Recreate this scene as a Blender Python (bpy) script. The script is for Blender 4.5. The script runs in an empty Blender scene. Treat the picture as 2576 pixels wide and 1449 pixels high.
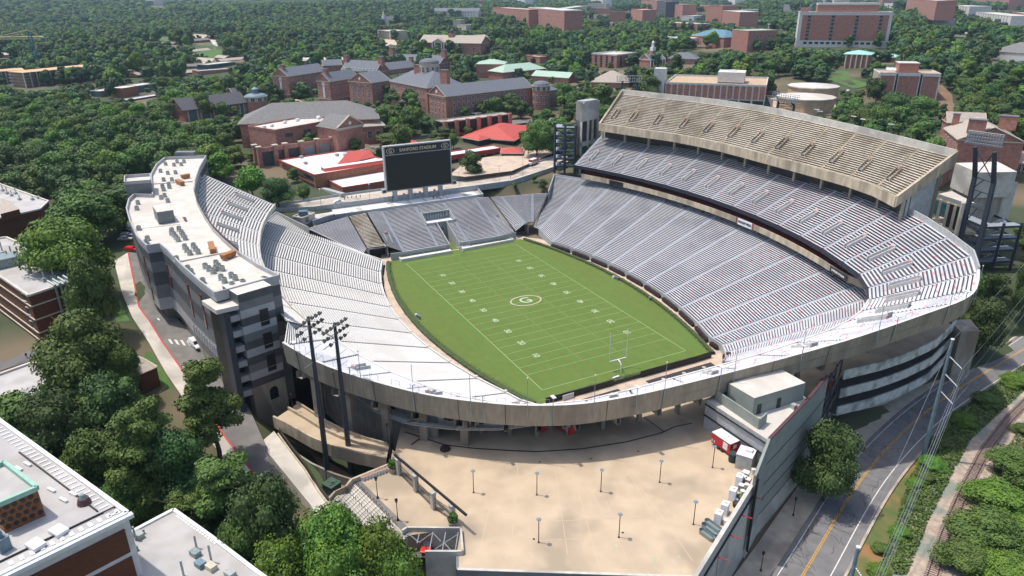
import bpy, math, random
import numpy as np
from mathutils import Vector, Matrix
random.seed(7); rng=np.random.default_rng(7)
scene=bpy.context.scene
COL=scene.collection
# ---------- camera solved from the field markings (f in units of a 2576 px wide picture)
f,cx,cy,cz,yaw,pit,roll=1806.89,200.977,-107.236,99.117,-0.468655,0.39225,-0.0080705
F=np.array([-math.cos(pit)*math.cos(yaw),-math.cos(pit)*math.sin(yaw),-math.sin(pit)])
R0=np.cross(F,[0,0,1]);R0/=np.linalg.norm(R0);U0=np.cross(R0,F)
Rr=math.cos(roll)*R0+math.sin(roll)*U0;U=-math.sin(roll)*R0+math.cos(roll)*U0
C=np.array([cx,cy,cz])
cd=bpy.data.cameras.new('camera');co=bpy.data.objects.new('camera',cd);COL.objects.link(co)
cd.sensor_width=36;cd.lens=36*f/2576;cd.clip_start=1;cd.clip_end=20000
m=Matrix(((Rr[0],U[0],-F[0],C[0]),(Rr[1],U[1],-F[1],C[1]),(Rr[2],U[2],-F[2],C[2]),(0,0,0,1)))
co.matrix_world=m;scene.camera=co
def P(u,v,z=0.):
    d=F*f+Rr*(u-1288)-U*(v-724.5)
    return C+d*(z-cz)/d[2]
def PP(uv,z): return P(uv[0],uv[1],z)
def t(r,c,x,y): return (644*c+x*.25,362.25*r+y*.25)
def z3(x,y): return (1744.2+x*.32407,838.5+y*.32407)
def pr(p):
    d=np.asarray(p,float)-C;z=d@F
    return 1288+f*(d@Rr)/z,724.5-f*(d@U)/z,z
def ht(b,v2):
    lo,hi=0.,150.
    for _ in range(40):
        mid=(lo+hi)/2
        if pr(b+np.array([0,0,mid]))[1]>v2: lo=mid
        else: hi=mid
    return lo
# ---------- terrain
ANC=np.array([(110,30,-3),(118,5,-3),(135,-20,-3),(150,60,-3),(150,-60,-3),(118,60,-3),(115,90,-2),(100,120,3),(70,150,8),(40,150,14),(0,160,17),(-60,160,18),(-100,140,19),(-200,250,24),(-300,400,32),
(-400,600,40),(-500,800,44),(-1000,1500,50),(-120,0,13),(-118,40,13.5),(-130,80,15),(-112,-60,13.5),(-150,30,14),(-200,-50,17),(-200,60,18),(-300,100,22),(-100,-125,18.5),(-60,-130,19.5),(-20,-126,19.5),(5,-121,18.3),(24,-116,16),(40,-111,13.6),(52,-104,12),(-20,-152,16),(-60,-155,16),(20,-140,14.5),(62,-97,11),(85,-91,10.3),(98,-90,10.3),
(76,-86,4),(70,-84,4),(84,-84,5),(120,-120,8),(0,-190,13),(60,-160,9),(-100,-200,12),(-200,-200,12),(-400,-100,16),(-600,200,24),(-1000,0,32),(-2000,500,50),(-3000,-500,60),(-4000,2000,72),(-8000,0,95),(-8000,6000,95),(-3000,4000,70),
(200,150,-2),(180,0,-2.5),(170,-80,-3),(120,200,5),(300,300,0),(250,-50,-2),(0,300,22),(100,300,12),(-700,300,34),(-200,500,36),(-1200,600,42),(100,700,30),(500,1500,40),(-60,110,14),(0,116,14),(60,108,10),(100,-50,-2),(125,-70,-1)],float)
def T(x,y):
    x=np.asarray(x,float);y=np.asarray(y,float)
    d2=(x[...,None]-ANC[:,0])**2+(y[...,None]-ANC[:,1])**2+30
    w=d2**-1.75
    z=(w*ANC[:,2]).sum(-1)/w.sum(-1)
    # bowl of the stadium
    e=np.sqrt(np.clip((np.abs(x-4)/101)**2.6+(np.abs(y)/95)**2.6,0,None))**(2/2.6)
    k=np.clip((1.04-e)/.06,0,1)
    xb=np.interp(y,[-120,-80,-42,-18,7,33,50,83,120,160],[180,156,136,123.5,111,101,101.5,96,92,110])
    w=np.clip((x-xb+2.5)/4,0,1);z=z*(1-w)+(-2.9+np.clip(y-95,0,400)*.03+np.clip(x-175,0,500)*.02)*w
    return z*(1-k)+(-.8)*k
def Tz(x,y): return float(T(np.array([x]),np.array([y]))[0])
def G(u,v):
    z=10.
    d=F*f+Rr*(u-1288)-U*(v-724.5);d=d/np.linalg.norm(d)
    s=40.;prev=s
    S=40*1.012**np.arange(0,460)
    pts=C[None]+d[None]*S[:,None]
    below=pts[:,2]<T(pts[:,0],pts[:,1])
    if not below.any(): return pts[-1]
    i=int(np.argmax(below));a,b=S[max(i-1,0)],S[i]
    for _ in range(18):
        mm=(a+b)/2;p=C+d*mm
        if p[2]<Tz(p[0],p[1]): b=mm
        else: a=mm
    return C+d*b
# ---------- materials
M={}
def mat(name,c,c2=None,scale=3.,rough=.85,metal=0.,bump=0.,detail=4,c3=None,s3=.05,stretch=(1,1,1),band=None,coord='Object',rand=0.,spec=.5):
    m=bpy.data.materials.new(name);m.use_nodes=True;nt=m.node_tree;N=nt.nodes;L=nt.links
    b=N['Principled BSDF'];b.inputs['Roughness'].default_value=rough;b.inputs['Metallic'].default_value=metal
    b.inputs['Specular IOR Level'].default_value=spec
    c2=c2 or tuple(x*.82 for x in c)
    tc=N.new('ShaderNodeTexCoord');mp=N.new('ShaderNodeMapping');mp.inputs['Scale'].default_value=stretch
    L.new(tc.outputs[coord],mp.inputs[0])
    n=N.new('ShaderNodeTexNoise');n.inputs['Scale'].default_value=scale;n.inputs['Detail'].default_value=detail
    L.new(mp.outputs[0],n.inputs[0])
    r=N.new('ShaderNodeValToRGB');r.color_ramp.elements[0].position=.36;r.color_ramp.elements[1].position=.64
    r.color_ramp.elements[0].color=(*c2,1);r.color_ramp.elements[1].color=(*c,1)
    L.new(n.outputs[0],r.inputs[0]);out=r.outputs[0]
    if c3:
        n2=N.new('ShaderNodeTexNoise');n2.inputs['Scale'].default_value=s3;n2.inputs['Detail'].default_value=3;L.new(mp.outputs[0],n2.inputs[0])
        r2=N.new('ShaderNodeValToRGB');r2.color_ramp.elements[0].position=.5;r2.color_ramp.elements[1].position=.62
        mx=N.new('ShaderNodeMix');mx.data_type='RGBA';L.new(n2.outputs[0],r2.inputs[0]);L.new(r2.outputs[0],mx.inputs[0]);L.new(out,mx.inputs[6]);mx.inputs[7].default_value=(*c3,1);out=mx.outputs[2]
    if band:   # horizontal courses or panels: (spacing, colour, share)
        sp=N.new('ShaderNodeSeparateXYZ');L.new(tc.outputs['Object'],sp.inputs[0])
        a=N.new('ShaderNodeMath');a.operation='DIVIDE';L.new(sp.outputs[2],a.inputs[0]);a.inputs[1].default_value=band[0]
        fr=N.new('ShaderNodeMath');fr.operation='FRACT';L.new(a.outputs[0],fr.inputs[0])
        lt=N.new('ShaderNodeMath');lt.operation='LESS_THAN';L.new(fr.outputs[0],lt.inputs[0]);lt.inputs[1].default_value=band[2]
        mx=N.new('ShaderNodeMix');mx.data_type='RGBA';L.new(lt.outputs[0],mx.inputs[0]);L.new(out,mx.inputs[6]);mx.inputs[7].default_value=(*band[1],1);out=mx.outputs[2]
    if rand:
        oi=N.new('ShaderNodeObjectInfo');mr=N.new('ShaderNodeMapRange');mr.inputs[3].default_value=1-rand;mr.inputs[4].default_value=1+rand
        L.new(oi.outputs['Random'],mr.inputs[0]);hs=N.new('ShaderNodeHueSaturation');L.new(mr.outputs[0],hs.inputs['Value'])
        ma=N.new('ShaderNodeMath');ma.operation='MULTIPLY_ADD';ma.inputs[1].default_value=.05;ma.inputs[2].default_value=.47
        L.new(oi.outputs['Random'],ma.inputs[0]);L.new(ma.outputs[0],hs.inputs['Hue']);L.new(out,hs.inputs['Color']);out=hs.outputs[0]
    L.new(out,b.inputs['Base Color'])
    if bump:
        bp=N.new('ShaderNodeBump');bp.inputs['Strength'].default_value=bump;L.new(n.outputs[0],bp.inputs['Height']);L.new(bp.outputs[0],b.inputs['Normal'])
    M[name]=m;return m
mat('concrete',(.36,.33,.28),(.25,.23,.19),.9,.9,c3=(.2,.17,.13),s3=.12,stretch=(1,1,.35))
mat('concrete_light',(.55,.52,.47),(.45,.43,.39),.7,.9,c3=(.36,.34,.31),s3=.1)
mat('beam_concrete',(.37,.32,.245),(.29,.25,.19),1.5,.9,c3=(.25,.215,.165),s3=.2,stretch=(1,1,.18),detail=6)
mat('ramp_white',(.66,.66,.62),(.52,.52,.48),1.0,.9,c3=(.3,.3,.28),s3=.2)
mat('cool_grey',(.4,.41,.41),(.32,.33,.33),1.,.85)
mat('bench',(.62,.62,.64),(.52,.52,.545),2.,.55,metal=0.,c3=(.47,.47,.5),s3=.08)
mat('bench_south',(.62,.605,.575),(.54,.525,.495),2.,.6,c3=(.54,.52,.48),s3=.08)
mat('tread_dark',(.07,.06,.063),(.04,.036,.04),1.2,.9)  # tread concrete darkened so the colour carries the shade below the benches
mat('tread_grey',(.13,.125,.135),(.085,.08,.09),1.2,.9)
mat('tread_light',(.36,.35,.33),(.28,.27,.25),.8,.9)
mat('aisle',(.44,.46,.5),(.34,.36,.4),1.5,.9)
mat('aisle_white',(.62,.62,.61),(.5,.5,.5),1.5,.9)
mat('tan_tread',(.26,.215,.165),(.17,.14,.105),.6,.9)
mat('tan_bench',(.76,.7,.59),(.5,.43,.33),1.5,.85,c3=(.42,.36,.27),s3=.12)
mat('tan_concrete',(.52,.44,.32),(.38,.31,.22),.8,.9,c3=(.28,.23,.17),s3=.15,stretch=(1,1,.3))
mat('seat_red',(.68,.34,.35),(.58,.27,.28),4)
mat('club_red',(.22,.012,.016),(.14,.01,.012),4)
mat('navy_fascia',(.012,.014,.026),(.008,.009,.02),3,.5)
mat('steel_dark',(.035,.045,.065),(.025,.033,.048),3,.5)
mat('steel_grey',(.3,.33,.36),(.22,.25,.28),2,.5)
mat('brick',(.31,.125,.09),(.22,.085,.06),2.2,.9,c3=(.26,.11,.08),s3=.1,band=(.6,(.19,.08,.06),.12))
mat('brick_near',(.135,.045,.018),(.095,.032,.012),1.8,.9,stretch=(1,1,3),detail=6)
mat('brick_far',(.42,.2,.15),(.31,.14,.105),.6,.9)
mat('brick_orange',(.34,.15,.09),(.26,.11,.06),.8,.9)
mat('stone_trim',(.55,.48,.38),(.45,.39,.3),1)
mat('slate',(.15,.16,.185),(.11,.12,.14),1.1,.8,stretch=(1,1,1),detail=6)
mat('slate_dark',(.10,.1,.11),(.075,.075,.085),1,.85)
mat('shingle_grey',(.2,.19,.185),(.15,.145,.14),1,.9)
mat('shingle_tan',(.42,.36,.3),(.34,.29,.24),1,.9)
mat('roof_white',(.6,.56,.5),(.5,.465,.41),.25,.8,c3=(.47,.42,.36),s3=.05)
mat('roof_grey',(.46,.44,.42),(.38,.36,.345),.22,.85,c3=(.34,.31,.28),s3=.07)
mat('roof_tan',(.5,.36,.23),(.4,.29,.19),.3,.9)
mat('roof_red',(.5,.075,.05),(.42,.06,.04),1,.6,band=None)
mat('roof_green',(.38,.5,.4),(.31,.43,.34),.5,.7)
mat('roof_teal',(.3,.6,.5),(.25,.52,.44),.5,.7)
mat('roof_blue',(.1,.22,.29),(.075,.17,.23),.5,.6)
mat('white_paint',(.72,.72,.72),(.66,.66,.66),2,.6)
mat('white_concrete',(.66,.63,.6),(.56,.54,.51),.6,.9)
mat('cream',(.6,.54,.42),(.5,.45,.35),.8,.9)
mat('glass_dark',(.02,.03,.04),(.012,.018,.025),1,.12,spec=.8)
mat('glass_teal',(.05,.13,.16),(.03,.08,.1),.6,.12,spec=.8)
mat('panel_grey',(.17,.18,.185),(.145,.15,.155),.5,.6)
mat('panel_dark',(.075,.082,.09),(.06,.066,.072),.5,.6)
mat('panel_light',(.4,.4,.4),(.35,.35,.35),.5,.6)
mat('panel_green',(.27,.3,.27),(.23,.255,.235),.35,.8,band=None)
mat('black',(.012,.012,.014),(.008,.008,.01),3,.5)
mat('screen',(.006,.008,.012),(.004,.006,.009),3,.35)
mat('gold',(.62,.52,.33),(.55,.46,.3),3,.5)
mat('grass_field',(.108,.158,.025),(.094,.14,.021),.3,.95,c3=(.098,.158,.026),s3=.045,detail=9)
mat('line_white',(.3,.4,.18),(.22,.33,.13),3,.9)
mat('mark_white',(.44,.5,.34),(.34,.42,.26),2,.9)
mat('walk_pink',(.56,.43,.32),(.48,.37,.28),.5,.9,c3=(.42,.34,.27),s3=.2)
mat('mat_black',(.045,.04,.042),(.035,.03,.033),2,.9)
mat('plaza',(.52,.405,.28),(.44,.34,.235),.22,.9,c3=(.34,.27,.19),s3=.07,detail=10)
mat('joint',(.535,.42,.292),(.48,.375,.26),2,.9)
mat('asphalt',(.19,.183,.18),(.145,.14,.142),.35,.9,c3=(.2,.19,.185),s3=.06,detail=8)
mat('asphalt_light',(.2,.185,.17),(.155,.145,.135),.4,.9,c3=(.13,.12,.115),s3=.08)
mat('crack',(.02,.02,.024),(.015,.015,.018),3,.9)
mat('paint_yellow',(.62,.33,.03),(.5,.26,.03),2,.8)
mat('paint_white',(.7,.68,.62),(.55,.53,.48),2,.8)
mat('paint_red',(.5,.06,.05),(.42,.05,.04),2,.8)
mat('sidewalk',(.58,.53,.46),(.48,.44,.38),.4,.9,c3=(.38,.35,.3),s3=.1)
mat('sidewalk_tan',(.5,.42,.33),(.4,.34,.27),.4,.9,c3=(.3,.25,.2),s3=.12)
mat('earth',(.06,.075,.028),(.035,.05,.02),.05,.95,c3=(.16,.12,.075),s3=.012,detail=8)
mat('dirt',(.24,.15,.09),(.17,.105,.065),.3,.95)
mat('lawn',(.075,.15,.03),(.055,.115,.022),.2,.95)
mat('ballast',(.46,.37,.29),(.33,.26,.2),.9,.95,c3=(.22,.24,.2),s3=.12,detail=8,bump=.4)
mat('verge',(.15,.14,.05),(.09,.12,.032),.35,.95,c3=(.27,.15,.055),s3=.14,detail=8)
mat('rust',(.11,.045,.05),(.07,.03,.035),3,.7)
mat('sleeper',(.34,.26,.22),(.22,.16,.14),2,.9)
def leafmat(n,a,b,r=.18): return mat(n,a,b,.55,.65,rand=r,detail=3,spec=.25,coord='Object')
leafmat('leaf_mid',(.105,.175,.036),(.06,.11,.025));leafmat('leaf_bright',(.13,.235,.03),(.07,.15,.022))
leafmat('leaf_dark',(.072,.13,.034),(.042,.085,.024));leafmat('leaf_pine',(.115,.17,.036),(.065,.105,.022));leafmat('leaf_far',(.055,.115,.042),(.033,.075,.03),.4)
mat('bark',(.09,.065,.045),(.06,.042,.03),4,.95)
mat('hedge_purple',(.036,.012,.016),(.015,.006,.008),6,.8,detail=6,bump=.5)
mat('hedge_green',(.055,.09,.02),(.03,.055,.013),3,.8,bump=.5)
mat('tyre',(.02,.02,.02));mat('rim_metal',(.4,.4,.42),metal=.6,rough=.4)
mat('car_white',(.75,.75,.76),(.73,.73,.74),1,.25);mat('car_red',(.6,.02,.015),(.55,.02,.015),1,.3);mat('car_dark',(.03,.04,.06),(.03,.04,.06),1,.25);mat('car_silver',(.4,.42,.44),(.4,.42,.44),1,.3)
mat('kiosk_red',(.5,.02,.025),(.42,.02,.02),2,.6)
mat('window_red',(.2,.02,.025),(.15,.015,.02),3,.6);mat('box_white',(.72,.72,.74),(.66,.66,.68),2,.6)
mat('galv',(.26,.31,.31),(.19,.24,.24),1.5,.45,metal=.3)
mat('orange',(.4,.17,.055),(.3,.12,.04),2,.8)
mat('ac_metal',(.38,.4,.38),(.3,.32,.3),3,.6);mat('fan_dark',(.06,.065,.06))
mat('crane_blue',(.02,.16,.28),(.015,.13,.23),2,.5);mat('crane_yellow',(.6,.52,.25),(.5,.44,.2),2,.6)
mat('wood_deck',(.6,.4,.22),(.5,.32,.17),.6,.9);mat('scaffold',(.42,.27,.2),(.3,.18,.13),1)
mat('skin',(.45,.26,.18));mat('shirt_red',(.5,.05,.05));mat('shirt_white',(.7,.7,.7));mat('shirt_dark',(.05,.05,.07));mat('shirt_yellow',(.6,.7,.05));mat('trousers',(.06,.07,.1));mat('hair',(.03,.02,.015))
mat('copper_green',(.3,.5,.4),(.26,.44,.35),1,.7);mat('honey_brick',(.25,.1,.035),(.17,.065,.025),2)
mat('planter',(.42,.38,.3));mat('barrel_white',(.7,.68,.62));mat('bin_dark',(.03,.045,.045));mat('utility_green',(.05,.09,.06),(.04,.075,.05),2)
mat('pole_blue',(.17,.24,.28),(.13,.19,.23),1,.5)
# ---------- mesh buffers
def A3(p): return np.asarray(p,float)
class MB:
    def __init__(s): s.v=[];s.f=[];s.m=[];s.mi=0;s.org=np.zeros(3)
    def vs(s,pts):
        n=len(s.v);s.v.extend([tuple(map(float,p)) for p in pts]);return n
    def face(s,pts,mi=None):
        n=s.vs(pts);s.f.append(tuple(range(n,n+len(pts))));s.m.append(s.mi if mi is None else mi)
    def box(s,c,sz,rz=0.,mi=None,taper=1.):
        c=A3(c);a,b,h=[x/2 for x in sz];cc,ss=math.cos(rz),math.sin(rz);pts=[]
        for k,tz in ((-h,1),(h,taper)):
            for X,Y in ((-a,-b),(a,-b),(a,b),(-a,b)):
                X*=tz;Y*=tz;pts.append((c[0]+X*cc-Y*ss,c[1]+X*ss+Y*cc,c[2]+k))
        n=s.vs(pts)
        for q in ((0,3,2,1),(4,5,6,7),(0,1,5,4),(1,2,6,5),(2,3,7,6),(3,0,4,7)):
            s.f.append(tuple(n+i for i in q));s.m.append(s.mi if mi is None else mi)
    def prism(s,poly,z0,z1,mi=None,topmi=None,top=True,bot=False):
        poly=[A3(p)[:2] for p in poly]
        ar=sum(poly[i][0]*poly[(i+1)%len(poly)][1]-poly[(i+1)%len(poly)][0]*poly[i][1] for i in range(len(poly)))
        if ar<0: poly=poly[::-1]
        n=s.vs([(p[0],p[1],z0) for p in poly]+[(p[0],p[1],z1) for p in poly]);k=len(poly);mm=s.mi if mi is None else mi
        for i in range(k):
            j=(i+1)%k;s.f.append((n+i,n+j,n+k+j,n+k+i));s.m.append(mm)
        if top: s.f.append(tuple(range(n+k,n+2*k)));s.m.append(mm if topmi is None else topmi)
        if bot: s.f.append(tuple(range(n+k-1,n-1,-1)));s.m.append(mm)
    def tube(s,p,q,r,n=8,r2=None,mi=None,caps=True):
        p,q=A3(p),A3(q);r2=r if r2 is None else r2
        d=q-p;L=np.linalg.norm(d)
        if L<1e-6:return
        d/=L;a=np.cross(d,[0,0,1]) if abs(d[2])<.95 else np.cross(d,[1,0,0]);a/=np.linalg.norm(a);b=np.cross(d,a)
        ring=lambda c,r:[c+r*(math.cos(2*math.pi*i/n)*a+math.sin(2*math.pi*i/n)*b) for i in range(n)]
        k=s.vs(ring(p,r)+ring(q,r2));mm=s.mi if mi is None else mi
        for i in range(n):
            j=(i+1)%n;s.f.append((k+i,k+n+i,k+n+j,k+j));s.m.append(mm)
        if caps:
            s.f.append(tuple(range(k,k+n)));s.m.append(mm);s.f.append(tuple(range(k+2*n-1,k+n-1,-1)));s.m.append(mm)
    def wallstrip(s,pts,z0,z1,th,mi=None):   # upright wall with thickness along a polyline; z may be lists
        for i in range(len(pts)-1):
            a,b=A3(pts[i])[:2],A3(pts[i+1])[:2];d=b-a;L=np.linalg.norm(d)
            if L<1e-6: continue
            nn=np.array([-d[1],d[0]])/L*th/2
            za,zb=(z0[i],z0[i+1]) if hasattr(z0,'__len__') else (z0,z0);ta,tb=(z1[i],z1[i+1]) if hasattr(z1,'__len__') else (z1,z1)
            V=[(*(a-nn),za),(*(b-nn),zb),(*(b+nn),zb),(*(a+nn),za),(*(a-nn),ta),(*(b-nn),tb),(*(b+nn),tb),(*(a+nn),ta)]
            n=s.vs(V);mm=s.mi if mi is None else mi
            for q in ((0,3,2,1),(4,5,6,7),(0,1,5,4),(1,2,6,5),(2,3,7,6),(3,0,4,7)):
                s.f.append(tuple(n+i for i in q));s.m.append(mm)
    def build(s,name,mats,parent=None,org=None,smooth=False,**kw):
        if org is None:
            r=parent
            while r is not None and r.parent is not None: r=r.parent
            org=A3(r.location) if (r is not None and not kw.pop('local',False)) else np.zeros(3)
        else: org=A3(org)
        kw.pop('local',None)
        me=bpy.data.meshes.new(name)
        V=np.array(s.v)-org if s.v else np.zeros((0,3))
        me.from_pydata(V.tolist(),[],s.f)
        for x in (mats if isinstance(mats,(list,tuple)) else [mats]): me.materials.append(M[x])
        if len(set(s.m))>1 or (s.m and s.m[0]): me.polygons.foreach_set('material_index',s.m)
        if smooth: me.polygons.foreach_set('use_smooth',[True]*len(s.f))
        me.update()
        o=bpy.data.objects.new(name,me);COL.objects.link(o)
        if parent is not None: o.parent=parent
        else: o.location=org
        tag(o,**kw);return o
def tag(o,label=None,cat=None,group=None,kind=None):
    if label:o['label']=label
    if cat:o['category']=cat
    if group:o['group']=group
    if kind:o['kind']=kind
    return o
def thing(name,label,cat,loc=(0,0,0),rz=0.,group=None):
    o=bpy.data.objects.new(name,None);COL.objects.link(o);o.location=loc;o.rotation_euler=(0,0,rz);o.empty_display_size=.5
    return tag(o,label,cat,group)
def dup(root,loc,rz=0.,scale=1.,label=None,group=None):
    r=root.copy();COL.objects.link(r);r.location=loc;r.rotation_euler=(0,0,rz);r.scale=(scale,)*3
    if label:r['label']=label
    if group:r['group']=group
    for ch in list(root.children):
        c=ch.copy();COL.objects.link(c);c.parent=r
        for g in ch.children:
            d=g.copy();COL.objects.link(d);d.parent=c
    return r
def sheet(name,pts,mt,kind='structure',**kw):
    b=MB();b.face(pts);return b.build(name,mt,kind=kind,**kw)
def drape(pts,w,off=.12,step=6.,wl=None):
    """ribbon quads following the terrain; pts are plan points of the centre line"""
    pts=[A3(p)[:2] for p in pts];out=[]
    for i in range(len(pts)-1):
        n=max(1,int(np.linalg.norm(pts[i+1]-pts[i])/step))
        for k in range(n): out.append(pts[i]+(pts[i+1]-pts[i])*k/n)
    out.append(pts[-1]);out=np.array(out)
    for _ in range(6): out[1:-1]=(out[:-2]+2*out[1:-1]+out[2:])/4
    d=np.gradient(out,axis=0);d/=np.linalg.norm(d,axis=1)[:,None];n=np.c_[-d[:,1],d[:,0]]
    return out,n
def ribbon(b,pts,o0,o1,off,mi=0,zf=None,step=6.,dash=None,smoothz=True):
    out,n=drape(pts,1,step=step)
    if zf is None: zc=T(out[:,0],out[:,1])
    elif callable(zf): zc=zf(out)
    else: zc=np.full(len(out),zf)
    for _ in range(10 if smoothz else 0): zc[1:-1]=(zc[:-2]+zc[1:-1]*2+zc[2:])/4
    for i in range(len(out)-1):
        if dash and i%dash[0]>=dash[1]: continue
        a,c=out[i]+n[i]*o0,out[i]+n[i]*o1;a2,c2=out[i+1]+n[i+1]*o0,out[i+1]+n[i+1]*o1
        b.face([(*a,zc[i]+off),(*a2,zc[i+1]+off),(*c2,zc[i+1]+off),(*c,zc[i]+off)][::(1 if o0>o1 else -1)],mi)
_txt={}
def textmesh(s,size,depth=.05):
    k=(s,size,depth)
    if k in _txt:return _txt[k]
    cu=bpy.data.curves.new('lettering','FONT');cu.body=s;cu.size=size;cu.align_x='CENTER';cu.align_y='CENTER';cu.extrude=depth;cu.offset=size*.015
    ob=bpy.data.objects.new('lettering',cu);COL.objects.link(ob)
    bpy.context.view_layer.update()
    me=bpy.data.meshes.new_from_object(ob.evaluated_get(bpy.context.evaluated_depsgraph_get()))
    bpy.data.objects.remove(ob);bpy.data.curves.remove(cu);_txt[k]=me;return me
def text(s,size,mtx,mt,parent=None,depth=.05,name='lettering',**kw):
    me=textmesh(s,size,depth).copy();me.materials.clear();me.materials.append(M[mt])
    o=bpy.data.objects.new(name,me);COL.objects.link(o)
    if parent is not None:
        o.parent=parent;o.matrix_local=Matrix.Translation(-Vector(parent.location))@mtx
    else:o.matrix_world=mtx
    return tag(o,**kw)
def frame(o,x,z):
    """matrix with local x=x, local z=z (normal), located at o"""
    x=Vector(x).normalized();z=Vector(z).normalized();y=z.cross(x).normalized();x=y.cross(z)
    return Matrix(((x[0],y[0],z[0],o[0]),(x[1],y[1],z[1],o[1]),(x[2],y[2],z[2],o[2]),(0,0,0,1)))
def ring_prism(b,cx_,cy_,z0,z1,rx,ry,w,n=40,mi=0,rz=0):
    for i in range(n):
        a0,a1=2*math.pi*i/n,2*math.pi*(i+1)/n
        q=lambda a,k:(cx_+(rx+k)*math.cos(a),cy_+(ry+k)*math.sin(a))
        b.prism([q(a0,0),q(a0,w),q(a1,w),q(a1,0)],z0,z1,mi)
# =================== STADIUM ===================
def section(rays,n,mats,parent,name='seating_section',red=0,inset=.65,sub=1,white_aisle=False,bench=(.3,.92),seed=0,kiosk=None):
    """stepped terrace with one bench per row between two aisle rays"""
    rr=random.Random(seed);b=MB();(a0,a1),(c0,c1)=[(A3(p),A3(q)) for p,q in rays]
    def W(s,tt,z=None):
        p=a0+(a1-a0)*tt;q=c0+(c1-c0)*tt;L=np.linalg.norm(q[:2]-p[:2])+1e-6
        u=min(inset/L,.45);w=u+(1-2*u)*s;r=p+(q-p)*w
        return (r[0],r[1],r[2] if z is None else r[2]+z)
    for k in range(n):
        t0,t1=k/n,(k+1)/n
        z0a,z0c=(a0+(a1-a0)*t0)[2],(c0+(c1-c0)*t0)[2]
        for j in range(sub):
            s0,s1=j/sub,(j+1)/sub
            def Q(s,tt,dz=0): # height of row k at this s
                r=W(s,tt);h=W(s,t0)[2];return (r[0],r[1],h+dz)
            b.face([Q(s0,t0),Q(s1,t0),Q(s1,t1),Q(s0,t1)],0)
            up=lambda s:(*W(s,t1)[:2],W(s,t1)[2])
            b.face([Q(s0,t1),Q(s1,t1),up(s1),up(s0)],0)
            ta,tb=t0+(t1-t0)*bench[0],t0+(t1-t0)*bench[1];H=.42
            b.face([Q(s0,ta,H),Q(s1,ta,H),Q(s1,tb,H),Q(s0,tb,H)],1)
            b.face([Q(s0,ta,H-.1),Q(s1,ta,H-.1),Q(s1,ta,H),Q(s0,ta,H)],1)
            b.face([Q(s1,tb,H-.1),Q(s0,tb,H-.1),Q(s0,tb,H),Q(s1,tb,H)],1)
        if red:
            L=np.linalg.norm((c0-a0)[:2]);cells=max(3,int(L/1.5))
            for c in range(cells):
                if (c*3+k*2)%(7+red%3)==0 and rr.random()<.7:
                    s0,s1=(c+.15)/cells,(c+.75)/cells
                    b.face([Q(s0,ta,.435),Q(s1,ta,.435),Q(s1,tb,.435),Q(s0,tb,.435)],2)
                    b.face([Q(s0,ta-.0006,.3),Q(s1,ta-.0006,.3),Q(s1,ta-.0006,.435),Q(s0,ta-.0006,.435)],2)
    return b.build(name,mats,parent)
def aisle(ray,n,mt,parent,w=1.3,lift=.18):
    a,c=A3(ray[0]),A3(ray[1]);d=(c-a)[:2];d/=np.linalg.norm(d);nn=np.array([-d[1],d[0]])*w/2;b=MB();n2=n*2
    for k in range(n2):
        p=a+(c-a)*k/n2;q=a+(c-a)*(k+1)/n2;z=p[2]+lift
        b.face([(*(p[:2]-nn),z),(*(p[:2]+nn),z),(*(q[:2]+nn),z),(*(q[:2]-nn),z)][::-1])
        b.face([(*(q[:2]-nn),z),(*(q[:2]+nn),z),(*(q[:2]+nn),q[2]+lift),(*(q[:2]-nn),q[2]+lift)])
    return b.build('aisle',mt,parent)
def arcpt(R,cyy,th,z,sgn=1,cxx=0.): return (cxx+R*math.sin(th),sgn*(cyy+R*math.cos(th)),z)
def hull_back(b,rays,zb,which=1,mi=0,drop=0.):
    pts=[r[which] for r in rays]
    b.wallstrip(pts,zb,[p[2]-drop for p in pts],.3,mi)
def vomitory(ray0,ray1,s,t0,t1,parent,mt='white_concrete',signc='seat_red',w=1.5,h=1.3,nm='stair_entrance'):
    """sunken entry with parapets on a stand"""
    a0,a1,c0,c1=[A3(p) for p in (*ray0,*ray1)]
    def W(ss,tt): 
        p=a0+(a1-a0)*tt;q=c0+(c1-c0)*tt;return p+(q-p)*ss
    b=MB();L=np.linalg.norm((c0-a0)[:2]);ds=w/L
    for sg in (-1,1):
        p,q=W(s+sg*ds/2,t0),W(s+sg*ds/2,t1)
        b.wallstrip([p,q],[p[2]-.2,q[2]-.2],[p[2]+h,q[2]+h*.9],.22,0)
    p,q=W(s-ds/2,t1),W(s+ds/2,t1);b.wallstrip([p,q],p[2]-.2,p[2]+h+.3,.25,0)
    k=[W(s-ds/2,t0),W(s+ds/2,t0),W(s+ds/2,t1),W(s-ds/2,t1)]
    zz=k[0][2]+.45
    b.face([(x[0],x[1],k[0][2]+.5+(.05 if i<2 else (k[2][2]-k[0][2])*.55)) for i,x in enumerate(k)],1)
    if signc:
        m1=(W(s,t1)+W(s,t1-.02))/2;b.box((m1[0],m1[1],W(s,t1)[2]+.95),(.8,.35,.6),math.atan2((q-p)[1],(q-p)[0]),2)
    o=b.build(nm,[mt,'panel_grey',signc or mt],parent);return o
# ---- stands share the ground oval: field centre is the origin
Ri,Ci=148.,-104.;Ro,Co=198.,-110.
thA=[math.asin((x-1)/148.) for x in (-57.5,-45.8,-34.3,-23.6,-13,-2.3,9,20.7,32.3,44,54.5)]
def lower_rays(sg):
    r=[]
    for th in thA: r.append(((1+Ri*math.sin(th),sg*((Ci if sg>0 else -102.8)+Ri*math.cos(th)),1.5),(Ro*math.sin(th),sg*(Co+Ro*math.cos(th)),17.5)))
    return r
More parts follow.
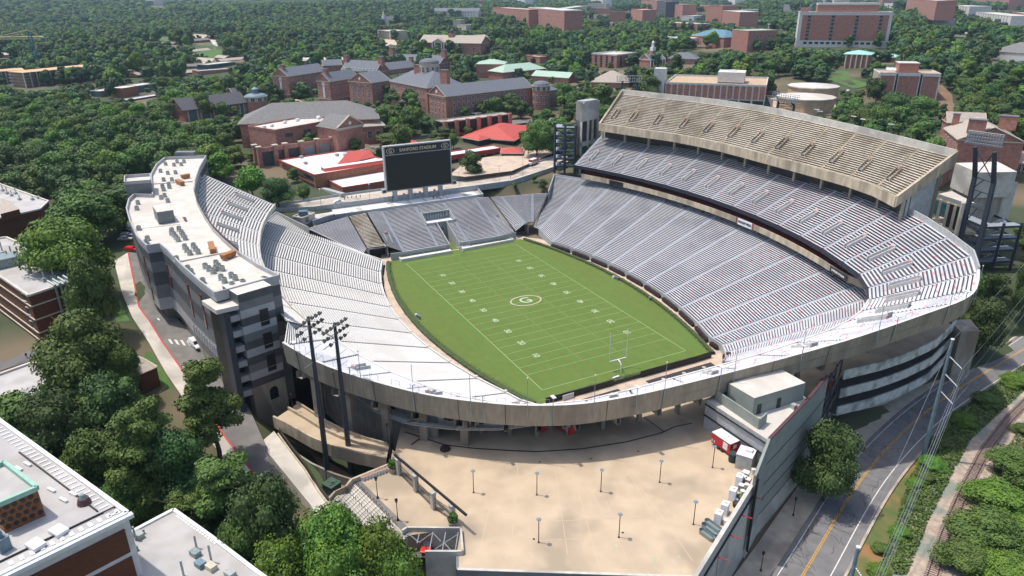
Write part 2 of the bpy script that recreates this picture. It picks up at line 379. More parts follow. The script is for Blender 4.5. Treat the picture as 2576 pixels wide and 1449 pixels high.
# corner fans: inner front wall to just under the deck edge
fanE=[((59.8,33.6,1.5),(79.5,70.,17.5)),((64.,31.,1.6),(86.,62.,17.5)),((66.,29.4,1.8),(90.,54.5,17.5)),((67.5,27.9,2.1),(92.6,45.,17.5)),((68.8,26.2,2.6),(93.5,34.,17.5)),((70.,24.5,3.2),(93.5,24.,17.5))]
def mir(r): return [((a[0],-a[1],a[2]),(b[0],-b[1],b[2])) for a,b in r]
# --- north lower stand
S=thing('lower_grandstand','long curved lower grandstand of silver benches with dark rows, below the red club seats','grandstand',(0,60,0))
rN=lower_rays(1)
nwc=[(tuple(P(*t(1,2,270,860),2.6)),tuple(P(*t(1,2,760,372),16.5)))]
rowsL=54
LN=[nwc[0]]+rN[1:]
for i in range(len(LN)-1):
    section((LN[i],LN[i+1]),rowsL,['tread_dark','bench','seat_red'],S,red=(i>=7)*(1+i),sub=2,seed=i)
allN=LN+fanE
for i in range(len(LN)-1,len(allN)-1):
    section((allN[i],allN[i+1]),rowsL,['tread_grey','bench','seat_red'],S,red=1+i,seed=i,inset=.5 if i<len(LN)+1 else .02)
for i,r in enumerate(LN+fanE[:2]+[fanE[3]]): aisle(r,rowsL,'aisle',S,w=1.3)
b=MB();pin=[r[0] for r in allN];b.wallstrip(pin,-.3,[p[2]+.75 for p in pin],.3);b.build('front_wall','cool_grey',S)
# north west corner terraces joining the west stand
NW=[(tuple(P(*t(1,2,215,835),2.6)),tuple(P(*t(1,2,365,495),13.3))),(tuple(P(*t(1,2,235,850),2.6)),tuple(P(*t(1,2,425,325),16.5))),nwc[0]]
for i in range(2): section((NW[i],NW[i+1]),44 if i else 36,['tread_dark','bench'],S,inset=.1)
b=MB();b.wallstrip([NW[0][1],NW[1][1]],[8,8],[14.3,17.6],.35);b.wallstrip([NW[1][1],NW[2][1],rN[2][1]],8,[17.6,17.4,17.5],.35);b.build('rear_wall','cool_grey',S)
# --- purple leaved hedge blocks in front of the stand
def hedge_block(p,q,mt,h=1.5,w=1.5,lab='',grp='',nm='hedge',cat='hedge',z=.1):
    p,q=A3(p)[:2],A3(q)[:2];d=q-p;L=np.linalg.norm(d);d/=L;n=np.array([-d[1],d[0]])
    b=MB();k=max(3,int(L/.8));prof=[(-w/2,0),(-w/2*1.05,h*.6),(-w*.32,h*.95),(0,h*1.02),(w*.32,h*.95),(w/2*1.05,h*.6),(w/2,0)]
    rr=random.Random(int(p[0]*10));rows=[]
    for i in range(k+1):
        c=p+d*L*i/k;e=1-.25*(i in (0,k));rows.append([(c[0]+n[0]*a*e+rr.uniform(-.07,.07),c[1]+n[1]*a*e+rr.uniform(-.07,.07),z+hh*e+rr.uniform(-.06,.06)*(hh>0)) for a,hh in prof])
    for i in range(k):
        for j in range(len(prof)-1): b.face([rows[i][j],rows[i+1][j],rows[i+1][j+1],rows[i][j+1]])
    b.face(rows[0]);b.face(rows[-1][::-1])
    return b.build(nm,mt,org=(p[0],p[1],z),label=lab,cat=cat,group=grp)
for sg,nmx in ((1,'silver'),(-1,'white')):
    rr_=lower_rays(sg)+(mir(fanE[:1]) if sg<0 else fanE[:1])
    for i in range(1 if sg>0 else 0,len(rr_)-1):
        a,c=A3(rr_[i][0]),A3(rr_[i+1][0]);d=(c-a)/np.linalg.norm(c-a);off=np.array([0,-sg*.75,0])
        hedge_block(a+d*.9+off,c-d*.9+off,'hedge_purple',1.5 if sg>0 else .5,.95 if sg>0 else .4,'dark purple leafed hedge block below the front wall of the %s lower benches'%nmx,'purple hedge blocks along the %s stand'%nmx)
# corner purple hedge at the ramp
hedge_block(P(*t(2,2,2125,715),.5),P(*t(2,2,2400,650),2.5),'hedge_purple',2.4,2.2,'broad purple hedge wedge filling the ramp corner beside the end of the benches','')
# --- south lower stand
S=thing('lower_grandstand','long curved lower grandstand of bright white benches in front of the press building','grandstand',(0,-60,0))
rS=lower_rays(-1);swc=(tuple(P(*t(1,1,1085,1120),2.4)),tuple(P(*t(1,1,530,855),13.8)))
sw1=(tuple(P(*t(1,1,1180,1150),2.)),tuple(P(*t(1,1,205,700),16.8)))
LS=[swc,sw1]+rS
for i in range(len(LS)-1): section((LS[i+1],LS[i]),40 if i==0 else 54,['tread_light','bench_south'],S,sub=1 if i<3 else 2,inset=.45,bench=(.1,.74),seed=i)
fS=mir(fanE);allS=[LS[-1]]+fS
for i in range(len(allS)-1): section((allS[i+1],allS[i]),54,['tread_light','bench_south'],S,inset=.4 if i<2 else .02,bench=(.1,.74))
for r in LS[1:]+fS[:2]: aisle(r,54,'aisle_white',S,w=.9,lift=.1)
b=MB();pin=[r[0] for r in LS+fS];b.wallstrip(pin,-.3,[p[2]+.85 for p in pin],.4);b.build('front_wall','white_concrete',S)
b=MB();b.wallstrip([swc[1],sw1[1],rS[0][1],rS[1][1]],8,[14.6,17.6,18,18],.35);b.build('rear_wall','cool_grey',S)
b=MB()
for r in rS[1:]:
    a=A3(r[0]);b.box((a[0]-.2,a[1]+.15,1.5),(.6,.6,2.2))
b.build('gate_posts','white_concrete',S)
# --- west stand, straight rows under the scoreboard terrace
S=thing('end_grandstand','straight end grandstand of silver benches below the scoreboard terrace with a field tunnel','grandstand',(-75,0,0))

def wr(yb,yt,xb=-61.5,zb=2.3,xt=-87.5,zt=13.): return ((xb,yb,zb),(xt,yt,zt))
bayS=[((-66.5,-36.5,4.6),(-85.5,-38.,13.)),((-65.5,-29.,4.6),(-87.,-30.,13.))]
wi=[(tuple(P(*t(1,1,1080,1120),3.)),tuple(P(*t(1,1,530,850),13.))),(bayS[0][0],bayS[0][1]),bayS[1]]
for i in range(2): section((wi[i],wi[i+1]),36 if i==0 else 26,['tread_dark' if i==0 else 'tan_tread','bench' if i==0 else 'tan_bench'],S,inset=.3)
section((bayS[1],wr(-22.8,-23.2)),34,['tread_dark','bench'],S,inset=.5)
section((wr(-22.8,-23.2),wr(-8.1,-8.1)),34,['tread_dark','bench'],S)
def sub(ra,rb,s0,s1,t0,t1):
    a0,a1,c0,c1=[A3(p) for p in (*ra,*rb)]
    W=lambda ss,tt:tuple((a0+(a1-a0)*tt)+((c0+(c1-c0)*tt)-(a0+(a1-a0)*tt))*ss)
    return ((W(s0,t0),W(s0,t1)),(W(s1,t0),W(s1,t1)))
r1,r2=wr(-8.1,-8.1),wr(5.3,5.2)
section(sub(r1,r2,0,.34,0,.5),17,['tread_dark','bench'],S);section(sub(r1,r2,.69,1,0,.5),17,['tread_dark','bench'],S);section(sub(r1,r2,0,1,.78,1),7,['tread_dark','bench'],S)
section((r2,wr(20.5,20.2)),34,['tread_dark','bench'],S)
bayN=[((-62.5,28.,2.8),(-85.,26.5,13.)),((-66.,35.,4.6),(-83.2,31.6,13.)),((-66.5,38.6,4.6),(-80.5,46.,13.)),(tuple(P(*t(1,2,215,835),2.6)),tuple(P(*t(1,2,365,495),13.3)))]
section((wr(20.5,20.2),bayN[0]),34,['tread_dark','bench'],S,inset=.5)
for i in range(3): section((bayN[i],bayN[i+1]),28,['tread_dark','bench'],S,inset=.35)
for r in (wr(-22.8,-23.2),r1,r2,wr(20.5,20.2),bayN[1],bayN[2],wi[0]): aisle(r,34,'aisle',S,w=1.2)
b=MB() # tunnel, suite and their walls
for y in (-3.4,1.1): b.wallstrip([(-60.6,y),(-74.5,y)],[-.4,-.4],[2.9,8.6],.35,0)
b.box((-74.6,-1.1,4.2),(.4,4.8,8.6),0,0);b.face([(-61.5,-3.3,.03),(-74.4,-3.3,.03),(-74.4,1.,.03),(-61.5,1.,.03)][::-1],3)
b.box((-74.35,-1.1,1.6),(.1,2.6,3.2),0,1)
b.build('field_tunnel',['cool_grey','black','white_paint','grass_field'],S)
text('G',1.9,frame((-74.3,-1.1,5.6),(0,1,0),(1,0,0)),'black',S)
b=MB();b.box((-77.8,-1.4,7.75),(6.8,13.2,.3),0,2)
for y in (-7.9,5.1): b.wallstrip([(-74.3,y),(-81.5,y)],[7,7],[8.9,11.9],.35,0)
b.box((-81.4,-1.4,9.5),(.4,12.6,3.6),0,0);b.box((-81.1,-1.2,9.5),(.2,9.6,2.3),0,1);b.box((-81.,-1.4,11.3),(.9,12.6,.35),0,0)
for k in range(9): b.box((-80.97,-6+k*1.2,9.5),(.12,.12,2.3),0,2)
b.box((-74.4,-1.4,8.2),(.2,12.8,.9),0,0);b.build('glass_suite',['cool_grey','glass_teal','white_paint'],S)
b=MB()
b.wallstrip([(-61.2,-28.5),(-60.9,-22.8),(-60.7,-3.6)],-.3,2.9,.3,0);b.wallstrip([(-60.7,1.2),(-60.7,20.5),(-62,28)],-.3,2.9,.3,0)
b.prism([(-57.6,-25.5),(-57.6,-3.6),(-61,-3.6),(-61.4,-25.5)],-.2,1.1,1);b.prism([(-57.6,1.2),(-58.8,25.5),(-62,25.5),(-61,1.2)],-.2,1.1,1)
b.build('front_wall',['cool_grey','white_concrete'],S)
for y0,y1 in ((-35.8,-28.2),(28.8,36.2)):
    b=MB();b.box((-69.5,(y0+y1)/2,2.2),(.3,y1-y0,4.4),0,1);b.box((-67.8,(y0+y1)/2,4.35),(3.6,y1-y0+.4,.5),0,0)
    for y in (y0,y1): b.box((-67.9,y,2.1),(3.6,.35,4.3),0,0)
    b.build('service_bay',['cool_grey','black'],S)
b=MB()
for (x,y,w) in ((-70.5,-26.3,1.6),(-70.8,24.6,1.6),(-71.,37.,1.3)):
    z=5.4
    b.box((x-2.6,y,z+1.6),(.25,w+.5,2.6),0,0);b.box((x-2.4,y,z+1.1),(.12,w,1.9),0,1);b.box((x-2.2,y,z+2.5),(.12,w*.9,.5),0,2)
    for sy in (-1,1): b.wallstrip([(x-2.5,y+sy*(w/2+.2)),(x+2.8,y+sy*(w/2+.2))],[z-2,z-2],[z+2.6,z-.2],.25,0)
b.build('stair_entrance',['cool_grey','black','seat_red'],S)
# terrace under the scoreboard
b=MB();tp=[(-87.7,-46.,),(-87.7,24.6),(-101.5,27.5),(-101.5,-46.)]
b.prism(tp,-1,12.95,0);b.prism([(-84.,-52),(-87.7,-46),(-101.5,-46),(-101.5,-54)],-1,12.95,0);S2=b.build('terrace','concrete_light',org=(-95,-10,0),kind='structure')
b=MB()
for y0,y1 in ((-43,-32),(-29.5,-17.5),(-15,-9.),(-7.4,-1.6),(-.2,5.5),(7.,17.2),(19.5,24.)): b.prism([(-89.5,y0),(-89.5,y1),(-98.,y1),(-98.,y0)],12.95,12.97,0)
b.build('paving','white_paint',kind='structure',org=(-93,-10,13))
S=thing('parapet_wall','pale blue grey parapet wall round the scoreboard terrace above the end benches','wall',(-90,0,13))
b=MB();b.wallstrip([(-83.5,-53.,),(-87.6,-45.5),(-87.6,24.6),(-101.4,27.6)],12.3,14.2,.3);b.build('parapet','steel_grey' if 0 else 'cool_grey',S)
b=MB();b.wallstrip([(-101.5,-48),(-101.5,-22)],12.9,14.,.25);b.wallstrip([(-101.5,14),(-101.5,27.5)],12.9,14.,.25);b.build('rear_parapet','cool_grey',S)
# ---- club level with red seats under the upper deck, north side
S=thing('club_balcony','narrow balcony of dark red seats behind a cream fascia on the silver upper deck side','balcony',(0,85,18))
thC=[math.asin((x)/198.) for x in np.linspace(-74,70,15)]
cf=[arcpt(197.,-113.8,th,0,1,-1.5) for th in thC]+[(76.5,69.5,0),(83.5,64.,0),(88.6,58.,0),(92.,51.,0),(94.,43,0),(95.,36,0)]
b=MB();b.wallstrip([(p[0],p[1]) for p in cf],[18.9]*len(cf),[21.]*len(cf),.35,0);b.build('fascia','stone_trim' if 0 else 'tan_concrete',S)
for i in range(len(cf)-1):
    a,c=A3(cf[i]),A3(cf[i+1]);o=np.array([-(c-a)[1],(c-a)[0]]);o=o/np.linalg.norm(o)
    a3=(a[0],a[1],20.5);c3=(c[0],c[1],20.5);a4=(a[0]+o[0]*3.8,a[1]+o[1]*3.8,22.6);c4=(c[0]+o[0]*3.8,c[1]+o[1]*3.8,22.6)
    section(((a3,a4),(c3,c4)),5,['black','club_red'],S,name='red_seating',inset=.25,bench=(.1,.9))
b=MB();a=A3(cf[10]);c=A3(cf[11]);
def on_fascia(i,s,z,out=.25):
    a,c=A3(cf[i])[:2],A3(cf[i+1])[:2];p=a+(c-a)*s;d=(c-a)/np.linalg.norm(c-a);n=np.array([d[1],-d[0]]);return (p[0]+n[0]*out,p[1]+n[1]*out,z),(d[0],d[1],0),(n[0],n[1],0)
o_,d_,n_=on_fascia(8,.85,19.95);sg=MB();sg.box(o_,(9.6,.1,2.4),math.atan2(d_[1],d_[0]),0)
for s_,mi in ((-4.6,2),(-4.1,1),(4.1,1),(4.6,2)): sg.box((o_[0]+d_[0]*s_+n_[0]*.06,o_[1]+d_[1]*s_+n_[1]*.06,19.95),(.42,.06,2.4),math.atan2(d_[1],d_[0]),mi)
sb=sg.build('field_name_sign',['white_paint','kiosk_red','black'],S)
text('DOOLEY FIELD',1.05,frame((o_[0]+n_[0]*.14,o_[1]+n_[1]*.14,19.95),d_,n_),'black',S)
for i_,s_,L_ in ((1,.9,9.),(13,.8,9.)):
    o_,d_,n_=on_fascia(i_,s_,19.9);sg=MB();sg.box(o_,(L_,.1,1.9),math.atan2(d_[1],d_[0]),0);sg.build('ribbon_display',['screen'],S)
    if i_==13:
        text('SANFORD STADIUM',.75,frame((o_[0]+n_[0]*.12,o_[1]+n_[1]*.12,19.9),d_,n_),'white_paint',S)
b=MB()
for i in range(1,14):
    o_,d_,n_=on_fascia(i,.5,18.3,-.6);b.box(o_,(1.1,.6,1.1),math.atan2(d_[1],d_[0]))
b.build('speakers','black',S)
# ---- grey upper deck, one ring from the north-west tower round to the press building
thU=[math.asin(x/198.) for x in (-77,-66,-53,-40.5,-28,-15.5,-3,9.5,22,34.5,46.5,58.5,69)]
UN=[(arcpt(198,-115,th,24.2,1,-1.7),arcpt(222.5,-115,th,36.,1,-1.7)) for th in thU]
UN=UN[:-3]+[((44.8,77.4,24.2),(49.5,101.5,36.)),((57.,73.8,24.2),(63.5,97.,36.)),((68.,69.6,24.1),(77.,90.5,36.))]
ring=[((76.8,65.8,24.),(89,83.,36)),((84.3,60.,23.7),(101,74.5,36)),((89.2,54.2,23.2),(109,64.,36)),((92.2,48.,22.6),(114.5,54.5,35.3)),((94.6,40.5,22.5),(116.2,47.5,34.4)),((96.,32.,22.3),(114.8,37.5,32.6)),((96.8,20.,22.2),(112.6,20.,30.2)),((97.,8.,22.),(110.6,5.,28.8)),((96.9,-4.,22.),(109.,-8.,28.)),((96.6,-16.,22.),(107.6,-21.,27.5)),((96.3,-27.,22.),(106.,-33.,27.1)),((95.6,-37,22.),(103.6,-44.,27.)),((93.,-46.,22.),(99.8,-53.,27.2)),((88.5,-53.,22.),(95.5,-60.,27.5)),((82.,-59.5,22.),(89.6,-67.6,27.9)),((75,-64,22.),(84.,-73.2,28.4)),((66.,-68.8,22.2),(76.5,-79.6,29.1)),((55.,-72.9,22.4),(69.,-84.8,29.8)),((45.,-75.8,22.8),(61.,-89.5,31.5))]
_dz=[0,0,.2,.5,1.,1.5,2.1]+[2.6]*(len(ring)-11)+[2.2,1.6,1.,.5]
def _lower(p,dz):
    z=p[2]-dz;q=C+(np.array(p)-C)*(z-cz)/(p[2]-cz);return tuple(q)
ring=[(_lower(a,d_*.95),_lower(c,d_)) for (a,c),d_ in zip(ring,_dz)]
US=[(arcpt(198,-115,math.asin(x/198.),23.5,-1,-1.7),arcpt(222.5,-115,math.asin(x/198.),36.,-1,-1.7)) for x in (40,26,12,-2,-16,-30,-44,-55,-66,-77)]
US[0]=(US[0][0],(49,-86.3,31.5));US[1]=(US[1][0],(28,-87.5,29.5))
S=thing('upper_deck','silver upper deck sweeping round the near end above a deep concrete rim beam','grandstand',(90,0,22))
def nrow(r): return max(8,int(round(.5*(np.linalg.norm(A3(r[0][1])[:2]-A3(r[0][0])[:2])+np.linalg.norm(A3(r[1][1])[:2]-A3(r[1][0])[:2]))/.86)))
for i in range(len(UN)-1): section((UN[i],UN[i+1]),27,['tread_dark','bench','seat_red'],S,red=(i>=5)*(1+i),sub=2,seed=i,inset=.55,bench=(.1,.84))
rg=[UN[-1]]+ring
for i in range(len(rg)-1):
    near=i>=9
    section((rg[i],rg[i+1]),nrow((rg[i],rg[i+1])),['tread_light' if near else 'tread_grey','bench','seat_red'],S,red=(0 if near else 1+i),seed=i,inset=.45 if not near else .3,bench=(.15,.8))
for r in UN+ring[:6]: aisle(r,29,'aisle',S,w=1.1)
RS=[ring[-1]]+US
for i in range(len(RS)-1): section((RS[i+1],RS[i]),max(12,min(29,nrow((RS[i],RS[i+1])))),['tread_light','bench_south'],S,inset=.5)
for r in US[:]: aisle(r,29,'aisle_white',S,w=1.)
for i in range(len(UN)-1): vomitory(UN[i],UN[i+1],.45,.17,.42,S)
for i in range(0,6): vomitory(rg[i],rg[i+1],.5,.2,.5,S)
for i in range(7,len(rg)-1,2): vomitory(rg[i],rg[i+1],.4,.25,.62,S,w=1.6,h=.95)
for i in range(5,len(RS)-1): vomitory(RS[i+1],RS[i],.5,.25,.5,S,h=1.)
b=MB() # front fascia and rail
allr=UN+ring;pts=[r[0] for r in allr]
k=len(UN)+3
b.wallstrip(pts[:k],[p[2]-1.1 for p in pts[:k]],[p[2]+.4 for p in pts[:k]],.4,0)
b.wallstrip(pts[k-1:],[p[2]-.8 for p in pts[k-1:]],[p[2]+.55 for p in pts[k-1:]],.4,1)
ps=[r[0] for r in RS];b.wallstrip(ps,[p[2]-1. for p in ps],[p[2]+.8 for p in ps],.4,2)
b.build('front_fascia',['navy_fascia','white_concrete','concrete_light'],S)
# rim: parapet on the north part, deep tilted beam round the near end
b=MB();up=[r[1] for r in UN+ring[:3]];b.wallstrip(up,[p[2]-3 for p in up],[p[2]+1.7 for p in up],.35,0);b.build('rear_parapet','cool_grey',S)
rim=[A3(r[1]) for r in ring[2:]];cen=np.array([10,0])
fine=[]
for i in range(len(rim)-1):
    p0=rim[max(i-1,0)];p1=rim[i];p2=rim[i+1];p3=rim[min(i+2,len(rim)-1)]
    for q in (0,.25,.5,.75): fine.append(.5*((2*p1)+(-p0+p2)*q+(2*p0-5*p1+4*p2-p3)*q*q+(-p0+3*p1-3*p2+p3)*q**3))
fine.append(rim[-1])
bm_=MB()
def offs(P_):
    out=[]
    for i,p in enumerate(P_):
        d=P_[min(i+1,len(P_)-1)]-P_[max(i-1,0)];n=np.array([-d[1],d[0]]);n/=np.linalg.norm(n)
        if n@(p[:2]-cen)<0:n=-n
        out.append(n)
    return out
N_=offs(fine);
for i in range(len(fine)-1):
    p,q,n,m_=fine[i],fine[i+1],N_[i],N_[i+1];H=4.6
    o=lambda P_,n,k,z:(P_[0]+n[0]*k,P_[1]+n[1]*k,P_[2]+z)
    if (i%8)==7: pass
    bm_.face([o(p,n,.25,1.),o(q,m_,.25,1.),o(q,m_,-.35,-H+.6),o(p,n,-.35,-H+.6)],0)
    bm_.face([o(p,n,.25,1.),o(p,n,-.35,1.),o(q,m_,-.35,1.),o(q,m_,.25,1.)],1)
    bm_.face([o(p,n,-.35,1.),o(p,n,-.35,-1),o(q,m_,-.35,-1),o(q,m_,-.35,1.)],1)
    bm_.face([o(p,n,-.35,-H+.6),o(q,m_,-.35,-H+.6),o(q,m_,-1.,-H+.7),o(p,n,-1.,-H+.7)],0)
bm_.build('rim_beam',['beam_concrete','white_concrete'],S)
b=MB()
for i in range(2,len(fine)-1,4):
    p,n=fine[i],N_[i];b.tube((p[0]+n[0]*.3,p[1]+n[1]*.3,p[2]+1.03),(p[0]-n[0]*.33,p[1]-n[1]*.33,p[2]-3.98),.05,6)
b.build('beam_joints','black',S)
# underside so nothing shows through the terraces
b=MB()
for i in range(len(allr)-1):
    (a0,a1),(c0,c1)=allr[i],allr[i+1];f_=lambda p,k:(p[0],p[1],p[2]-k)
    b.face([f_(a0,1.),f_(a1,1.6),f_(c1,1.6),f_(c0,1.)])
for i in range(len(RS)-1):
    (a0,a1),(c0,c1)=RS[i],RS[i+1];b.face([f_(a0,1.),f_(a1,1.6),f_(c1,1.6),f_(c0,1.)])
b.build('soffit','concrete',S)
# railings on the near deck
b=MB()
for i in range(len(fine)-1):
    p,q,n=fine[i],fine[i+1],N_[i];L=np.linalg.norm(q-p);mid=(p+q)/2
    if i%2: continue
    e=(q-p)/L;a_=mid-e*.9-np.array([n[0],n[1],0])*2.6;c_=mid+e*.9-np.array([n[0],n[1],0])*2.6
    a_[2]+=-.9;c_[2]+=-.9;h=np.array([0,0,1.5])
    b=MB();b.tube(a_,a_+h,.035,4);b.tube(c_,c_+h,.035,4);b.tube(a_+h,c_+h,.035,4);b.build('hand_rail','steel_grey',S)
# columns and haunches below the near end beam
ZP=13.
def column(p,n,ztop,hw=.65,zb=ZP,arch=False,sup=S):
    b=MB();ang=math.atan2(n[1],n[0])
    c=(p[0]-n[0]*8.4,p[1]-n[1]*8.4) if not arch else (p[0]-n[0]*4.,p[1]-n[1]*4.)
    b.box((c[0],c[1],(zb+ztop)/2),(1.5 if arch else .9,hw*2,ztop-zb),ang,0)
    # haunch bracket
    a=np.array(c)+np.array(n)*(.7 if arch else .4);w=np.array([-n[1],n[0]])*hw
    L=3.6 if arch else 7.4
    for k in range(6):
        u0,u1=k/6,(k+1)/6;h0=ztop-2.3*(1-u0)**2-.8;h1=ztop-2.3*(1-u1)**2-.8
        p0=a+np.array(n)*L*u0;p1=a+np.array(n)*L*u1
        for sg in (-1,1): b.face([(*(p0+w*sg),h0),(*(p1+w*sg),h1),(*(p1+w*sg),ztop+.6),(*(p0+w*sg),ztop+.6)][::sg])
        b.face([(*(p0-w),h0),(*(p0+w),h0),(*(p1+w),h1),(*(p1-w),h1)])
    return b.build('support_column','concrete',sup)
for i in range(6,len(fine)-1):
    p,n=fine[i],N_[i]
    if i%3==0 and 28>p[1]>-62: column(p,n,p[2]-4.9,zb=ZP,hw=.45)
    if i%4==2 and p[1]<=-62: column(p,n,p[2]-4.6,zb=4. if p[1]<-72 else ZP,hw=.8,arch=True)
# dark concourse wall under the deck
S=thing('concourse_wall','blue grey concourse wall with dark doorways under the near end deck','wall',(88,-20,ZP))
cw=[A3(r[0])[:2]*np.array([.966,.96]) for r in ring[2:]]
b=MB();b.wallstrip(cw,ZP-.05,17.2,.4,0);b.build('wall','panel_grey',S)
b=MB()
for i in range(1,len(cw)-1):
    a,c=cw[i],cw[i+1];d=(c-a)/np.linalg.norm(c-a);n=np.array([d[1],-d[0]]);n=n if n@(a-cen)>0 else -n
    for s_ in (.25,.72):
        p=a+(c-a)*s_+n*.25;b.box((p[0],p[1],ZP+1.5),(1.8,.1,3.),math.atan2(d[1],d[0]))
b.build('doorways','black',S)
# flag poles and small aerials on the rim
k=0
fp=bpy.data.objects
poleproto=None
for i in range(5,len(fine)-2,5):
    p,n=fine[i],N_[i];q=np.array([p[0]+n[0]*.5,p[1]+n[1]*.5,p[2]-2.5])
    if poleproto is None:
        poleproto=thing('flag_pole','thin bare flag pole fixed to the outer rim beam of the upper deck','pole',q,0,'bare poles along the deck rim')
        b=MB();b.tube((0,0,0),(0,0,9.5),.09,6,.05);b.build('shaft','steel_grey',poleproto,local=True)
        b=MB();b.tube((0,0,9.5),(0,0,9.75),.13,6);b.build('cap','white_paint',poleproto,local=True)
    else: dup(poleproto,q)
lp=None
for i in range(8,len(fine)-2,6):
    p,n=fine[i],N_[i];q=np.array([p[0]+n[0]*.55,p[1]+n[1]*.55,p[2]-3.])
    if lp is None:
        lp=thing('rim_lamp','short lamp arm with a flat white head clamped outside the rim beam','lamp',q,0,'flat white lamps along the deck rim')
        b=MB();b.tube((0,0,0),(0,0,6.),.08,6);b.build('post','steel_grey',lp,local=True)
        b=MB();b.box((0,0,6.1),(1.2,.7,.18));b.build('lamp_head','white_paint',lp,local=True)
    else: dup(lp,q)
# ---- tan concrete top deck on the north side
S=thing('top_deck','weathered tan concrete top deck with worn benches high above the silver deck','grandstand',(0,110,40))
fr_=[(1508,316),(1610,331),(1713,345),(1822,368),(1932,397),(2057,430),(2182,465),(2254,502)]
fr_=[P(u,v,41.) for u,v in fr_]
tp_=[(1565,236),(1660,247),(1757,257),(1848,269),(1938,283),(2066,311),(2190,341),(2404,396)]
tp_=[P(u,v,52.5) for u,v in tp_]
# even parameters along both edges
def resample(pts,n):
    pts=np.array(pts);d=np.r_[0,np.cumsum(np.linalg.norm(np.diff(pts,axis=0),axis=1))];s=np.linspace(0,d[-1],n);return [np.array([np.interp(x,d,pts[:,k]) for k in range(3)]) for x in s]
fr2,tp2=resample(fr_,13),resample(tp_,13)
TR=[(tuple(a),tuple(c)) for a,c in zip(fr2,tp2)]
for i in range(12): section((TR[i],TR[i+1]),22,['tan_tread','tan_bench'],S,inset=.35,bench=(.2,.86),seed=i)
for r in TR[1:-1]: aisle(r,25,'tan_concrete',S,w=.8)
for i in range(12):
    vomitory(TR[i],TR[i+1],.12 if i else .35,.22,.47,S,mt='tan_concrete',w=2.,h=1.2)
b=MB();b.wallstrip(fr2,[p[2]-2.4 for p in fr2],[p[2]+1. for p in fr2],.5,0)
b.wallstrip(tp2,[p[2]-2.8 for p in tp2],[p[2]+2.2 for p in tp2],.5,1)
for e,w_ in ((0,.8),(-1,.9)): b.wallstrip([fr2[e],tp2[e]],[fr2[e][2]-2.2,tp2[e][2]-2.4],[fr2[e][2]+1.1,tp2[e][2]+2.],w_,0)
b.build('edge_beams',['tan_concrete','concrete_light'],S)
b=MB()
for i in range(12): b.face([(*fr2[i][:2],fr2[i][2]-1.6),(*tp2[i][:2],tp2[i][2]-2),(*tp2[i+1][:2],tp2[i+1][2]-2),(*fr2[i+1][:2],fr2[i+1][2]-1.6)])
b.build('soffit','concrete',S)
# wall below the top deck, coloured black for the dark gap there
b=MB();g0=[np.array([p[0]*1.0+(p[0]-c[0])*-.28,p[1]+(c[1]-p[1])*.28]) for p,c in zip(fr2,tp2)];b.wallstrip(g0,33,[41.5]*13,.5,0);b.build('gap_wall','black',S)
b=MB()
for i in range(13):
    p,c=fr2[i],tp2[i];q=p+(c-p)*.16;b.box((q[0],q[1],37.5),(.8,.8,6.4),0,0)
    q=p+(c-p)*.75;b.box((q[0],q[1],31),(1.,1.,34),0,0)
b.build('piers','concrete',S)
b=MB();e0,e1=fr2[-1],tp2[-1];q0=e0+(e1-e0)*.22;q1=e0+(e1-e0)*.78
b.face([(q0[0],q0[1],30.5),(q1[0],q1[1],29.),(q1[0],q1[1],e0[2]+8.5-2),(q0[0],q0[1],e0[2]+2.4-2)]);b.build('end_wall','cool_grey',S)
# =================== FIELD ===================
def hy(x): return 39.5-x*x/358.
xs=np.linspace(-60.5,60.8,40)
gp=[(x,hy(x),0) for x in xs]+[(60.6,0,0)]+[(x,-hy(x),0) for x in xs[::-1]]+[(-60.5,0,0)]
sheet('playing_field',gp[::-1],'grass_field')
mat('grass_stripe',(.1,.165,.026),(.088,.147,.022),.4,.95,c3=(.105,.158,.028),s3=.05,detail=9)
b=MB()
for k in range(-14,14,2): b.face([(-57,k*2.2,.005),(58,k*2.2,.005),(58,(k+1)*2.2,.005),(-57,(k+1)*2.2,.005)])
b.build('mown_stripes','grass_stripe',kind='structure')
ap=[(x,hy(x)+6.6 if abs(x)<58 else hy(x)+4,-.06) for x in np.linspace(-72,76,40)]+[(84,20,-.06),(84,-20,-.06)]+[(x,-hy(x)-7.4 if abs(x)<58 else -hy(x)-4,-.06) for x in np.linspace(76,-72,40)]
sheet('field_walk',ap[::-1],'walk_pink')
Y_=.9144;W_=24.384
b=MB()
def line(x0,y0,x1,y1,w=.18,mi=0,z=.012):
    d=np.array([x1-x0,y1-y0]);L=np.linalg.norm(d);n=np.array([-d[1],d[0]])/L*w/2
    b.face([(x0-n[0],y0-n[1],z),(x1-n[0],y1-n[1],z),(x1+n[0],y1+n[1],z),(x0+n[0],y0+n[1],z)],mi)
E_=60*Y_
line(-E_,-W_,E_,-W_,.2);line(-E_,W_,E_,W_,.2);line(-E_,-W_,-E_,W_);line(E_,-W_,E_,W_)
for k in range(-50,51,5): line(k*Y_,-W_,k*Y_,W_,.13,0,.014)
for k in range(-49,50):
    if k%5:
        for y in (-6.1,6.1): line(k*Y_,y-.3,k*Y_,y+.3,.12)
b.build('field_markings',['line_white'],kind='structure')
for k in (-40,-30,-20,-10,0,10,20,30,40):
    s=str(50-abs(k))
    for sg in (-1,1):
        x=(1,0,0) if sg<0 else (-1,0,0)
        text(s,2.7,frame((k*Y_,sg*16.4,.016),x,(0,0,1)),'mark_white',depth=.002,name='yard_number',kind='structure')
b=MB()
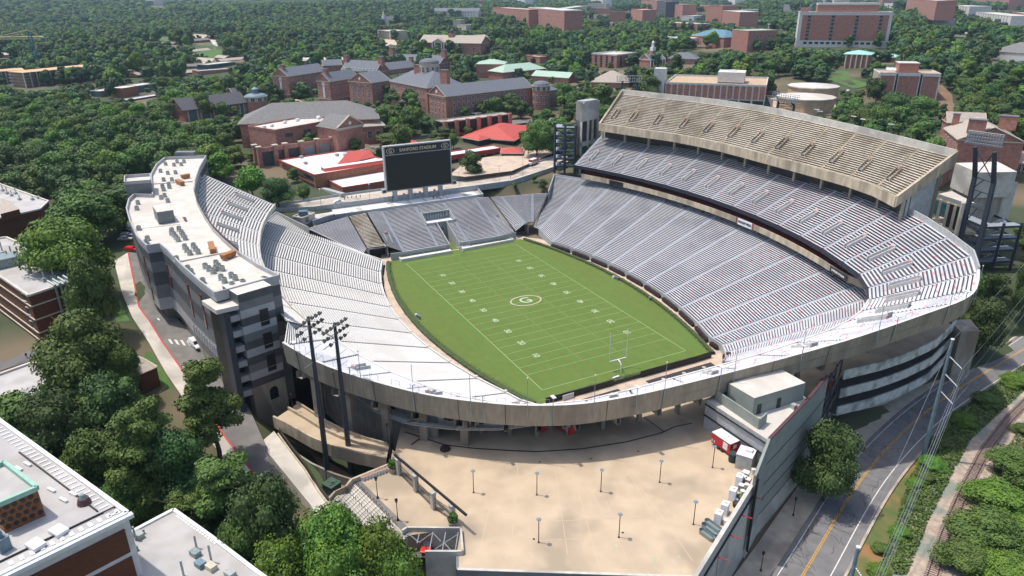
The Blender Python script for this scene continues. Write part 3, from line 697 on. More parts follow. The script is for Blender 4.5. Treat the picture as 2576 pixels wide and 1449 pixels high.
def ell(rx,ry,w,z,mi,n=48):
    for i in range(n):
        a0,a1=2*math.pi*i/n,2*math.pi*(i+1)/n
        q=lambda a,k:(c0[0]+(rx+k)*math.cos(a),c0[1]+(ry+k)*math.sin(a),z)
        b.face([q(a0,0),q(a0,w),q(a1,w),q(a1,0)],mi)
c0=P(1323,756,0)
ell(3.7,5.3,.45,.02,0);ell(4.15,5.75,.14,.024,1)
b.build('field_emblem',['mark_white','paint_red'],kind='structure')
text('G',6.3,frame((c0[0]-.1,c0[1],.03),(0,1,0),(0,0,1)),'mark_white',depth=.002,name='emblem_letter',kind='structure')
# goalposts
def goalpost(loc,rz,lab):
    g=thing('goalpost',lab,'goalpost',loc,rz)
    b=MB()
    pr_=[(0,0,0),(0,0,1.3),(-.15,0,2.1),(-.6,0,2.7),(-1.2,0,3.0),(-1.8,0,3.1)]
    for i in range(5): b.tube(pr_[i],pr_[i+1],.2,8)
    b.build('gooseneck','white_paint',g,local=True)
    b=MB();b.tube((-1.8,-2.9,3.1),(-1.8,2.9,3.1),.17,8);b.build('crossbar','white_paint',g,local=True)
    for y in (-2.85,2.85):
        b=MB();b.tube((-1.8,y,3.1),(-1.8,y,12.3),.12,6,.1);b.tube((-1.8,y,12.1),(-1.8,y,12.7),.09,6,mi=1);b.build('upright',['white_paint','orange'],g,local=True)
    return g
goalpost((56.6,0,0),0,'white gooseneck goalpost at the near end of the field beside the black fence')
goalpost((-56.6,0,0),math.pi,'white goalpost at the far end of the field in front of the tunnel')
# hedges round the field
def long_hedge(pts,nm,lab,w=1.5,h=1.2,mt='hedge_green'):
    th=thing(nm,lab,'hedge',(*pts[0][:2],0))
    b=MB();rr=random.Random(3);k=0;P_=np.array(pts)[:,:2]
    prof=[(-w/2,0),(-w/2,h*.75),(-w*.2,h),(w*.2,h*.96),(w/2,h*.7),(w/2,0)];rows=[]
    d=np.gradient(P_,axis=0);d/=np.linalg.norm(d,axis=1)[:,None]
    for p,e in zip(P_,d):
        n=np.array([-e[1],e[0]]);rows.append([(p[0]+n[0]*a+rr.uniform(-.12,.12),p[1]+n[1]*a+rr.uniform(-.12,.12),hh+rr.uniform(-.12,.12)*(hh>0)) for a,hh in prof])
    for i in range(len(rows)-1):
        for j in range(5): b.face([rows[i][j],rows[i+1][j],rows[i+1][j+1],rows[i][j+1]])
    b.build('foliage',mt,th);return th
X1=np.linspace(-59,60.5,150)
long_hedge([(x,hy(x)+.6) for x in X1],'field_hedge','long low green hedge between the grass and the walk on the silver bench side',w=1.2,h=.9)
long_hedge([(x,-hy(x)-.7) for x in X1],'field_hedge','long low green hedge between the grass and the walk on the white bench side',w=1.5,h=.9)
long_hedge([(-60.1+.0*y,y) for y in np.linspace(-25,-4,30)],'field_hedge','short green hedge at the far end left of the goalpost tunnel',w=1.2,h=1.3)
long_hedge([(-60.,y) for y in np.linspace(2,25,30)],'field_hedge','short green hedge at the far end right of the goalpost tunnel',w=1.2,h=1.3)
long_hedge([(60.2,y) for y in np.linspace(-24,22,50)],'field_hedge','scrubby low hedge of reddish tips beside the black fence at the near end',w=1.3,h=.8,mt='hedge_green')
# inner rails
for sg,lab in ((1,'thin brown rail inside the hedge on the silver bench side'),(-1,'thin brown rail inside the hedge on the white bench side')):
    g=thing('field_rail',lab,'rail',(0,sg*40,0));b=MB();P_=[(x,sg*(hy(x)-.5),.75) for x in np.linspace(-59,60,60)]
    for i in range(59):
        b.tube(P_[i],P_[i+1],.05,4);b.tube((P_[i][0],P_[i][1],0),P_[i],.04,4)
    b.build('rail','rust',g)
# black fence at the near end, white notice boards
g=thing('screen_fence','black cloth covered fence along the near end line','fence',(61.4,0,0))
b=MB();b.wallstrip([(61.3,-27),(61.6,-14),(61.6,-6)],0,1.7,.12);b.wallstrip([(61.6,3),(61.8,22),(61.5,28.3)],0,1.9,.14);b.wallstrip([(61.6,-6),(61.6,3)],0,1.1,.05);b.build('cloth','black',g)
b=MB()
for y in np.arange(-27,29,2.5): b.tube((61.45,y,0),(61.45,y,2.),.05,5)
b.build('posts','steel_dark',g)
b=MB();b.box((62,-20.6,.75),(.12,3.4,1.4));b.build('notice_board','white_paint',org=(62,-20.6,0),label='plain white board leaning on the black fence near the left corner of the end line',cat='board')
b=MB();b.box((59.2,-3.6,.6),(.5,2.2,.35),.1);b.build('field_bench','white_paint',org=(59.2,-3.6,0),label='short white bench lying on the hedge behind the near goalpost',cat='bench')
# rubber mats with pale discs in the near walk
for (y0,y1,lab) in ((-24,-6,'dark rubber matting with pale discs on the near walk, left strip'),(3,26,'dark rubber matting with pale discs on the near walk, right strip')):
    g=thing('ground_mat',lab,'mat',(65.4,(y0+y1)/2,0))
    b=MB();b.face([(63.8,y0,-.02),(67.,y0,-.02),(67.,y1,-.02),(63.8,y1,-.02)]);b.build('matting','mat_black',g)
    for k in range(3):
        b=MB();y=y0+(k+.7)*(y1-y0)/3.2
        b.face([(65.2+.55*math.cos(a),y+.55*math.sin(a),-.005) for a in np.linspace(0,2*math.pi,16,endpoint=False)]);b.build('disc','walk_pink',g)
# sideline odds: water coolers, flower tubs
def cooler(p,lab):
    g=thing('drinks_cart',lab,'cart',p);b=MB()
    for k in range(3): b.tube((k*.75-.75,.1,.1),(k*.75-.75,.1,1.15),.33,10)
    b.build('barrels','galv',g,local=True);b=MB();b.box((-1.6,-.2,.5),(.7,.7,.9));b.build('crate','white_paint',g,local=True)
cooler(P(*t(1,2,1050,1365),0),'row of grey green barrels and a white crate on the field edge by the hedge')
cooler(P(*t(2,1,1635,305),0),'small white cart standing on the grass by the hedge on the white bench side')
b=MB();b.tube((0,0,0),(0,0,1.1),.42,12);b.tube((0,0,1.1),(0,0,1.2),.46,12);o=b.build('bin','galv',org=(0,0,0),label='single grey green barrel at the hedge beyond the right sideline',cat='barrel');o.location=P(*t(2,2,1385,122),0)
# =================== TERRAIN, ROADS, RAILWAY ===================
def grid():
    a=np.sign(np.linspace(-1,1,190))*np.abs(np.linspace(-1,1,190))**3
    X=np.concatenate([-9000*np.linspace(1,0,120)[:-1]**2.6-30,np.linspace(-30,260,48),260+1200*np.linspace(0,1,20)[1:]**2])
    Yp=np.concatenate([-60-5000*np.linspace(1,0,60)[:-1]**2.6,np.linspace(-60,200,44),200+9500*np.linspace(0,1,110)[1:]**2.6])
    XX,YY=np.meshgrid(X,Yp,indexing='ij');Z=T(XX,YY);n,m_=XX.shape
    V=np.stack([XX,YY,Z],-1).reshape(-1,3);i,j=np.meshgrid(np.arange(n-1),np.arange(m_-1),indexing='ij');k=(i*m_+j).ravel()
    Fc=np.stack([k,k+m_,k+m_+1,k+1],1);me=bpy.data.meshes.new('ground');me.from_pydata(V.tolist(),[],Fc.tolist());me.materials.append(M['earth'])
    me.polygons.foreach_set('use_smooth',[True]*len(Fc));o=bpy.data.objects.new('ground',me);COL.objects.link(o);tag(o,kind='structure')
grid()
def roadset(nm,pts,w,lines=(),walk=None,z=.25,mt='asphalt'):
    b=MB();ribbon(b,pts,w/2,-w/2,z,0,step=4);b.build(nm,mt,kind='structure')
    for k,(nm2,o,lw,mt2,dash) in enumerate(lines):
        b=MB();ribbon(b,pts,o+lw/2,o-lw/2,z+.02,0,step=4,dash=dash);b.build(nm2,mt2,kind='structure')
ROAD=[P(u,v,-3)[:2] for u,v in ((1950,1560),(2022,1449),(2090,1328),(2160,1213),(2230,1130),(2330,1035),(2440,962),(2576,885),(2800,775))]
roadset('road',ROAD,9.2,(('lane_line',.16,.16,'paint_yellow',None),('lane_line',-.16,.16,'paint_yellow',None),('edge_line',3.6,.18,'paint_white',None),('edge_line',-4.1,.2,'paint_white',None)),z=.35)
b=MB();ribbon(b,ROAD,-4.6,-6.,.345,0,step=4);b.build('road_shoulder','asphalt',kind='structure')
b=MB();ribbon(b,ROAD,5.,4.6,.47,0,step=4);ribbon(b,ROAD,-6.,-6.5,.47,0,step=4);b.build('kerb','sidewalk_tan',kind='structure')
b=MB();ribbon(b,ROAD,9.8,5.,.46,0,step=4);b.build('pavement','sidewalk_tan',kind='structure')
# patched cracks
b=MB();out,n_=drape(ROAD,1,step=2);zc=T(out[:,0],out[:,1]);zz=zc.copy()
for _ in range(20): zz[1:-1]=(zz[:-2]+zz[1:-1]*2+zz[2:])/4
rr=random.Random(5)
for k in range(330):
    i=rr.randrange(4,len(out)-8);o=rr.uniform(-4,4);p=out[i]+n_[i]*o;ang=rr.choice([0,0,1.57,1.57,.7])+rr.uniform(-.3,.3);td=np.array([n_[i][1],-n_[i][0]])
    for s in range(rr.randint(2,5)):
        d=(td*math.cos(ang)+n_[i]*math.sin(ang));L=rr.uniform(.5,1.5);q=p+d*L;pe=np.array([-d[1],d[0]])*.035
        if abs((q-out[i])@n_[i])<4.1: b.face([(*(p-pe),zz[i]+.375),(*(q-pe),zz[i]+.375),(*(q+pe),zz[i]+.375),(*(p+pe),zz[i]+.375)])
        p=q;ang+=rr.uniform(-.9,.9)
b.build('sealed_cracks','crack',kind='structure')
# verge, ballast and railway
RAIL=[P(u,v,-2)[:2] for u,v in ((2295,1560),(2345,1449),(2380,1340),(2425,1235),(2480,1130),(2540,1050),(2640,950),(2760,860))]
def between(nm,p0,o0,p1,o1,mt,off=.15,n=60,m_=8):
    A0_=resample2(np.array(drape(p0,1)[0])+drape(p0,1)[1]*o0,n);B0_=resample2(np.array(drape(p1,1)[0])+drape(p1,1)[1]*o1,n);b=MB();gx=[[A0_[i]+(B0_[i]-A0_[i])*j/m_ for j in range(m_+1)] for i in range(n)];zz_=T(np.array(gx)[...,0],np.array(gx)[...,1])+off
    for i in range(n-1):
        for j in range(m_): b.face([(*gx[i][j],zz_[i][j]),(*gx[i+1][j],zz_[i+1][j]),(*gx[i+1][j+1],zz_[i+1][j+1]),(*gx[i][j+1],zz_[i][j+1])])
    b.build(nm,mt,kind='structure')
def resample2(pts,n):
    d=np.r_[0,np.cumsum(np.linalg.norm(np.diff(pts,axis=0),axis=1))];s=np.linspace(0,d[-1],n);return [np.array([np.interp(x,d,pts[:,k]) for k in range(2)]) for x in s]
between('verge',ROAD,-6.4,RAIL,7.5,'verge')
between('verge',RAIL,-4.8,RAIL,-32,'verge')
b=MB();ribbon(b,RAIL,8.,-6.,.3,0,step=4);b.build('ballast','ballast',kind='structure')
g=thing('railway_track','single railway track with purple brown rails on pale worn sleepers','railway track',(*RAIL[2],-2))
out,n_=drape(RAIL,1,step=.62);zc=T(out[:,0],out[:,1])
for _ in range(60): zc[1:-1]=(zc[:-2]+zc[1:-1]*2+zc[2:])/4
b=MB();rr=random.Random(2)
for i in range(0,len(out)):
    p=out[i];d=n_[i];b.box((p[0]+d[0]*rr.uniform(-.06,.06),p[1]+d[1]*rr.uniform(-.06,.06),zc[i]+.4),(2.6,.25,.16),math.atan2(d[1],d[0])+rr.uniform(-.03,.03))
o=b.build('sleepers','sleeper',g)
for s in (-.75,.75):
    b=MB();q=[(out[i][0]+n_[i][0]*s,out[i][1]+n_[i][1]*s,zc[i]+.57) for i in range(0,len(out),4)]
    for i in range(len(q)-1): b.tube(q[i],q[i+1],.075,4)
    b.build('rail','rust',g)
# street beside the press building
ST=[P(u,v,12)[:2] for u,v in ((345,640),(370,700),(420,800),(470,880),(540,990),(600,1090),(690,1190),(765,1290),(850,1400))]
STz=lambda out:T(out[:,0],out[:,1])
def off_line(pts,o):
    pts=np.array(pts);d=np.gradient(pts,axis=0);d/=np.linalg.norm(d,axis=1)[:,None];return [tuple(p) for p in pts+np.c_[-d[:,1],d[:,0]]*o]
W0=[t(1,0,1150,1190),t(2,0,1230,60),t(2,0,1330,300),t(2,0,1500,560),t(2,0,1680,880),t(2,0,1900,1200),(535,1120),(650,1270),(760,1420)]
W1=[t(1,0,1290,1100),t(2,0,1400,200),t(2,0,1510,350),t(2,0,1640,560),t(2,0,1830,830),t(2,0,2060,1200),(572,1110),(690,1260),(800,1410)]
zt=.28
b=MB();W0=[G(*p) for p in W0];W1=[G(*p) for p in W1]
for i in range(len(W0)-1): b.face([(*W0[i][:2],W0[i][2]+.38),(*W1[i][:2],W1[i][2]+.38),(*W1[i+1][:2],W1[i+1][2]+.38),(*W0[i+1][:2],W0[i+1][2]+.38)][::-1])
b.build('pavement','sidewalk',kind='structure')
b=MB()
for i in range(len(W1)-1): b.wallstrip([W1[i],W1[i+1]],[W1[i][2]-.3,W1[i+1][2]-.3],[W1[i][2]+.42,W1[i+1][2]+.42],.35)
b.build('kerb','paint_red',kind='structure')
E1=[G(*p) for p in (t(1,0,1430,1000),t(2,0,1560,40),t(2,0,1800,330),t(2,0,2060,600),t(2,0,2230,760),t(2,0,2500,1200),(668,1120),(745,1225),(850,1370))]
b=MB()
for i in range(len(W1)-1): b.face([(*W1[i][:2],W1[i][2]+.26),(*E1[i][:2],E1[i][2]+.26),(*E1[i+1][:2],E1[i+1][2]+.26),(*W1[i+1][:2],W1[i+1][2]+.26)][::-1])
b.build('street','asphalt_light',kind='structure')
b=MB()
def mark(pxs,z=.3,mi=0): b.face([(*(q:=G(*p))[:2],q[2]+z) for p in pxs],mi)
for k in range(4): mark([t(2,0,1700+60*k-8,525+4*k),t(2,0,1728+60*k-8,527+4*k),t(2,0,1760+60*k-8,585+2*k),t(2,0,1738+60*k-8,583+2*k)])
mark([t(2,0,1595,310),t(2,0,1612,330),t(2,0,1608,338),t(2,0,1578,320)])
for k in range(5): mark([t(2,0,1830+38*k,800-14*k),t(2,0,1848+38*k,795-14*k),t(2,0,1885+38*k,840-16*k),t(2,0,1868+38*k,846-16*k)])
b.build('street_markings','paint_white',kind='structure')
b=MB();mark([t(2,0,1210,110),t(2,0,1270,270),t(2,0,1500,620),t(2,0,1680,900),t(2,0,1760,1040),t(2,0,1640,1020),t(2,0,1360,640),t(2,0,1150,300)],.2)
b.build('lawn','lawn',kind='structure')
b=MB();mark([(0,860),(60,830),(140,870),(200,900),(170,960),(90,905),(0,935)],.22);b.build('car_park','asphalt_light',kind='structure')
# walk beside the light poles
A_=[t(3,1,20,100),t(3,1,-200,-200),t(3,1,130,-60),t(3,1,220,40),t(3,1,380,240),t(3,1,560,470),t(3,1,735,700),t(3,1,760,760),t(3,1,600,870),t(3,1,560,745)]
b=MB();b.prism([P(*p,10.45)[:2] for p in [t(3,1,40,110),t(3,1,180,-10),t(3,1,735,695),t(3,1,775,745),t(3,1,600,880),t(3,1,555,740)]],4,10.45);b.build('pavement','sidewalk',kind='structure')
# =================== PRESS BUILDING ===================
def zA(x,y): return (308.6+x*.2592,362.2+y*.2592)
def zB(x,y): return (1771+x*.2499,1046.5+y*.2499)
def zC(x,y): return (603.7+x*.2037,241.5+y*.2037)
ZR=40.
S=thing('press_building','long curved grey press building with a white roof full of cooling units','building',(-20,-105,12))
inn=[zA(808,112),zA(740,230),zA(700,350),(zA(690,440)),zA(720,560),zA(790,690),zA(880,820),zA(990,930),zA(1130,1050),zA(1300,1160),zA(1515,1272)]
outr=[zA(895,1440),zA(740,1320),zA(560,1160),zA(430,1020),zA(362,965)]
out2=[zA(235,983),zA(140,890),zA(70,740),zA(36,620),zA(60,530),zA(110,485)]
far=[zA(290,490),zA(275,290),zA(330,190),zA(410,128)]
PB=[P(*p,ZR)[:2] for p in inn+outr+out2+far]
bands=[(11,18,'z'),(21.9,25.2,2),(25.2,28.8,0),(28.8,32.4,1),(32.4,35.2,0),(35.2,37.8,1),(37.8,40.,2)]
b=MB()
cen_=np.mean(PB,axis=0)
for z0,z1,mi in bands:
    if mi=='z': continue
    b.prism(PB,z0,z1-(1. if z1==40. else 0),mi,topmi=3,top=(z1==40.),bot=(z0==21.9))
b.build('wall',['panel_grey','panel_dark','panel_light','roof_white'],S)
b=MB();ii=PB+[PB[0]];b.wallstrip(ii,[38.95]*len(ii),[40.1]*len(ii),.35,0);b.build('parapet','panel_light',S)
pod=[p+(cen_-p)/np.linalg.norm(cen_-p)*(0 if i<len(inn) else 4.) for i,p in enumerate(PB)]
b=MB();b.prism(pod,8,22,0);b.build('podium','concrete',S)
# red windows on the street front
def on_edge(a,c,s,z,out=.06):
    a,c=A3(a),A3(c);p=a+(c-a)*s;d=(c-a)/np.linalg.norm(c-a);n=np.array([d[1],-d[0]])
    if n@(p-cen_)<0:n=-n
    return (p[0]+n[0]*out,p[1]+n[1]*out,z),math.atan2(d[1],d[0]),n
ne=len(inn)
def ray_edge(u,v):
    d=F*f+Rr*(u-1288)-U*(v-724.5);best=None
    for k in range(ne-1,len(PB)):
        a_,c_=A3(PB[k]),A3(PB[(k+1)%len(PB)]);n=np.array([-(c_-a_)[1],(c_-a_)[0]]);s_=((a_-C[:2])@n)/(d[:2]@n);p=C+d*s_
        tt=(p[:2]-a_)@(c_-a_)/((c_-a_)@(c_-a_))
        if -.02<tt<1.02 and s_>0 and (best is None or s_<best[0]): best=(s_,k,tt,p[2])
    return best
for u,v,h in ((364,656,3.2),(374,695,3.8),(384,738,3.8),(422,676,2.6),(432,710,3.2),(475,731,3.4),(484,775,4.2),(508,759,3.8),(517,803,4.6)):
    q=ray_edge(u,v)
    if q is None: continue
    _,i,s,z=q;o,rz,n=on_edge(PB[i],PB[(i+1)%len(PB)],s,z);b=MB();w_=1.5 if v<660 or u>470 else 1.3;b.box(o,(w_,.12,h),rz,0);b.box((o[0]+n[0]*.05,o[1]+n[1]*.05,z),(w_-.5,.1,h-.5),rz,1)
    for k in (-1,0,1): b.box((o[0]+n[0]*.09,o[1]+n[1]*.09,z+k*h/4),(w_-.4,.08,.15),rz,0)
    b.build('window',['window_red','glass_dark'],S)
b=MB()
for k in range(4):
    a_,c_=PB[ne+k],PB[ne+k+1] if k<3 else PB[ne+4]
    for j in range(7 if k<2 else 0):
        p=A3(a_)+(A3(c_)-A3(a_))*(j+.5)/7;o,rz,n=on_edge(a_,c_,(j+.5)/7,23.4,.1);b.box(o,(.18,.2,2.2),rz)
b.build('ledge_railing','white_concrete',S)
# inner glazed suites below the roof edge
b=MB();P1=[(p+(cen_*0+0)) for p in PB[:ne]]
for i in range(ne-1):
    o,rz,n=on_edge(PB[i],PB[i+1],.5,36.,.1);L=np.linalg.norm(PB[i+1]-PB[i]);b.box(o,(L*.98,.2,3.4),rz,0);b.box((o[0],o[1],33),(L*.98,.2,3.),rz,0)
b.build('suite_windows','glass_teal',S)
b=MB()
for i in range(3,8):
    b.wallstrip([PB[i],PB[i+1]],39.9,41.,.06)
b.build('roof_rail','rust',S)
# roof ridges and features
def roofpt(p): return P(*p,41.)
def penth(nm,A_,B_,C_,h,mts,base=39.,z=None):
    a,c,d=[P(*p,base+h)[:2] for p in (A_,B_,C_)];b=MB();b.prism([a,c,d,a+d-c],base-.05,base+h,0,topmi=1);return b.build(nm,mts,S)
penth('stair_house',zA(288,600),zA(330,663),zA(490,640),3.6,['panel_grey','roof_white'])
b=MB();a,c,d=[P(*p,44.)[:2] for p in (zA(15,365),zA(270,345),zA(265,283))];q=[a,c,d,a+d-c];b.prism(q,24,43.,0,topmi=1);b.wallstrip(q+[q[0]],43,44,.3,2);b.build('lift_tower',['panel_grey','roof_white','panel_light'],S)
b=MB();b.wallstrip([P(*zA(300,392),39)[:2],P(*zA(680,368),39)[:2]],39,39.35,.4);b.build('roof_kerb','roof_white',S);b=MB();b.wallstrip([P(*zA(540,1150),39)[:2],P(*zA(1065,1045),39)[:2]],39,39.35,.4);b.build('roof_kerb','roof_white',S);b=MB();b.wallstrip([P(*zA(120,828),39)[:2],P(*zA(560,780),39)[:2]],39,39.12,.25);b.build('roof_kerb','roof_white',S)
b=MB();a,c=P(*zA(520,85),41),P(*zA(705,85),41);b.box(((a+c)/2)-np.array([0,0,1]),(np.linalg.norm(a-c),3,3),math.atan2((c-a)[1],(c-a)[0]));b.build('far_stair_house','panel_grey',S)
for k in range(1):
    b=MB();q=[P(*zA(*p),39.02) for p in ((578,708),(605,755),(632,757),(612,708))];b.face(q[::-1]);q=[P(*zA(*p),39.02) for p in ((1335,1290),(1385,1302),(1420,1290),(1370,1278))];b.face(q[::-1]);b.build('roof_hatch','rust',S)
# condensers, orange crates
proto=None
cl={'silver cylinder cooling units clustered near the street corner of the press roof':[(805,1190),(840,1215),(880,1240),(910,1160),(935,1190),(970,1215),(905,1215)],
'silver cylinder cooling units beside the near edge of the press roof':[(958,1300),(990,1330),(1058,1280),(1095,1305)],
'silver cooling units in the long double row on the press roof':[(480,840),(478,865),(500,880),(520,905),(540,930),(550,825),(575,860),(590,885),(610,915)],
'silver cooling units in the square block on the press roof':[(605,1000),(625,1030),(655,1060),(690,990),(710,1020),(735,1050)],
'silver cooling units around the far half of the press roof':[(390,410),(400,440),(455,415),(450,390),(375,520),(410,500),(440,550),(400,345),(480,345),(440,280),(515,275),(500,200),(570,195),(530,170),(598,168)],
'single silver cooling unit standing along the street parapet of the press roof':[(525,1118),(635,1210),(668,1245),(780,1335),(1065,1375),(1170,1350),(245,920),(235,955),(140,625),(150,570),(160,820),(370,260),(418,190)]}
for lab,ps in cl.items():
    for p in ps:
        q=P(*zA(p[0],p[1]+16),39.)
        if proto is None:
            proto=thing('cooling_unit',lab,'cooling unit',q,0,'cooling units on the press roof')
            b=MB();b.tube((0,0,.15),(0,0,1.25),.62,10);b.box((0,0,.08),(1.4,1.4,.16));b.build('casing','ac_metal',proto,local=True)
            b=MB();b.tube((0,0,1.25),(0,0,1.3),.48,10);b.build('fan_grille','fan_dark',proto,local=True)
        else: dup(proto,q,0,1.,lab)
for p,r_,L,lab in (((560,395),-.1,4.6,'long rusty orange crate on the far part of the press roof'),((613,335),1.3,2.6,'short orange crate end on to the long one on the press roof'),((870,1035),-.35,6.,'longest orange roof crate beside the low kerb on the press roof'),((1030,1110),-1.1,3.6,'orange crate on its own near the bench side of the press roof')):
    q=P(*zA(*p),39.);g=thing('roof_crate',lab,'crate',q,.4+r_*1.2);b=MB();b.box((0,0,.9),(L,1.3,1.2),0,0,1.12);b.build('box','orange',g,local=True);b=MB()
    for s in (-1,1): b.box((s*L*.35,0,.15),(.3,1.6,.3))
    b.build('skids','roof_white',g,local=True)
# end tower with striped cladding
S=thing('stair_tower','striped grey stair tower with tall dark openings at the near end of the press building','building',(48,-92,11))
tBL,tBR=P(646,1035,11),P(725,1003,11);d=(tBR-tBL)[:2];Lt=np.linalg.norm(d);d/=Lt;n=np.array([d[1],-d[0]]);n=n if n[0]>0 else -n
TP=[tBL[:2],tBR[:2],tBR[:2]-n*7.5,tBL[:2]-n*7.5]
b=MB();zt=11;b.prism(TP,4,17.,3);z=17.;k=0
while z<39.3:
    b.prism(TP,z,z+1.9,[0,2,1,0,2,0,1,2][k%8],topmi=4,top=True);z+=1.9;k+=1
b.build('wall',['panel_dark','panel_grey','panel_light','tan_concrete','roof_white'],S)
for zc,w_,h_ in ((33.,1.7,3.6),(27.3,1.7,3.4),(21.7,1.7,3.8)):
    p=tBL[:2]+d*Lt*.66+n*.05;b=MB();b.box((*p,zc),(w_+.3,.1,h_+.3),math.atan2(d[1],d[0]),0);b.box((*(p+n*.06),zc-.9),(w_,.08,.12),math.atan2(d[1],d[0]),1);b.build('opening',['black','steel_grey'],S)
b=MB();p=tBL[:2]+d*Lt*.6+n*.05;b.box((*p,13.6),(2.,.14,2.2),math.atan2(d[1],d[0]));b.tube((*(p-n*.05),14.6),(*(p+n*.03),14.6),1.,14);b.build('arched_window','glass_dark',S)
# recessed balconies and the blue fin
u=[tBL[:2]-d*.1,tBL[:2]-d*6.2]
b=MB();bl=tBL[:2]-d*.2-n*3.;b.prism([tBL[:2]-n*3.,tBL[:2]-d*3.4-n*3.,tBL[:2]-d*3.4-n*8,tBL[:2]-n*8],10,36,0);b.build('recess','black',S)
for k in range(6): b=MB();b.prism([tBL[:2]-n*.6,tBL[:2]-d*2.2-n*.8,tBL[:2]-d*2.2-n*3,tBL[:2]-n*3],15.2+k*3.7,16.6+k*3.7,0);b.build('balcony','panel_light',S)
b=MB();b.prism([tBL[:2]-d*2.2-n*.2,tBL[:2]-d*3.4-n*.4,tBL[:2]-d*3.4-n*3,tBL[:2]-d*2.2-n*3],10,36.2,0);b.build('blue_fin','steel_dark',S)
b=MB();b.prism([tBL[:2]-n*.2,tBL[:2]-d*4.6-n*1.,tBL[:2]-d*4.6-n*8.4,tBL[:2]-n*8.],36.4,37.4,0);b.build('canopy','roof_white',S)
# =================== PLAZA ===================
zp=13.
A=P(1750,1449,14)[:2];B_=P(1890,1222,14)[:2]
dAB=(B_-A)/np.linalg.norm(B_-A);A0=A-dAB*30
Cn=np.array([120.,-12.])
gw=[P(*t(3,1,*p),zp)[:2] for p in ((1400,200),(2070,830),(2065,960))]
hole=[P(*t(3,1,*p),zp)[:2] for p in ((1520,955),(2060,960),(2010,1195),(1600,1195))]
fr=P(1150,1384,zp)[:2];fl=P(1151,1432,zp)[:2]
fl2=fl+(fl-fr)/np.linalg.norm(fl-fr)*0
lowR=P(1850,1455,zp)[:2]
inner=[A3(r[0])[:2]*np.array([.9,.9]) for r in ring[5:]]
pl=[gw[1],gw[2],fr,fl,P(1760,1452,zp)[:2],A+dAB*2,B_,Cn,(112.8,6.4),(104.5,19),(101.5,33),(102.4,50),(101.5,66),(96.5,82),(88,84)]+[tuple(x) for x in inner[:-2]]+[(66,-66),gw[0]]
sheet('plaza',[(p[0],p[1],zp) for p in pl],'plaza')
b=MB()
for (x0,y0),(x1,y1) in (((2350,820),(2000,1449-0)),):
    pass
def pj(p,q,w=.12):
    p,q=P(*p,zp),P(*q,zp);d=(q-p)[:2];d/=np.linalg.norm(d);n=np.array([-d[1],d[0]])*w/2;b.face([(*(p[:2]-n),zp+.015),(*(q[:2]-n),zp+.015),(*(q[:2]+n),zp+.015),(*(p[:2]+n),zp+.015)])
for p,q in ((t(3,2,60,330),t(3,2,0,1100)),(t(3,2,430,360),t(3,2,560,1230)),(t(3,2,600,350),t(3,2,880,1370)),(t(3,2,780,560),t(3,2,1160,1270)),(t(3,2,950,700),t(3,2,1100,1100)),(t(3,2,1110,300),t(3,2,1430,850)),(t(3,2,1270,520),t(3,2,1820,1300)),(t(3,1,2350,760),t(3,1,2230,1300)),(t(3,2,10,1110),t(3,2,900,1060)),(t(3,2,420,900),t(3,2,1300,850))): pj(p,q)
b.build('paving_joints','joint',kind='structure')
b=MB()
dr=[t(2,1,1500,1449),t(3,1,1900,130),t(3,1,2200,165),t(3,2,0,188),t(3,2,250,198),t(3,2,700,170),t(3,2,1150,100),t(3,2,1500,10),t(2,2,1640,1395),t(2,2,1810,1360)]
for i in range(len(dr)-1): pj(dr[i],dr[i+1],.35)
pj(t(3,1,1560,130),t(3,1,1660,60),.4);pj(t(2,2,1330,1300),t(2,2,1530,1449),.3)
b.build('drain_channel','black',kind='structure')
b=MB();rr=random.Random(9)
for k in range(22):
    p=P(*t(3,2,1370+rr.random()*330,1240+rr.random()*180),zp+.02);r=rr.uniform(.06,.3);b.face([(p[0]+r*rr.uniform(.5,1.2)*math.cos(a),p[1]+r*rr.uniform(.5,1.2)*math.sin(a),zp+.02) for a in np.linspace(0,2*math.pi,9,endpoint=False)])
for q in ((1050,1145),(1425,1255)):
    p=P(*t(3,2,*q),zp+.02);b.face([(p[0]+.35*math.cos(a),p[1]+.25*math.sin(a),zp+.02) for a in np.linspace(0,2*math.pi,9,endpoint=False)])
b.build('paint_spots','mark_white',kind='structure')
b=MB()
for q in ((280,300),(795,268),(1270,193),(1115,1012),(220,1077)):
    p=P(*t(3,2,*q),zp+.02);b.face([(p[0]+.22*math.cos(a),p[1]+.22*math.sin(a),zp+.02) for a in np.linspace(0,2*math.pi,9,endpoint=False)])
b.build('drain_covers','black',kind='structure')
# front retaining wall and side wall
S=thing('plaza_wall','blue grey concrete retaining wall below the front edge of the plaza','wall',(*fl,0))
b=MB();b.wallstrip([fr,fl,P(1760,1452,zp)[:2]],-2,[13.05,13.05,13.05],.4);b.build('wall','panel_grey',S)
b=MB();b.wallstrip([fl,P(1760,1452,zp)[:2]],13.0,13.12,.5);b.build('coping','concrete_light',S)
S=thing('side_wall','tall pale concrete wall with a sloping coping dropping from the plaza to the road','wall',(*B_,-3))
b=MB();b.wallstrip([A0,A,B_,Cn+dAB*-3],-5,14.2,.7,0);b.build('wall','concrete_light',S)
b=MB();o_=np.array([dAB[1],-dAB[0]]);o_=o_ if o_[0]>0 else -o_
b.wallstrip([A0+o_*.5,B_+o_*.5],11.6,12.,.25);b.build('dark_band','navy_fascia',S)
for k in range(5):
    b=MB();p=A+dAB*(2+k*6.2)+o_*.3;b.tube((*p,11.9),(*(p+o_*2.2),12.1),.09,6);b.build('red_arm','kiosk_red',S)
b=MB();q=A+o_*.42
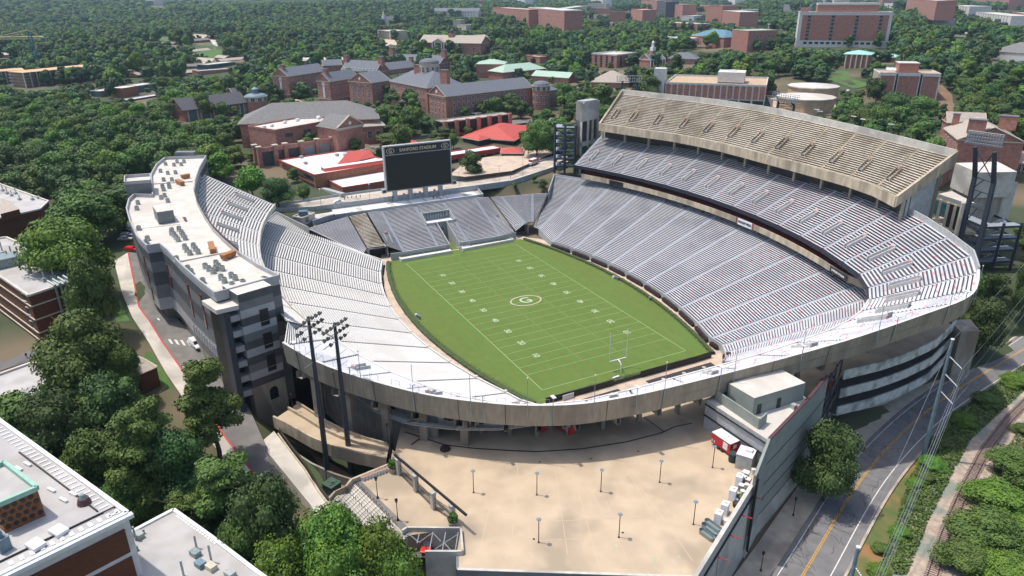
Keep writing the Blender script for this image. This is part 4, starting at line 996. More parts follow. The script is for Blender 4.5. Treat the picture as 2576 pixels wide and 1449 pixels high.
for k in range(9): p=A0+dAB*(k*5.)+o_*.37;b.tube((*p,-4),(*p,11.6),.05,4)
b.build('seam_lines','rust',S)
# grey service building on the plaza corner
S=thing('service_building','grey service building with a white roof and roof house at the plaza corner','building',(112,-4,13))
z1=19.8
w0,w1,w2,w3=np.array([103.5,-12.6]),Cn,np.array([112.8,6.4]),np.array([101,-4.])
far2=P(2078,950,19.6)[:2]
b=MB();b.prism([w0,w1,w2,(101.,7.5),w3],zp-.02,z1,0,topmi=1)
b.build('wall',['cool_grey','roof_white'],S)
b=MB()
for z in (18.8,16.2): b.wallstrip([w0+np.array([0,-.2]),w1+np.array([0,-.2])],z,z+.16,.3)
b.build('dark_lines','black',S)
hb=[P(*z3(*p),z1+4.2)[:2] for p in ((275,385),(475,500),(872,380),(672,268))]
b=MB();b.prism(hb,z1-.02,z1+4.1,0,topmi=1);b.build('roof_house',['panel_green','roof_white'],S)
b=MB()
for a_,s_ in ((.12,1),(.5,1)):
    p=hb[1]+(hb[2]-hb[1])*a_;dd=(hb[2]-hb[1])/np.linalg.norm(hb[2]-hb[1]);n=np.array([dd[1],-dd[0]]);n=n if n[0]>0 else -n
    b.box((*(p+n*.05),z1+1.15),(1.,.12,2.2),math.atan2(dd[1],dd[0]))
b.build('doors','black',S)
pw=[P(*z3(*p),z1+2.3)[:2] for p in ((178,440),(515,665),(572,615))]
b=MB();b.wallstrip(pw,z1-.02,z1+2.3,.3,0);b.build('terrace_wall','panel_green',S)
b=MB();p=hb[1]+(hb[2]-hb[1])*.72+np.array([1.6,-.4]);b.box((*p,z1+.5),(1.,1.,1.));b.build('roof_cooler','ac_metal',S)
# green grey panel wall facing the road
S=thing('panel_wall','tall green grey panelled wall with dark joints along the road below the service building','wall',(115,-2,-3))
ang=far2-w2
W_1=[B_+dAB*.0,Cn+np.array([.45,0]),w2+np.array([.5,0]),far2+np.array([.3,0])]
b=MB();b.wallstrip(W_1[1:],2.5,[20.3,20.3,20.],.5,0);b.wallstrip([W_1[0]+o_*.4,W_1[1]],[2.5,2.5],[16.5,20.3],.5,0);b.build('panels','panel_green',S)
b=MB();b.wallstrip([W_1[0]+o_*.4]+W_1[1:],-5,2.5,.7,0);b.build('base_wall','concrete_light',S)
b=MB()
for z in (14.6,9.8,6.2,2.5): b.wallstrip([p+np.array([.34,-.1]) for p in W_1[1:]],z-.07,z+.07,.1)
b.wallstrip([p for p in W_1[1:]],20.05,20.35,.62);b.build('dark_joints','rust',S)
b=MB();p=W_1[0]+o_*.9;b.box((*p,8.),(1.6,.35,17.),math.atan2(dAB[1],dAB[0])+.35);b.build('shade_slab','black',S)  # black slab standing for the shade a projecting element throws on the wall
# steel stair between the building and the ramps
S=thing('steel_stair','rusty steel framed stair climbing between the panelled wall and the white ramp bands','stair',(*far2,-3))
b=MB();q0,q1=far2,np.array([101.6,31.])
for z in (2,7,12,17): b.tube((*q0,z),(*q1,z+1),.18,5)
for s in (0,.33,.66,1): p=q0+(q1-q0)*s;b.tube((*p,-4),(*p,18.5),.2,5)
for k in range(3): b.tube((*q0,-2+k*5),(*q1,3+k*5),.18,5)
b.build('frame','steel_dark',S)
b=MB()
for k in range(3):
    for j in range(8):
        s=j/8;p=q0+(q1-q0)*s+np.array([-1.2,-.5]);b.box((*p,-1+k*5+s*5),(1.4,1.1,.12),math.atan2((q1-q0)[1],(q1-q0)[0]))
b.build('steps','rust',S)
b=MB();p=(q0+q1)/2+np.array([-1.5,0]);b.box((*p,13.8),(2.6,1.6,1.6),.6);b.build('red_box','kiosk_red',S)
# curved white ramps
S=thing('ramp_stack','three stacked curved ramps with pale concrete parapets beside the road','ramp',(102,50,-3))
rp=resample([np.array([*p,0]) for p in ((101.5,32.6),(102.6,44),(102.6,54.5),(101.3,67),(96.3,83))],14)
for k,(zt_,) in enumerate(((14.1,),(9.,),(3.9,))):
    b=MB();b.wallstrip(rp,zt_-2.5,zt_,.35,0);b.build('parapet','ramp_white',S)
    b=MB()
    for i in range(13):
        a,c=rp[i][:2],rp[i+1][:2];ai,ci=a*np.array([.84,.97]),c*np.array([.84,.97]);zz=zt_-1.9
        b.face([(*a,zz),(*c,zz),(*ci,zz),(*ai,zz)]);b.face([(*a,zz-.4),(*ai,zz-.4),(*ci,zz-.4),(*c,zz-.4)])
    b.build('deck','asphalt_light' if k else 'concrete',S)
b=MB();b.wallstrip([p[:2]*np.array([.97,.99]) for p in rp],-4,1.6,.4,0);b.wallstrip([p[:2]*np.array([.85,.97]) for p in rp],-4,13,.4,1);b.build('base_wall',['concrete_light','concrete'],S)
b=MB()
for i in range(1,13,3):
    p=rp[i][:2]*np.array([.94,.98]);b.box((*p,5),(.7,.7,18))
b.build('columns','concrete',S)
# concrete end pier at the north east
S=thing('end_pier','broad concrete pier carrying the rim beam behind the dark tree by the road','wall',(104,74,0))
b=MB();b.prism([(94,84),(100,80),(102,85),(96,90)],-3,13,0);b.build('pier','concrete',S)
# =================== GATE AREA ===================
gz=zp+.01
S=thing('gate_screen','row of concrete gate piers with black iron gates under a dark beam','gate',(*gw[0],zp))
g0,g1=P(*t(3,1,1440,430),zp)[:2],P(*t(3,1,1985,880),zp)[:2];dd=(g1-g0);Lg=np.linalg.norm(dd);dd/=Lg
pc=[P(*t(3,1,*p),zp)[:2] for p in ((1442,425),(1613,595),(1788,770),(1980,900))]
for p in pc:
    b=MB();b.box((*p,zp+1.75),(.8,.8,3.5),math.atan2(dd[1],dd[0]));b.box((*p,zp+3.6),(1.,1.,.2),math.atan2(dd[1],dd[0]));b.build('pier','concrete_light',S)
b=MB();q0=pc[0]-dd*1.2;q1=pc[-1]+dd*4;b.tube((*q0,zp+3.9),(*q1,zp+3.9),.28,6);b.build('beam','black',S)
for i in range(3):
    b=MB();a,c=pc[i],pc[i+1]
    for k in range(15): p=a+(c-a)*(.1+.8*k/14);b.tube((*p,zp),(*p,zp+2.5),.035,4)
    for z in (.3,1.5,2.5): b.tube((*(a+(c-a)*.08),zp+z),(*(a+(c-a)*.92),zp+z),.05,4)
    b.build('iron_gate','black',S)
for p,lab in ((t(3,1,1380,400),'round stone planter with a leafy shrub at the far end of the gates'),(t(3,1,1985,945),'leafy shrub in a planter at the near end of the gates')):
    q=P(*p,zp);g=thing('planter',lab,'planter',q);b=MB();b.tube((0,0,0),(0,0,1.),.75,14,.95);b.build('tub','planter',g,local=True)
    b=MB();rr=random.Random(4)
    for k in range(260):
        a=rr.uniform(0,6.28);r=rr.uniform(.2,1.)*.95;z=1.1+rr.uniform(0,1.5);c=np.array([r*math.cos(a)*(1-abs(z-1.8)/2.2),r*math.sin(a)*(1-abs(z-1.8)/2.2),z]);w=np.array([rr.uniform(-1,1) for _ in range(3)]);w/=np.linalg.norm(w);v_=np.cross(w,[.3,.5,.8])*.22
        b.face([c-w*.18-v_,c+w*.18-v_,c+w*.18+v_,c-w*.18+v_])
    b.build('foliage','leaf_mid',g,local=True)
tq0=P(*t(3,1,1905,175),zp)
g=thing('potted_bush','small dark round bush standing alone on the plaza near the drain channel','bush',tq0);b=MB();rr=random.Random(8)
for k in range(400):
    n3=np.array([rr.gauss(0,1),rr.gauss(0,1),abs(rr.gauss(0,1))]);n3/=np.linalg.norm(n3);c=n3*rr.uniform(.7,1.)*np.array([1.1,1.1,1.]);w=np.cross(n3,[.3,.5,.2]);w/=np.linalg.norm(w);v_=np.cross(n3,w)
    b.face([c-w*.15-v_*.15,c+w*.15-v_*.15,c+w*.15+v_*.15,c-w*.15+v_*.15])
b.build('foliage','hedge_purple',g,local=True);b=MB();b.tube((0,0,0),(0,0,.4),.8,12);b.build('tub','bin_dark',g,local=True)
# white trash boxes in a row
for k in range(9):
    p=P(*t(3,1,1078+31*k,487-11.5*k),zp)
    if k==0:
        g=thing('litter_box','open white cardboard litter box in the row against the gate plaza wall','litter box',p,.9,'row of white litter boxes')
        b=MB();b.box((0,0,.45),(.62,.62,.9),0,0);b.face([(-.27,-.27,.905),(.27,-.27,.905),(.27,.27,.905),(-.27,.27,.905)],1);b.build('carton',['box_white','orange'],g,local=True)
        tb=g
    else: dup(tb,p,.9)
# low wall with hand rails, stairs
wl=[P(*t(3,1,*p),zp+.9)[:2] for p in ((1340,320),(1230,365),(960,475),(900,530))]
wl2=[P(*t(3,1,*p),11.6)[:2] for p in ((800,620),(735,660))]
S=thing('stair_wall','stepped tan concrete wall beside the gate stairs','wall',(*wl[2],zp))
b=MB();b.wallstrip(wl+wl2,[9]*6,[13.95,13.95,13.95,13.6,12.2,11.6],.45);b.build('wall','tan_concrete',S)
s0=P(*t(3,1,1000,520),zp)[:2];s1=P(*t(3,1,1430,950),zp)[:2];ds=(s1-s0)/np.linalg.norm(s1-s0);ns=np.array([ds[1],-ds[0]]);ns=ns if ns[1]<0 else -ns
b=MB();b.prism([gw[0]+ds*-1,gw[1],gw[2],s1+ds*3,s0-ds*1.5,wl[0]],9,zp,0);b.build('gate_plaza','plaza',kind='structure')
S=thing('gate_stairs','wide concrete stairs with iron handrails descending from the gate plaza to the pavement','stairs',(*s0,10))
b=MB()
for k in range(14):
    a=s0-ds*1.5+ns*(.42*k);c=s1+ds*3+ns*(.42*k);b.prism([a,c,c+ns*.42,a+ns*.42],9,zp-.18*(k+1),k%2)
b.build('steps',['sidewalk','concrete_light'],S)
for k in range(7):
    b=MB();a=s0+ds*(.5+k*2.2);
    for o in (0,.9):
        p=a+ds*o;b.tube((*p,zp+1.),(*(p+ns*5.8),zp-1.6),.05,4)
        for j in range(4): q=p+ns*1.9*j;b.tube((*q,zp-.9*j+.05-.1),(*q,zp+1-.86*j),.045,4)
    b.build('handrail','black',S)
sheet('paving_band',[(*(s0-ds*1.5),gz+.004),(*(s1+ds*3),gz+.004),(*(s1+ds*3-ns*1.2),gz+.004),(*(s0-ds*1.5-ns*1.2),gz+.004)],'rust' if 0 else 'asphalt_light')
# sunken bay with lattice and red car
S=thing('sunken_bay','walled sunken bay with grey lattice beams across it beside the gate plaza','wall',(*hole[0],9))
hl=[P(*t(3,1,*p),13.9)[:2] for p in ((1470,985),(1520,955),(2060,960),(2080,1190),(2010,1197),(1700,1195))]
b=MB();b.wallstrip(hl,8,13.9,.35);b.build('wall','concrete_light',S)
b=MB();xs_=[(1520,1030,1500,1060),(1648,1005,1620,1120),(1780,1008,1745,1190),(1908,1010,1875,1190),(2035,1010,2005,1193)]
for a0,a1,c0,c1 in xs_: b.tube(P(*t(3,1,a0,a1),13.4),P(*t(3,1,c0,c1),13.4),.1,5)
for a0,a1,c0,c1 in ((1540,1030,1640,1110),(1640,1110,1775,1015),(1785,1020,1860,1100),(1800,1180,2030,1030),(1890,1110,1960,1190)): b.tube(P(*t(3,1,a0,a1),13.4),P(*t(3,1,c0,c1),13.4),.07,5)
b.build('lattice','steel_grey',S)
b=MB();fl_=[P(*t(3,1,*p),9.6) for p in ((1440,1000),(2060,1010),(2060,1260),(1500,1260))];b.face(fl_[::-1]);b.build('floor','asphalt_light',S)
# ramp beside the light poles
S=thing('walk_ramp','curved tan walkway ramp with concrete parapets under the arches beside the two light poles','ramp',(75,-78,8))
rA=[t(2,1,330,1210),t(2,1,700,1370),t(2,1,1000,1449+30),t(3,1,1200,150),t(3,1,1480,225)]
rA=[zz_ for zz_ in ((523.2+440*.3727,711+900*.3727),(523.2+560*.3727,711+960*.3727),(523.2+700*.3727,711+1040*.3727),(523.2+850*.3727,711+1100*.3727),(523.2+1000*.3727,711+1140*.3727),(523.2+1200*.3727,711+1180*.3727))]
rB=[(523.2+x*.3727,711+y*.3727) for x,y in ((600,810),(680,860),(800,940),(920,1000),(1060,1050),(1220,1095))]
zzr=[13,13,13,13,13,13.]
ra=[P(*p,13.9)[:2] for p in rA];rb=[P(*p,13.3)[:2] for p in rB]
b=MB()
for i in range(5): b.face([(*ra[i],13.),(*ra[i+1],13.),(*rb[i+1],13.),(*rb[i],13.)])
b.build('deck','plaza',S)
b=MB();b.wallstrip(ra,[11.,11,11,11,11,11],[13.95]*6,.4,0);b.wallstrip([a+(c-a)*.62 for a,c in zip(ra,rb)],12.9,13.8,.35,0);b.wallstrip(rb,12.9,13.7,.3,0);b.build('parapets','tan_concrete',S)
b=MB();lo=[a+np.array([1.2,-.9]) for a in ra];b.wallstrip(lo[1:],[3]*5,[8.6,8.4,8.2,8,8],.4);b.build('lower_parapet','concrete',S)
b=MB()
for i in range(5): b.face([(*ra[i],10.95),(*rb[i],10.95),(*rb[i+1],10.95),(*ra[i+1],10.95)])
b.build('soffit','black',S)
# wall with dark banners behind the arches
S=thing('arcade_wall','concrete wall with black banners behind the arches above the curved ramp','wall',(66,-74,8))
aw=[(44,-79.5),(55,-77.),(66,-72.5),(75,-68),(81,-64.)]
b=MB();b.wallstrip(aw,3,21,.5);b.build('wall','concrete',S)
for s,i,em in ((.35,1,'G'),(.6,1,'O'),(.1,2,'G'),(.5,2,'O')):
    a,c=A3(aw[i]),A3(aw[i+1]);p=a+(c-a)*s;dd_=(c-a)/np.linalg.norm(c-a);n=np.array([dd_[1],-dd_[0]]);b=MB();b.box((*(p+n*.35),15.8),(1.9,.1,3.4),math.atan2(dd_[1],dd_[0]));bo=b.build('banner','black',S)
    text(em,1.2,frame((*(p+n*.46),15.8),(*dd_,0),(*n,0)),'galv',S,depth=.02)
# =================== PLAZA FURNITURE ===================
lampP=[((250,633),3,2),((893,600),3,2),((1485,507),3,2),((2017,358),3,2),((268,1112),3,2),((1075,1060),3,2),((1825,930),3,2),((2190,610),3,1)]
pl_lab=['plaza lamp with a flat round head, second from left in the back row','plaza lamp with a flat round head in the middle of the back row','plaza lamp with a flat round head right of the middle in the back row','plaza lamp with a flat round head in front of the red trailer','plaza lamp with a flat round head nearest the camera on the left','plaza lamp with a flat round head nearest the camera in the middle','plaza lamp with a flat round head beside the metal troughs','plaza lamp with a flat round head nearest the iron gates']
pp=None
for (q,r_,c_),lab in zip(lampP,pl_lab):
    p=P(*t(r_,c_,*q),zp)
    if pp is None:
        pp=thing('plaza_lamp',lab,'lamp',p,0,'round headed lamps on the plaza');b=MB();b.tube((0,0,0),(0,0,.25),.22,10,.12);b.tube((0,0,.2),(0,0,4.75),.085,8,.07);b.build('post','rust',pp,local=True)
        b=MB();b.tube((0,0,4.6),(0,0,4.85),.12,14,.4);b.tube((0,0,4.85),(0,0,4.93),.42,16,.38);b.build('lamp_head','pole_blue',pp,local=True)
    else: dup(pp,p,0,1,lab)
og=None
for q,lab,r_,c_,z in (((1225,665),'old style black lantern post near the white litter boxes',3,1,zp),((1428,890),'old style black lantern post in the middle of the gate plaza',3,1,zp),((1330,110),'small black lantern post on the ramp parapet pier',3,1,13.9),((375,1240),'black lantern post on the curved ramp by the stair tower',2,1,13.),((250,855),'black lantern post on the pavement under the big street tree',3,3,None),((2500,1415),'black lantern post on the pavement below the tall side wall',3,2,None)):
    p=P(*t(r_,c_,*q),z) if z is not None else G(*t(r_,c_,*q))+np.array([0,0,.4])
    if og is None:
        og=thing('lantern_post',lab,'lamp post',p,0);b=MB();b.tube((0,0,0),(0,0,.5),.28,8,.12);b.tube((0,0,.4),(0,0,3.9),.09,6,.06);b.build('post','black',og,local=True)
        b=MB();b.tube((0,0,3.9),(0,0,4.5),.16,8,.3);b.tube((0,0,4.5),(0,0,4.85),.32,8,.04);b.build('lantern','black',og,local=True)
    else: dup(og,p,0,1. if z else 1.,lab)
# trailer
tq=P(1822,1128,zp);g=thing('food_trailer','red food trailer with white roof and white emblems parked against the service building','trailer',tq,.05)
b=MB();b.box((0,0,1.75),(5.,2.6,2.3),0,0);b.box((0,0,2.93),(5.1,2.7,.1),0,1);b.box((.2,.2,3.05),(.6,.6,.2),0,1);b.build('body',['kiosk_red','box_white'],g,local=True)
for x in (-.5,.5): 
    b=MB();b.tube((x,-1.42,.42),(x,-1.15,.42),.4,12);b.build('wheel','tyre',g,local=True)
b=MB();b.box((.0,0,.55),(4.8,2.4,.15));b.build('chassis','black',g,local=True)
b=MB();b.box((1.3,-1.33,1.8),(1.2,.04,1.5),0,0);b.box((-1.9,-1.33,1.2),(.8,.04,.5),0,0);b.box((2.53,.0,1.9),(.04,1.,.8),0,0);b.build('emblems','box_white',g,local=True)
text('G',.8,frame(tuple(tq+np.array([2.56,-.7,2.0])),(0,1,0),(1,0,0)),'black',g)
text('G',.6,frame(tuple(tq+np.array([-1.9,-1.36,1.25])),(1,0,0),(0,-1,0)),'black',g)
q=P(*zB(410,500),zp);g=thing('white_kiosk','boxy pale kiosk with a flat roof hatch near the corner of the plaza','kiosk',q,.55)
b=MB();b.box((0,0,1.6),(3.,3.4,3.2),0,0);b.build('body','cool_grey',g,local=True);b=MB();b.box((0,0,3.25),(3.1,3.5,.12));b.box((.4,.4,3.5),(1.3,1.1,.5));b.build('roof','box_white',g,local=True)
q=P(*zB(283,455),zp);g=thing('trash_bin','large round dark mesh bin between the red trailer and the pale kiosk','bin',q);b=MB();b.tube((0,0,0),(0,0,1.9),.75,14,.85);b.build('bin','bin_dark',g,local=True)
bxl=[((140,1065),'white freezer box closest to the metal troughs',.55),((205,975),'tall white freezer box second from the metal troughs',.55),((285,830),'white freezer box third from the metal troughs beside the black tub',.55),((350,690),'white freezer box nearest the yellow cart',.55)]
fb=None
for p,lab,rz in bxl:
    q=P(*zB(*p),zp)
    if fb is None:
        fb=thing('freezer_box',lab,'freezer',q,rz,'white freezer boxes along the plaza side wall');b=MB();b.box((0,0,1.1),(1.2,1.5,2.1));b.build('cabinet','box_white',fb,local=True);b=MB();b.box((.1,.1,2.2),(.4,.25,.1));b.build('vent','ac_metal',fb,local=True)
    else: dup(fb,q,rz,1,lab)
q=P(*zB(415,630),zp);g=thing('drinks_cart','small yellow cart with a white top by the panelled wall','cart',q,.5);b=MB();b.box((0,0,.9),(1.1,1.,.9));b.build('body','shirt_yellow',g,local=True);b=MB();b.box((0,0,1.5),(1.2,1.1,.25));b.build('top','box_white',g,local=True)
for p,lab,mt_ in (((400,670),'grey cabinet behind the fourth freezer box','cool_grey'),((370,750),'pale blue cabinet among the clutter at the side wall','galv'),((435,690),'red and white cabinet against the side wall','seat_red'),((322,850),'low red crate among the clutter by the side wall','kiosk_red')):
    q=P(*zB(*p),zp);g=thing('cabinet',lab,'cabinet',q,.5);b=MB();h=1.3 if 'crate' not in lab else .5;b.box((0,0,h/2),(.9,.9,h));b.build('body',mt_,g,local=True);b=MB();b.box((0,0,h+.04),(.95,.95,.08));b.build('lid','box_white',g,local=True)
for p,lab in (((425,735),'white barrel beside the red and white cabinet'),((383,800),'white barrel behind the green tub'),((215,1095),'white barrel beside the first freezer box'),((492,580),'white barrel squeezed between the kiosk and the panelled wall')):
    q=P(*zB(*p),zp);b=MB();b.tube((0,0,0),(0,0,1.1),.42,12);b.tube((0,0,1.1),(0,0,1.16),.44,12);o=b.build('barrel','barrel_white',label=lab,cat='barrel');o.location=q
for p,lab,m1 in (((362,840),'round black tub filled with green stuff by the side wall','leaf_mid'),((322,910),'round black tub with a lid near the third freezer box','bin_dark')):
    q=P(*zB(*p),zp);g=thing('tub',lab,'tub',q);b=MB();b.tube((0,0,0),(0,0,.8),.6,14,.68);b.build('shell','black',g,local=True);b=MB();b.tube((0,0,.8),(0,0,.84),.55,14);b.build('filling',m1,g,local=True)
tr=None
for p,lab,s in (((90,1125),'longest oval metal trough, the one next to the freezer box',1.),((60,1165),'middle oval metal trough of the three on the plaza',1.),((25,1215),'shortest oval metal trough with a trolley, nearest the camera',.8)):
    q=P(*zB(*p),zp);g=thing('trough',lab,'trough',q,.12);L=1.25*s;b=MB()
    rim_=lambda k,zc:[((L*(1 if math.cos(a)>0 else -1) if 1 else 0)+.55*k*math.cos(a),.55*k*math.sin(a),zc) for a in np.linspace(0,2*math.pi,24,endpoint=False)+.01]
    a_,c_,e_,f_=rim_(.9,0),rim_(1.05,.8),rim_(.93,.8),rim_(.85,.25)
    for i in range(24):
        j=(i+1)%24
        b.face([a_[i],a_[j],c_[j],c_[i]]);b.face([c_[i],c_[j],e_[j],e_[i]]);b.face([e_[i],e_[j],f_[j],f_[i]])
    b.face(f_);b.build('tank','galv',g,local=True)
# red kiosks under the deck
for u_,v_,lab in ((t(2,1,1945,1400),0,'slim red kiosk under the deck beside the leftmost thin column'),(t(2,1,2090,1400),0,'wide red stall under the deck left of the second thin column'),(t(2,2,290,1430),0,'red kiosk under the deck left of the middle of the beam'),(t(2,1,2330,1420),0,'dark red stall tilted beside the second column')):
    q=P(*u_,zp);g=thing('kiosk',lab,'kiosk',q,.35);b=MB();b.box((0,0,1.4),(1.7,1.4,2.8));b.build('body','kiosk_red',g,local=True);b=MB();b.box((0,-.72,1.9),(1.2,.06,.8));b.build('counter','box_white',g,local=True)
q=P(*t(2,2,540,1430),zp);g=thing('racing_car_stall','long red and silver stall under the deck beside the middle column','stall',q,.2);b=MB();b.box((0,0,1.),(4.6,1.8,1.5),0,0,.8);b.build('body','kiosk_red',g,local=True);b=MB();b.box((.6,-.95,1.2),(1.4,.1,.7));b.build('panel','car_silver',g,local=True)
# utility box, light poles
q=P(*t(3,1,770,600),9.5);g=thing('transformer','dark green utility box with a ridged lid at the foot of the light poles','utility box',q,.5);b=MB();b.box((0,0,1.),(2.6,2.4,1.9));b.build('cabinet','utility_green',g,local=True);b=MB();b.box((0,0,2.05),(2.8,2.6,.2));b.box((0,0,2.2),(1.8,.4,.15));b.box((.4,0,2.2),(.4,1.8,.15));b.build('lid','ac_metal' if 0 else 'utility_green',g,local=True)
def lightpole(base,vtop,lab):
    b_=P(*base,5.);h=ht(b_,vtop[1]);g=thing('floodlight_pole',lab,'floodlight',b_,math.radians(40))
    b=MB();b.tube((0,0,0),(0,0,h*.5),.62,10,.5);b.tube((0,0,h*.5),(0,0,h),.5,10,.3);b.build('pole','steel_dark',g,local=True)
    b=MB()
    for k,z in enumerate((h-.6,h-2.2,h-3.8)): b.tube((0,-4.1,z),(0,4.1,z),.09,5)
    for z in (h-7,h-9.5): b.tube((0,-2.8,z),(0,2.8,z),.06,4)
    b.build('cross_arms','steel_grey',g,local=True)
    rows=[(h-.3,[-4,-2.9,-1.75,-.6,.6,1.75,2.9]),(h-1.9,[-4,-2.9,-.3,.9,2.1,3.3]),(h-3.5,[-2.3,.9,2.2])]
    for z,ys in rows:
        for y in ys:
            b=MB();b.tube((.1,y,z+.12),(.62,y,z-.22),.22,8,.43);b.build('lamp_head','hedge_purple' if 0 else 'fan_dark',g,local=True)
    return g
lightpole((828,1212),(775,797),'tall dark floodlight pole on the left of the pair beside the curved ramp')
lightpole((885,1200),(848,812),'tall dark floodlight pole on the right of the pair beside the curved ramp')
# =================== towers and steel structures round the north stand ===================
def zN(x,y): return (3260*.67083+x*.55185*.67083,440*.67083+y*.55185*.67083)   # (3260,440)-(3840,1240), 1051 px
def zW(x,y): return (1990*.67083+x*.32443*.67083,330*.67083+y*.32443*.67083)     # (1990,330)-(2500,800), 1572 px
# concrete lift tower at the west end
base=P(*zW(555,1005),14.);h1=ht(base,zW(555,165)[1])
zt_=14.+h1
a,c,d_=[P(*p,zt_)[:2] for p in (zW(525,165),zW(602,182),zW(800,148))]
S=thing('lift_tower','pale concrete lift tower with dark openings at the far end of the silver upper deck','tower',(*c,14))
q4=a+d_-c
b=MB();b.prism([a,c,c+(q4-a)*.02+ (d_-c)*.0,c+(a-c)*0,],14,14.01,0) if 0 else None
b.prism([a,c,c+(d_-c)*.02,a+(d_-c)*.35],11,zt_,0);b.prism([c,d_,q4,a],zt_-8.5,zt_,0,topmi=2);b.prism([c+(d_-c)*.9,d_,q4,q4+(c-d_)*.1],11,zt_-8,0)
b.prism([c,d_,q4,a],zt_-20.5,zt_-18.5,0);b.prism([c,d_,q4,a],zt_-26.,zt_-24.,0)
b.prism([c+(a-c)*.3,d_+(a-c)*.3,q4,a],11,zt_-8,1);b.build('shaft',['concrete_light','panel_dark','roof_white'],S)
b=MB();b.wallstrip([c+(d_-c)*.04,c+(d_-c)*.92],zt_-24,zt_-20.4,.2);b.build('glazing','glass_teal',S)
b=MB()
for s in (.35,.62): p=c+(d_-c)*s;b.box((*p,(zt_+11)/2-4),(1.,.8,zt_-19),math.atan2((d_-c)[1],(d_-c)[0]))
b.build('mullion_piers','concrete_light',S)
b=MB();b.prism([c+(d_-c)*.1,c+(d_-c)*.9,q4+(c-q4)*.2,a+(c-a)*.1],zt_,zt_+.9,0);b.build('roof_frame','cool_grey',S)
# steel stair left of it
def steel_frame(nm,lab,cor,zb,levels,dz,cat='stair',stairs=True):
    S=thing(nm,lab,cat,(*cor[0],zb));top=zb+levels*dz
    for p in cor+[(cor[0]+cor[1])/2]:
        b=MB();b.box((*p,(zb+top+1)/2),(.8,.8,top-zb+1),.3);b.build('column','steel_dark',S)
    for k in range(1,levels+1):
        z=zb+k*dz;b=MB();b.wallstrip(cor+[cor[0]],z-.7,z,.35,0);i1=[cor[0]+(cor[1]-cor[0])*.0,cor[0]+(cor[1]-cor[0])*.32,cor[3]+(cor[2]-cor[3])*.32,cor[3]];b.prism(i1,z-.2,z+.06,1);i2=[cor[0]+(cor[1]-cor[0])*.0,cor[1],cor[1]+(cor[2]-cor[1])*.25,cor[0]+(cor[3]-cor[0])*.25];b.prism(i2,z-.2,z+.07,1)
        b.build('floor_frame',['steel_dark','steel_grey'],S)
        b=MB();m0,m1=(cor[0]+cor[3])/2+(cor[1]-cor[0])*.2,(cor[1]+cor[2])/2
        for j in range(10): p=m0+(m1-m0)*j/10;b.box((*p,z-dz+dz*j/10),(1.,2.6,.15),math.atan2((m1-m0)[1],(m1-m0)[0]))
        b.wallstrip([m0,m1],[z-dz,z-.3],[z-dz+1.,z+.9],.08);b.build('stair_flight','steel_grey',S)
    return S
zs=16.5;a=P(*zW(275,985),zs)[:2];c=P(*zW(505,990),zs)[:2];hh=ht(P(*zW(275,985),zs),zW(285,455)[1]);dd=(c-a)/np.linalg.norm(c-a);nn=np.array([-dd[1],dd[0]]);nn=nn if nn@(a-C[:2])>0 else -nn
steel_frame('steel_stair','dark steel open stair tower left of the pale lift tower','' or [a,c,c+nn*9,a+nn*9],zs,6,hh/6)
# east side: steel stair, lift block and glazed bridge
zb=-1.;a=P(*zN(735,1215),zb)[:2];c=P(*zN(910,1240),zb)[:2];
hA=ht(P(*zN(735,1215),zb),zN(790,745)[1])
zt2=zb+hA
cor=[P(*zN(790,745),zt2)[:2],P(*zN(1035,735),zt2)[:2]];dd=(cor[1]-cor[0])/np.linalg.norm(cor[1]-cor[0]);nn=np.array([-dd[1],dd[0]]);nn=nn if nn@(cor[0]-C[:2])>0 else -nn
cor+= [cor[1]+nn*14,cor[0]+nn*14]
steel_frame('steel_stair','large dark steel open ramp tower beside the road at the right end of the bowl',cor,zb,6,hA/6)
S=thing('lift_block','pale concrete lift block with a flat roof behind the right floodlight frame','building',(*P(*zN(900,620),10)[:2],10))
zr=40.;q=[P(*zN(*p),zr)[:2] for p in ((585,310),(735,375),(1005,370),(870,300))]
b=MB();b.prism(q,zr-9,zr,0,topmi=1,bot=True);q2=[p+(np.mean(q,axis=0)-p)*.12 for p in q];b.prism(q2,8,zr-9,2);b.build('upper_box',['concrete_light','roof_white','concrete'],S)
zr=36;q=[P(*zN(*p),zr)[:2] for p in ((905,440),(945,445),(1010,440),(985,430))];b=MB();b.prism([q[0],q[1],q[2],q[2]+(q[0]-q[1])*.6],5,zr,0);b.build('side_shaft','concrete_light',S)
b=MB();p=P(*zN(740,490),32);b.box(p,(4,2.4,.3),.7);b.build('awning','glass_teal',S)
S=thing('glazed_bridge','concrete bridge with teal glazing between the top deck and the lift block','bridge',(*P(*zN(560,600),25)[:2],25))
zr=33.;q=[P(*zN(*p),zr)[:2] for p in ((430,530),(640,600),(770,610),(560,500))]
b=MB();b.prism(q,zr-.8,zr,0,topmi=1,bot=True);b.prism(q,zr-9.6,zr-8.6,0,bot=True);b.build('slabs',['tan_concrete','roof_white'],S)
b=MB();b.wallstrip([q[0]+(q[1]-q[0])*.03,q[0]+(q[1]-q[0])*.55],zr-6.,zr-1.2,.2);b.build('glazing','glass_teal',S)
b=MB();b.wallstrip([q[0]+(q[1]-q[0])*.56,q[1]],zr-8.6,zr-.8,.2);b.build('dark_bay','black',S)
b=MB()
for s in (0,.3,.56,.78,1): p=q[0]+(q[1]-q[0])*s;b.box((*p,zr-9),(1.,1.,17),.5)
b.tube((*q[1],0),(*q[1],zr+1),.9,8);b.build('piers','concrete_light',S)
b=MB();b.wallstrip([q[0],q[1],q[2]],zr,zr+1.1,.05);b.build('roof_rail','steel_grey',S)
b=MB();m0=P(*zN(430,640),27);m1=P(*zN(560,810),22)
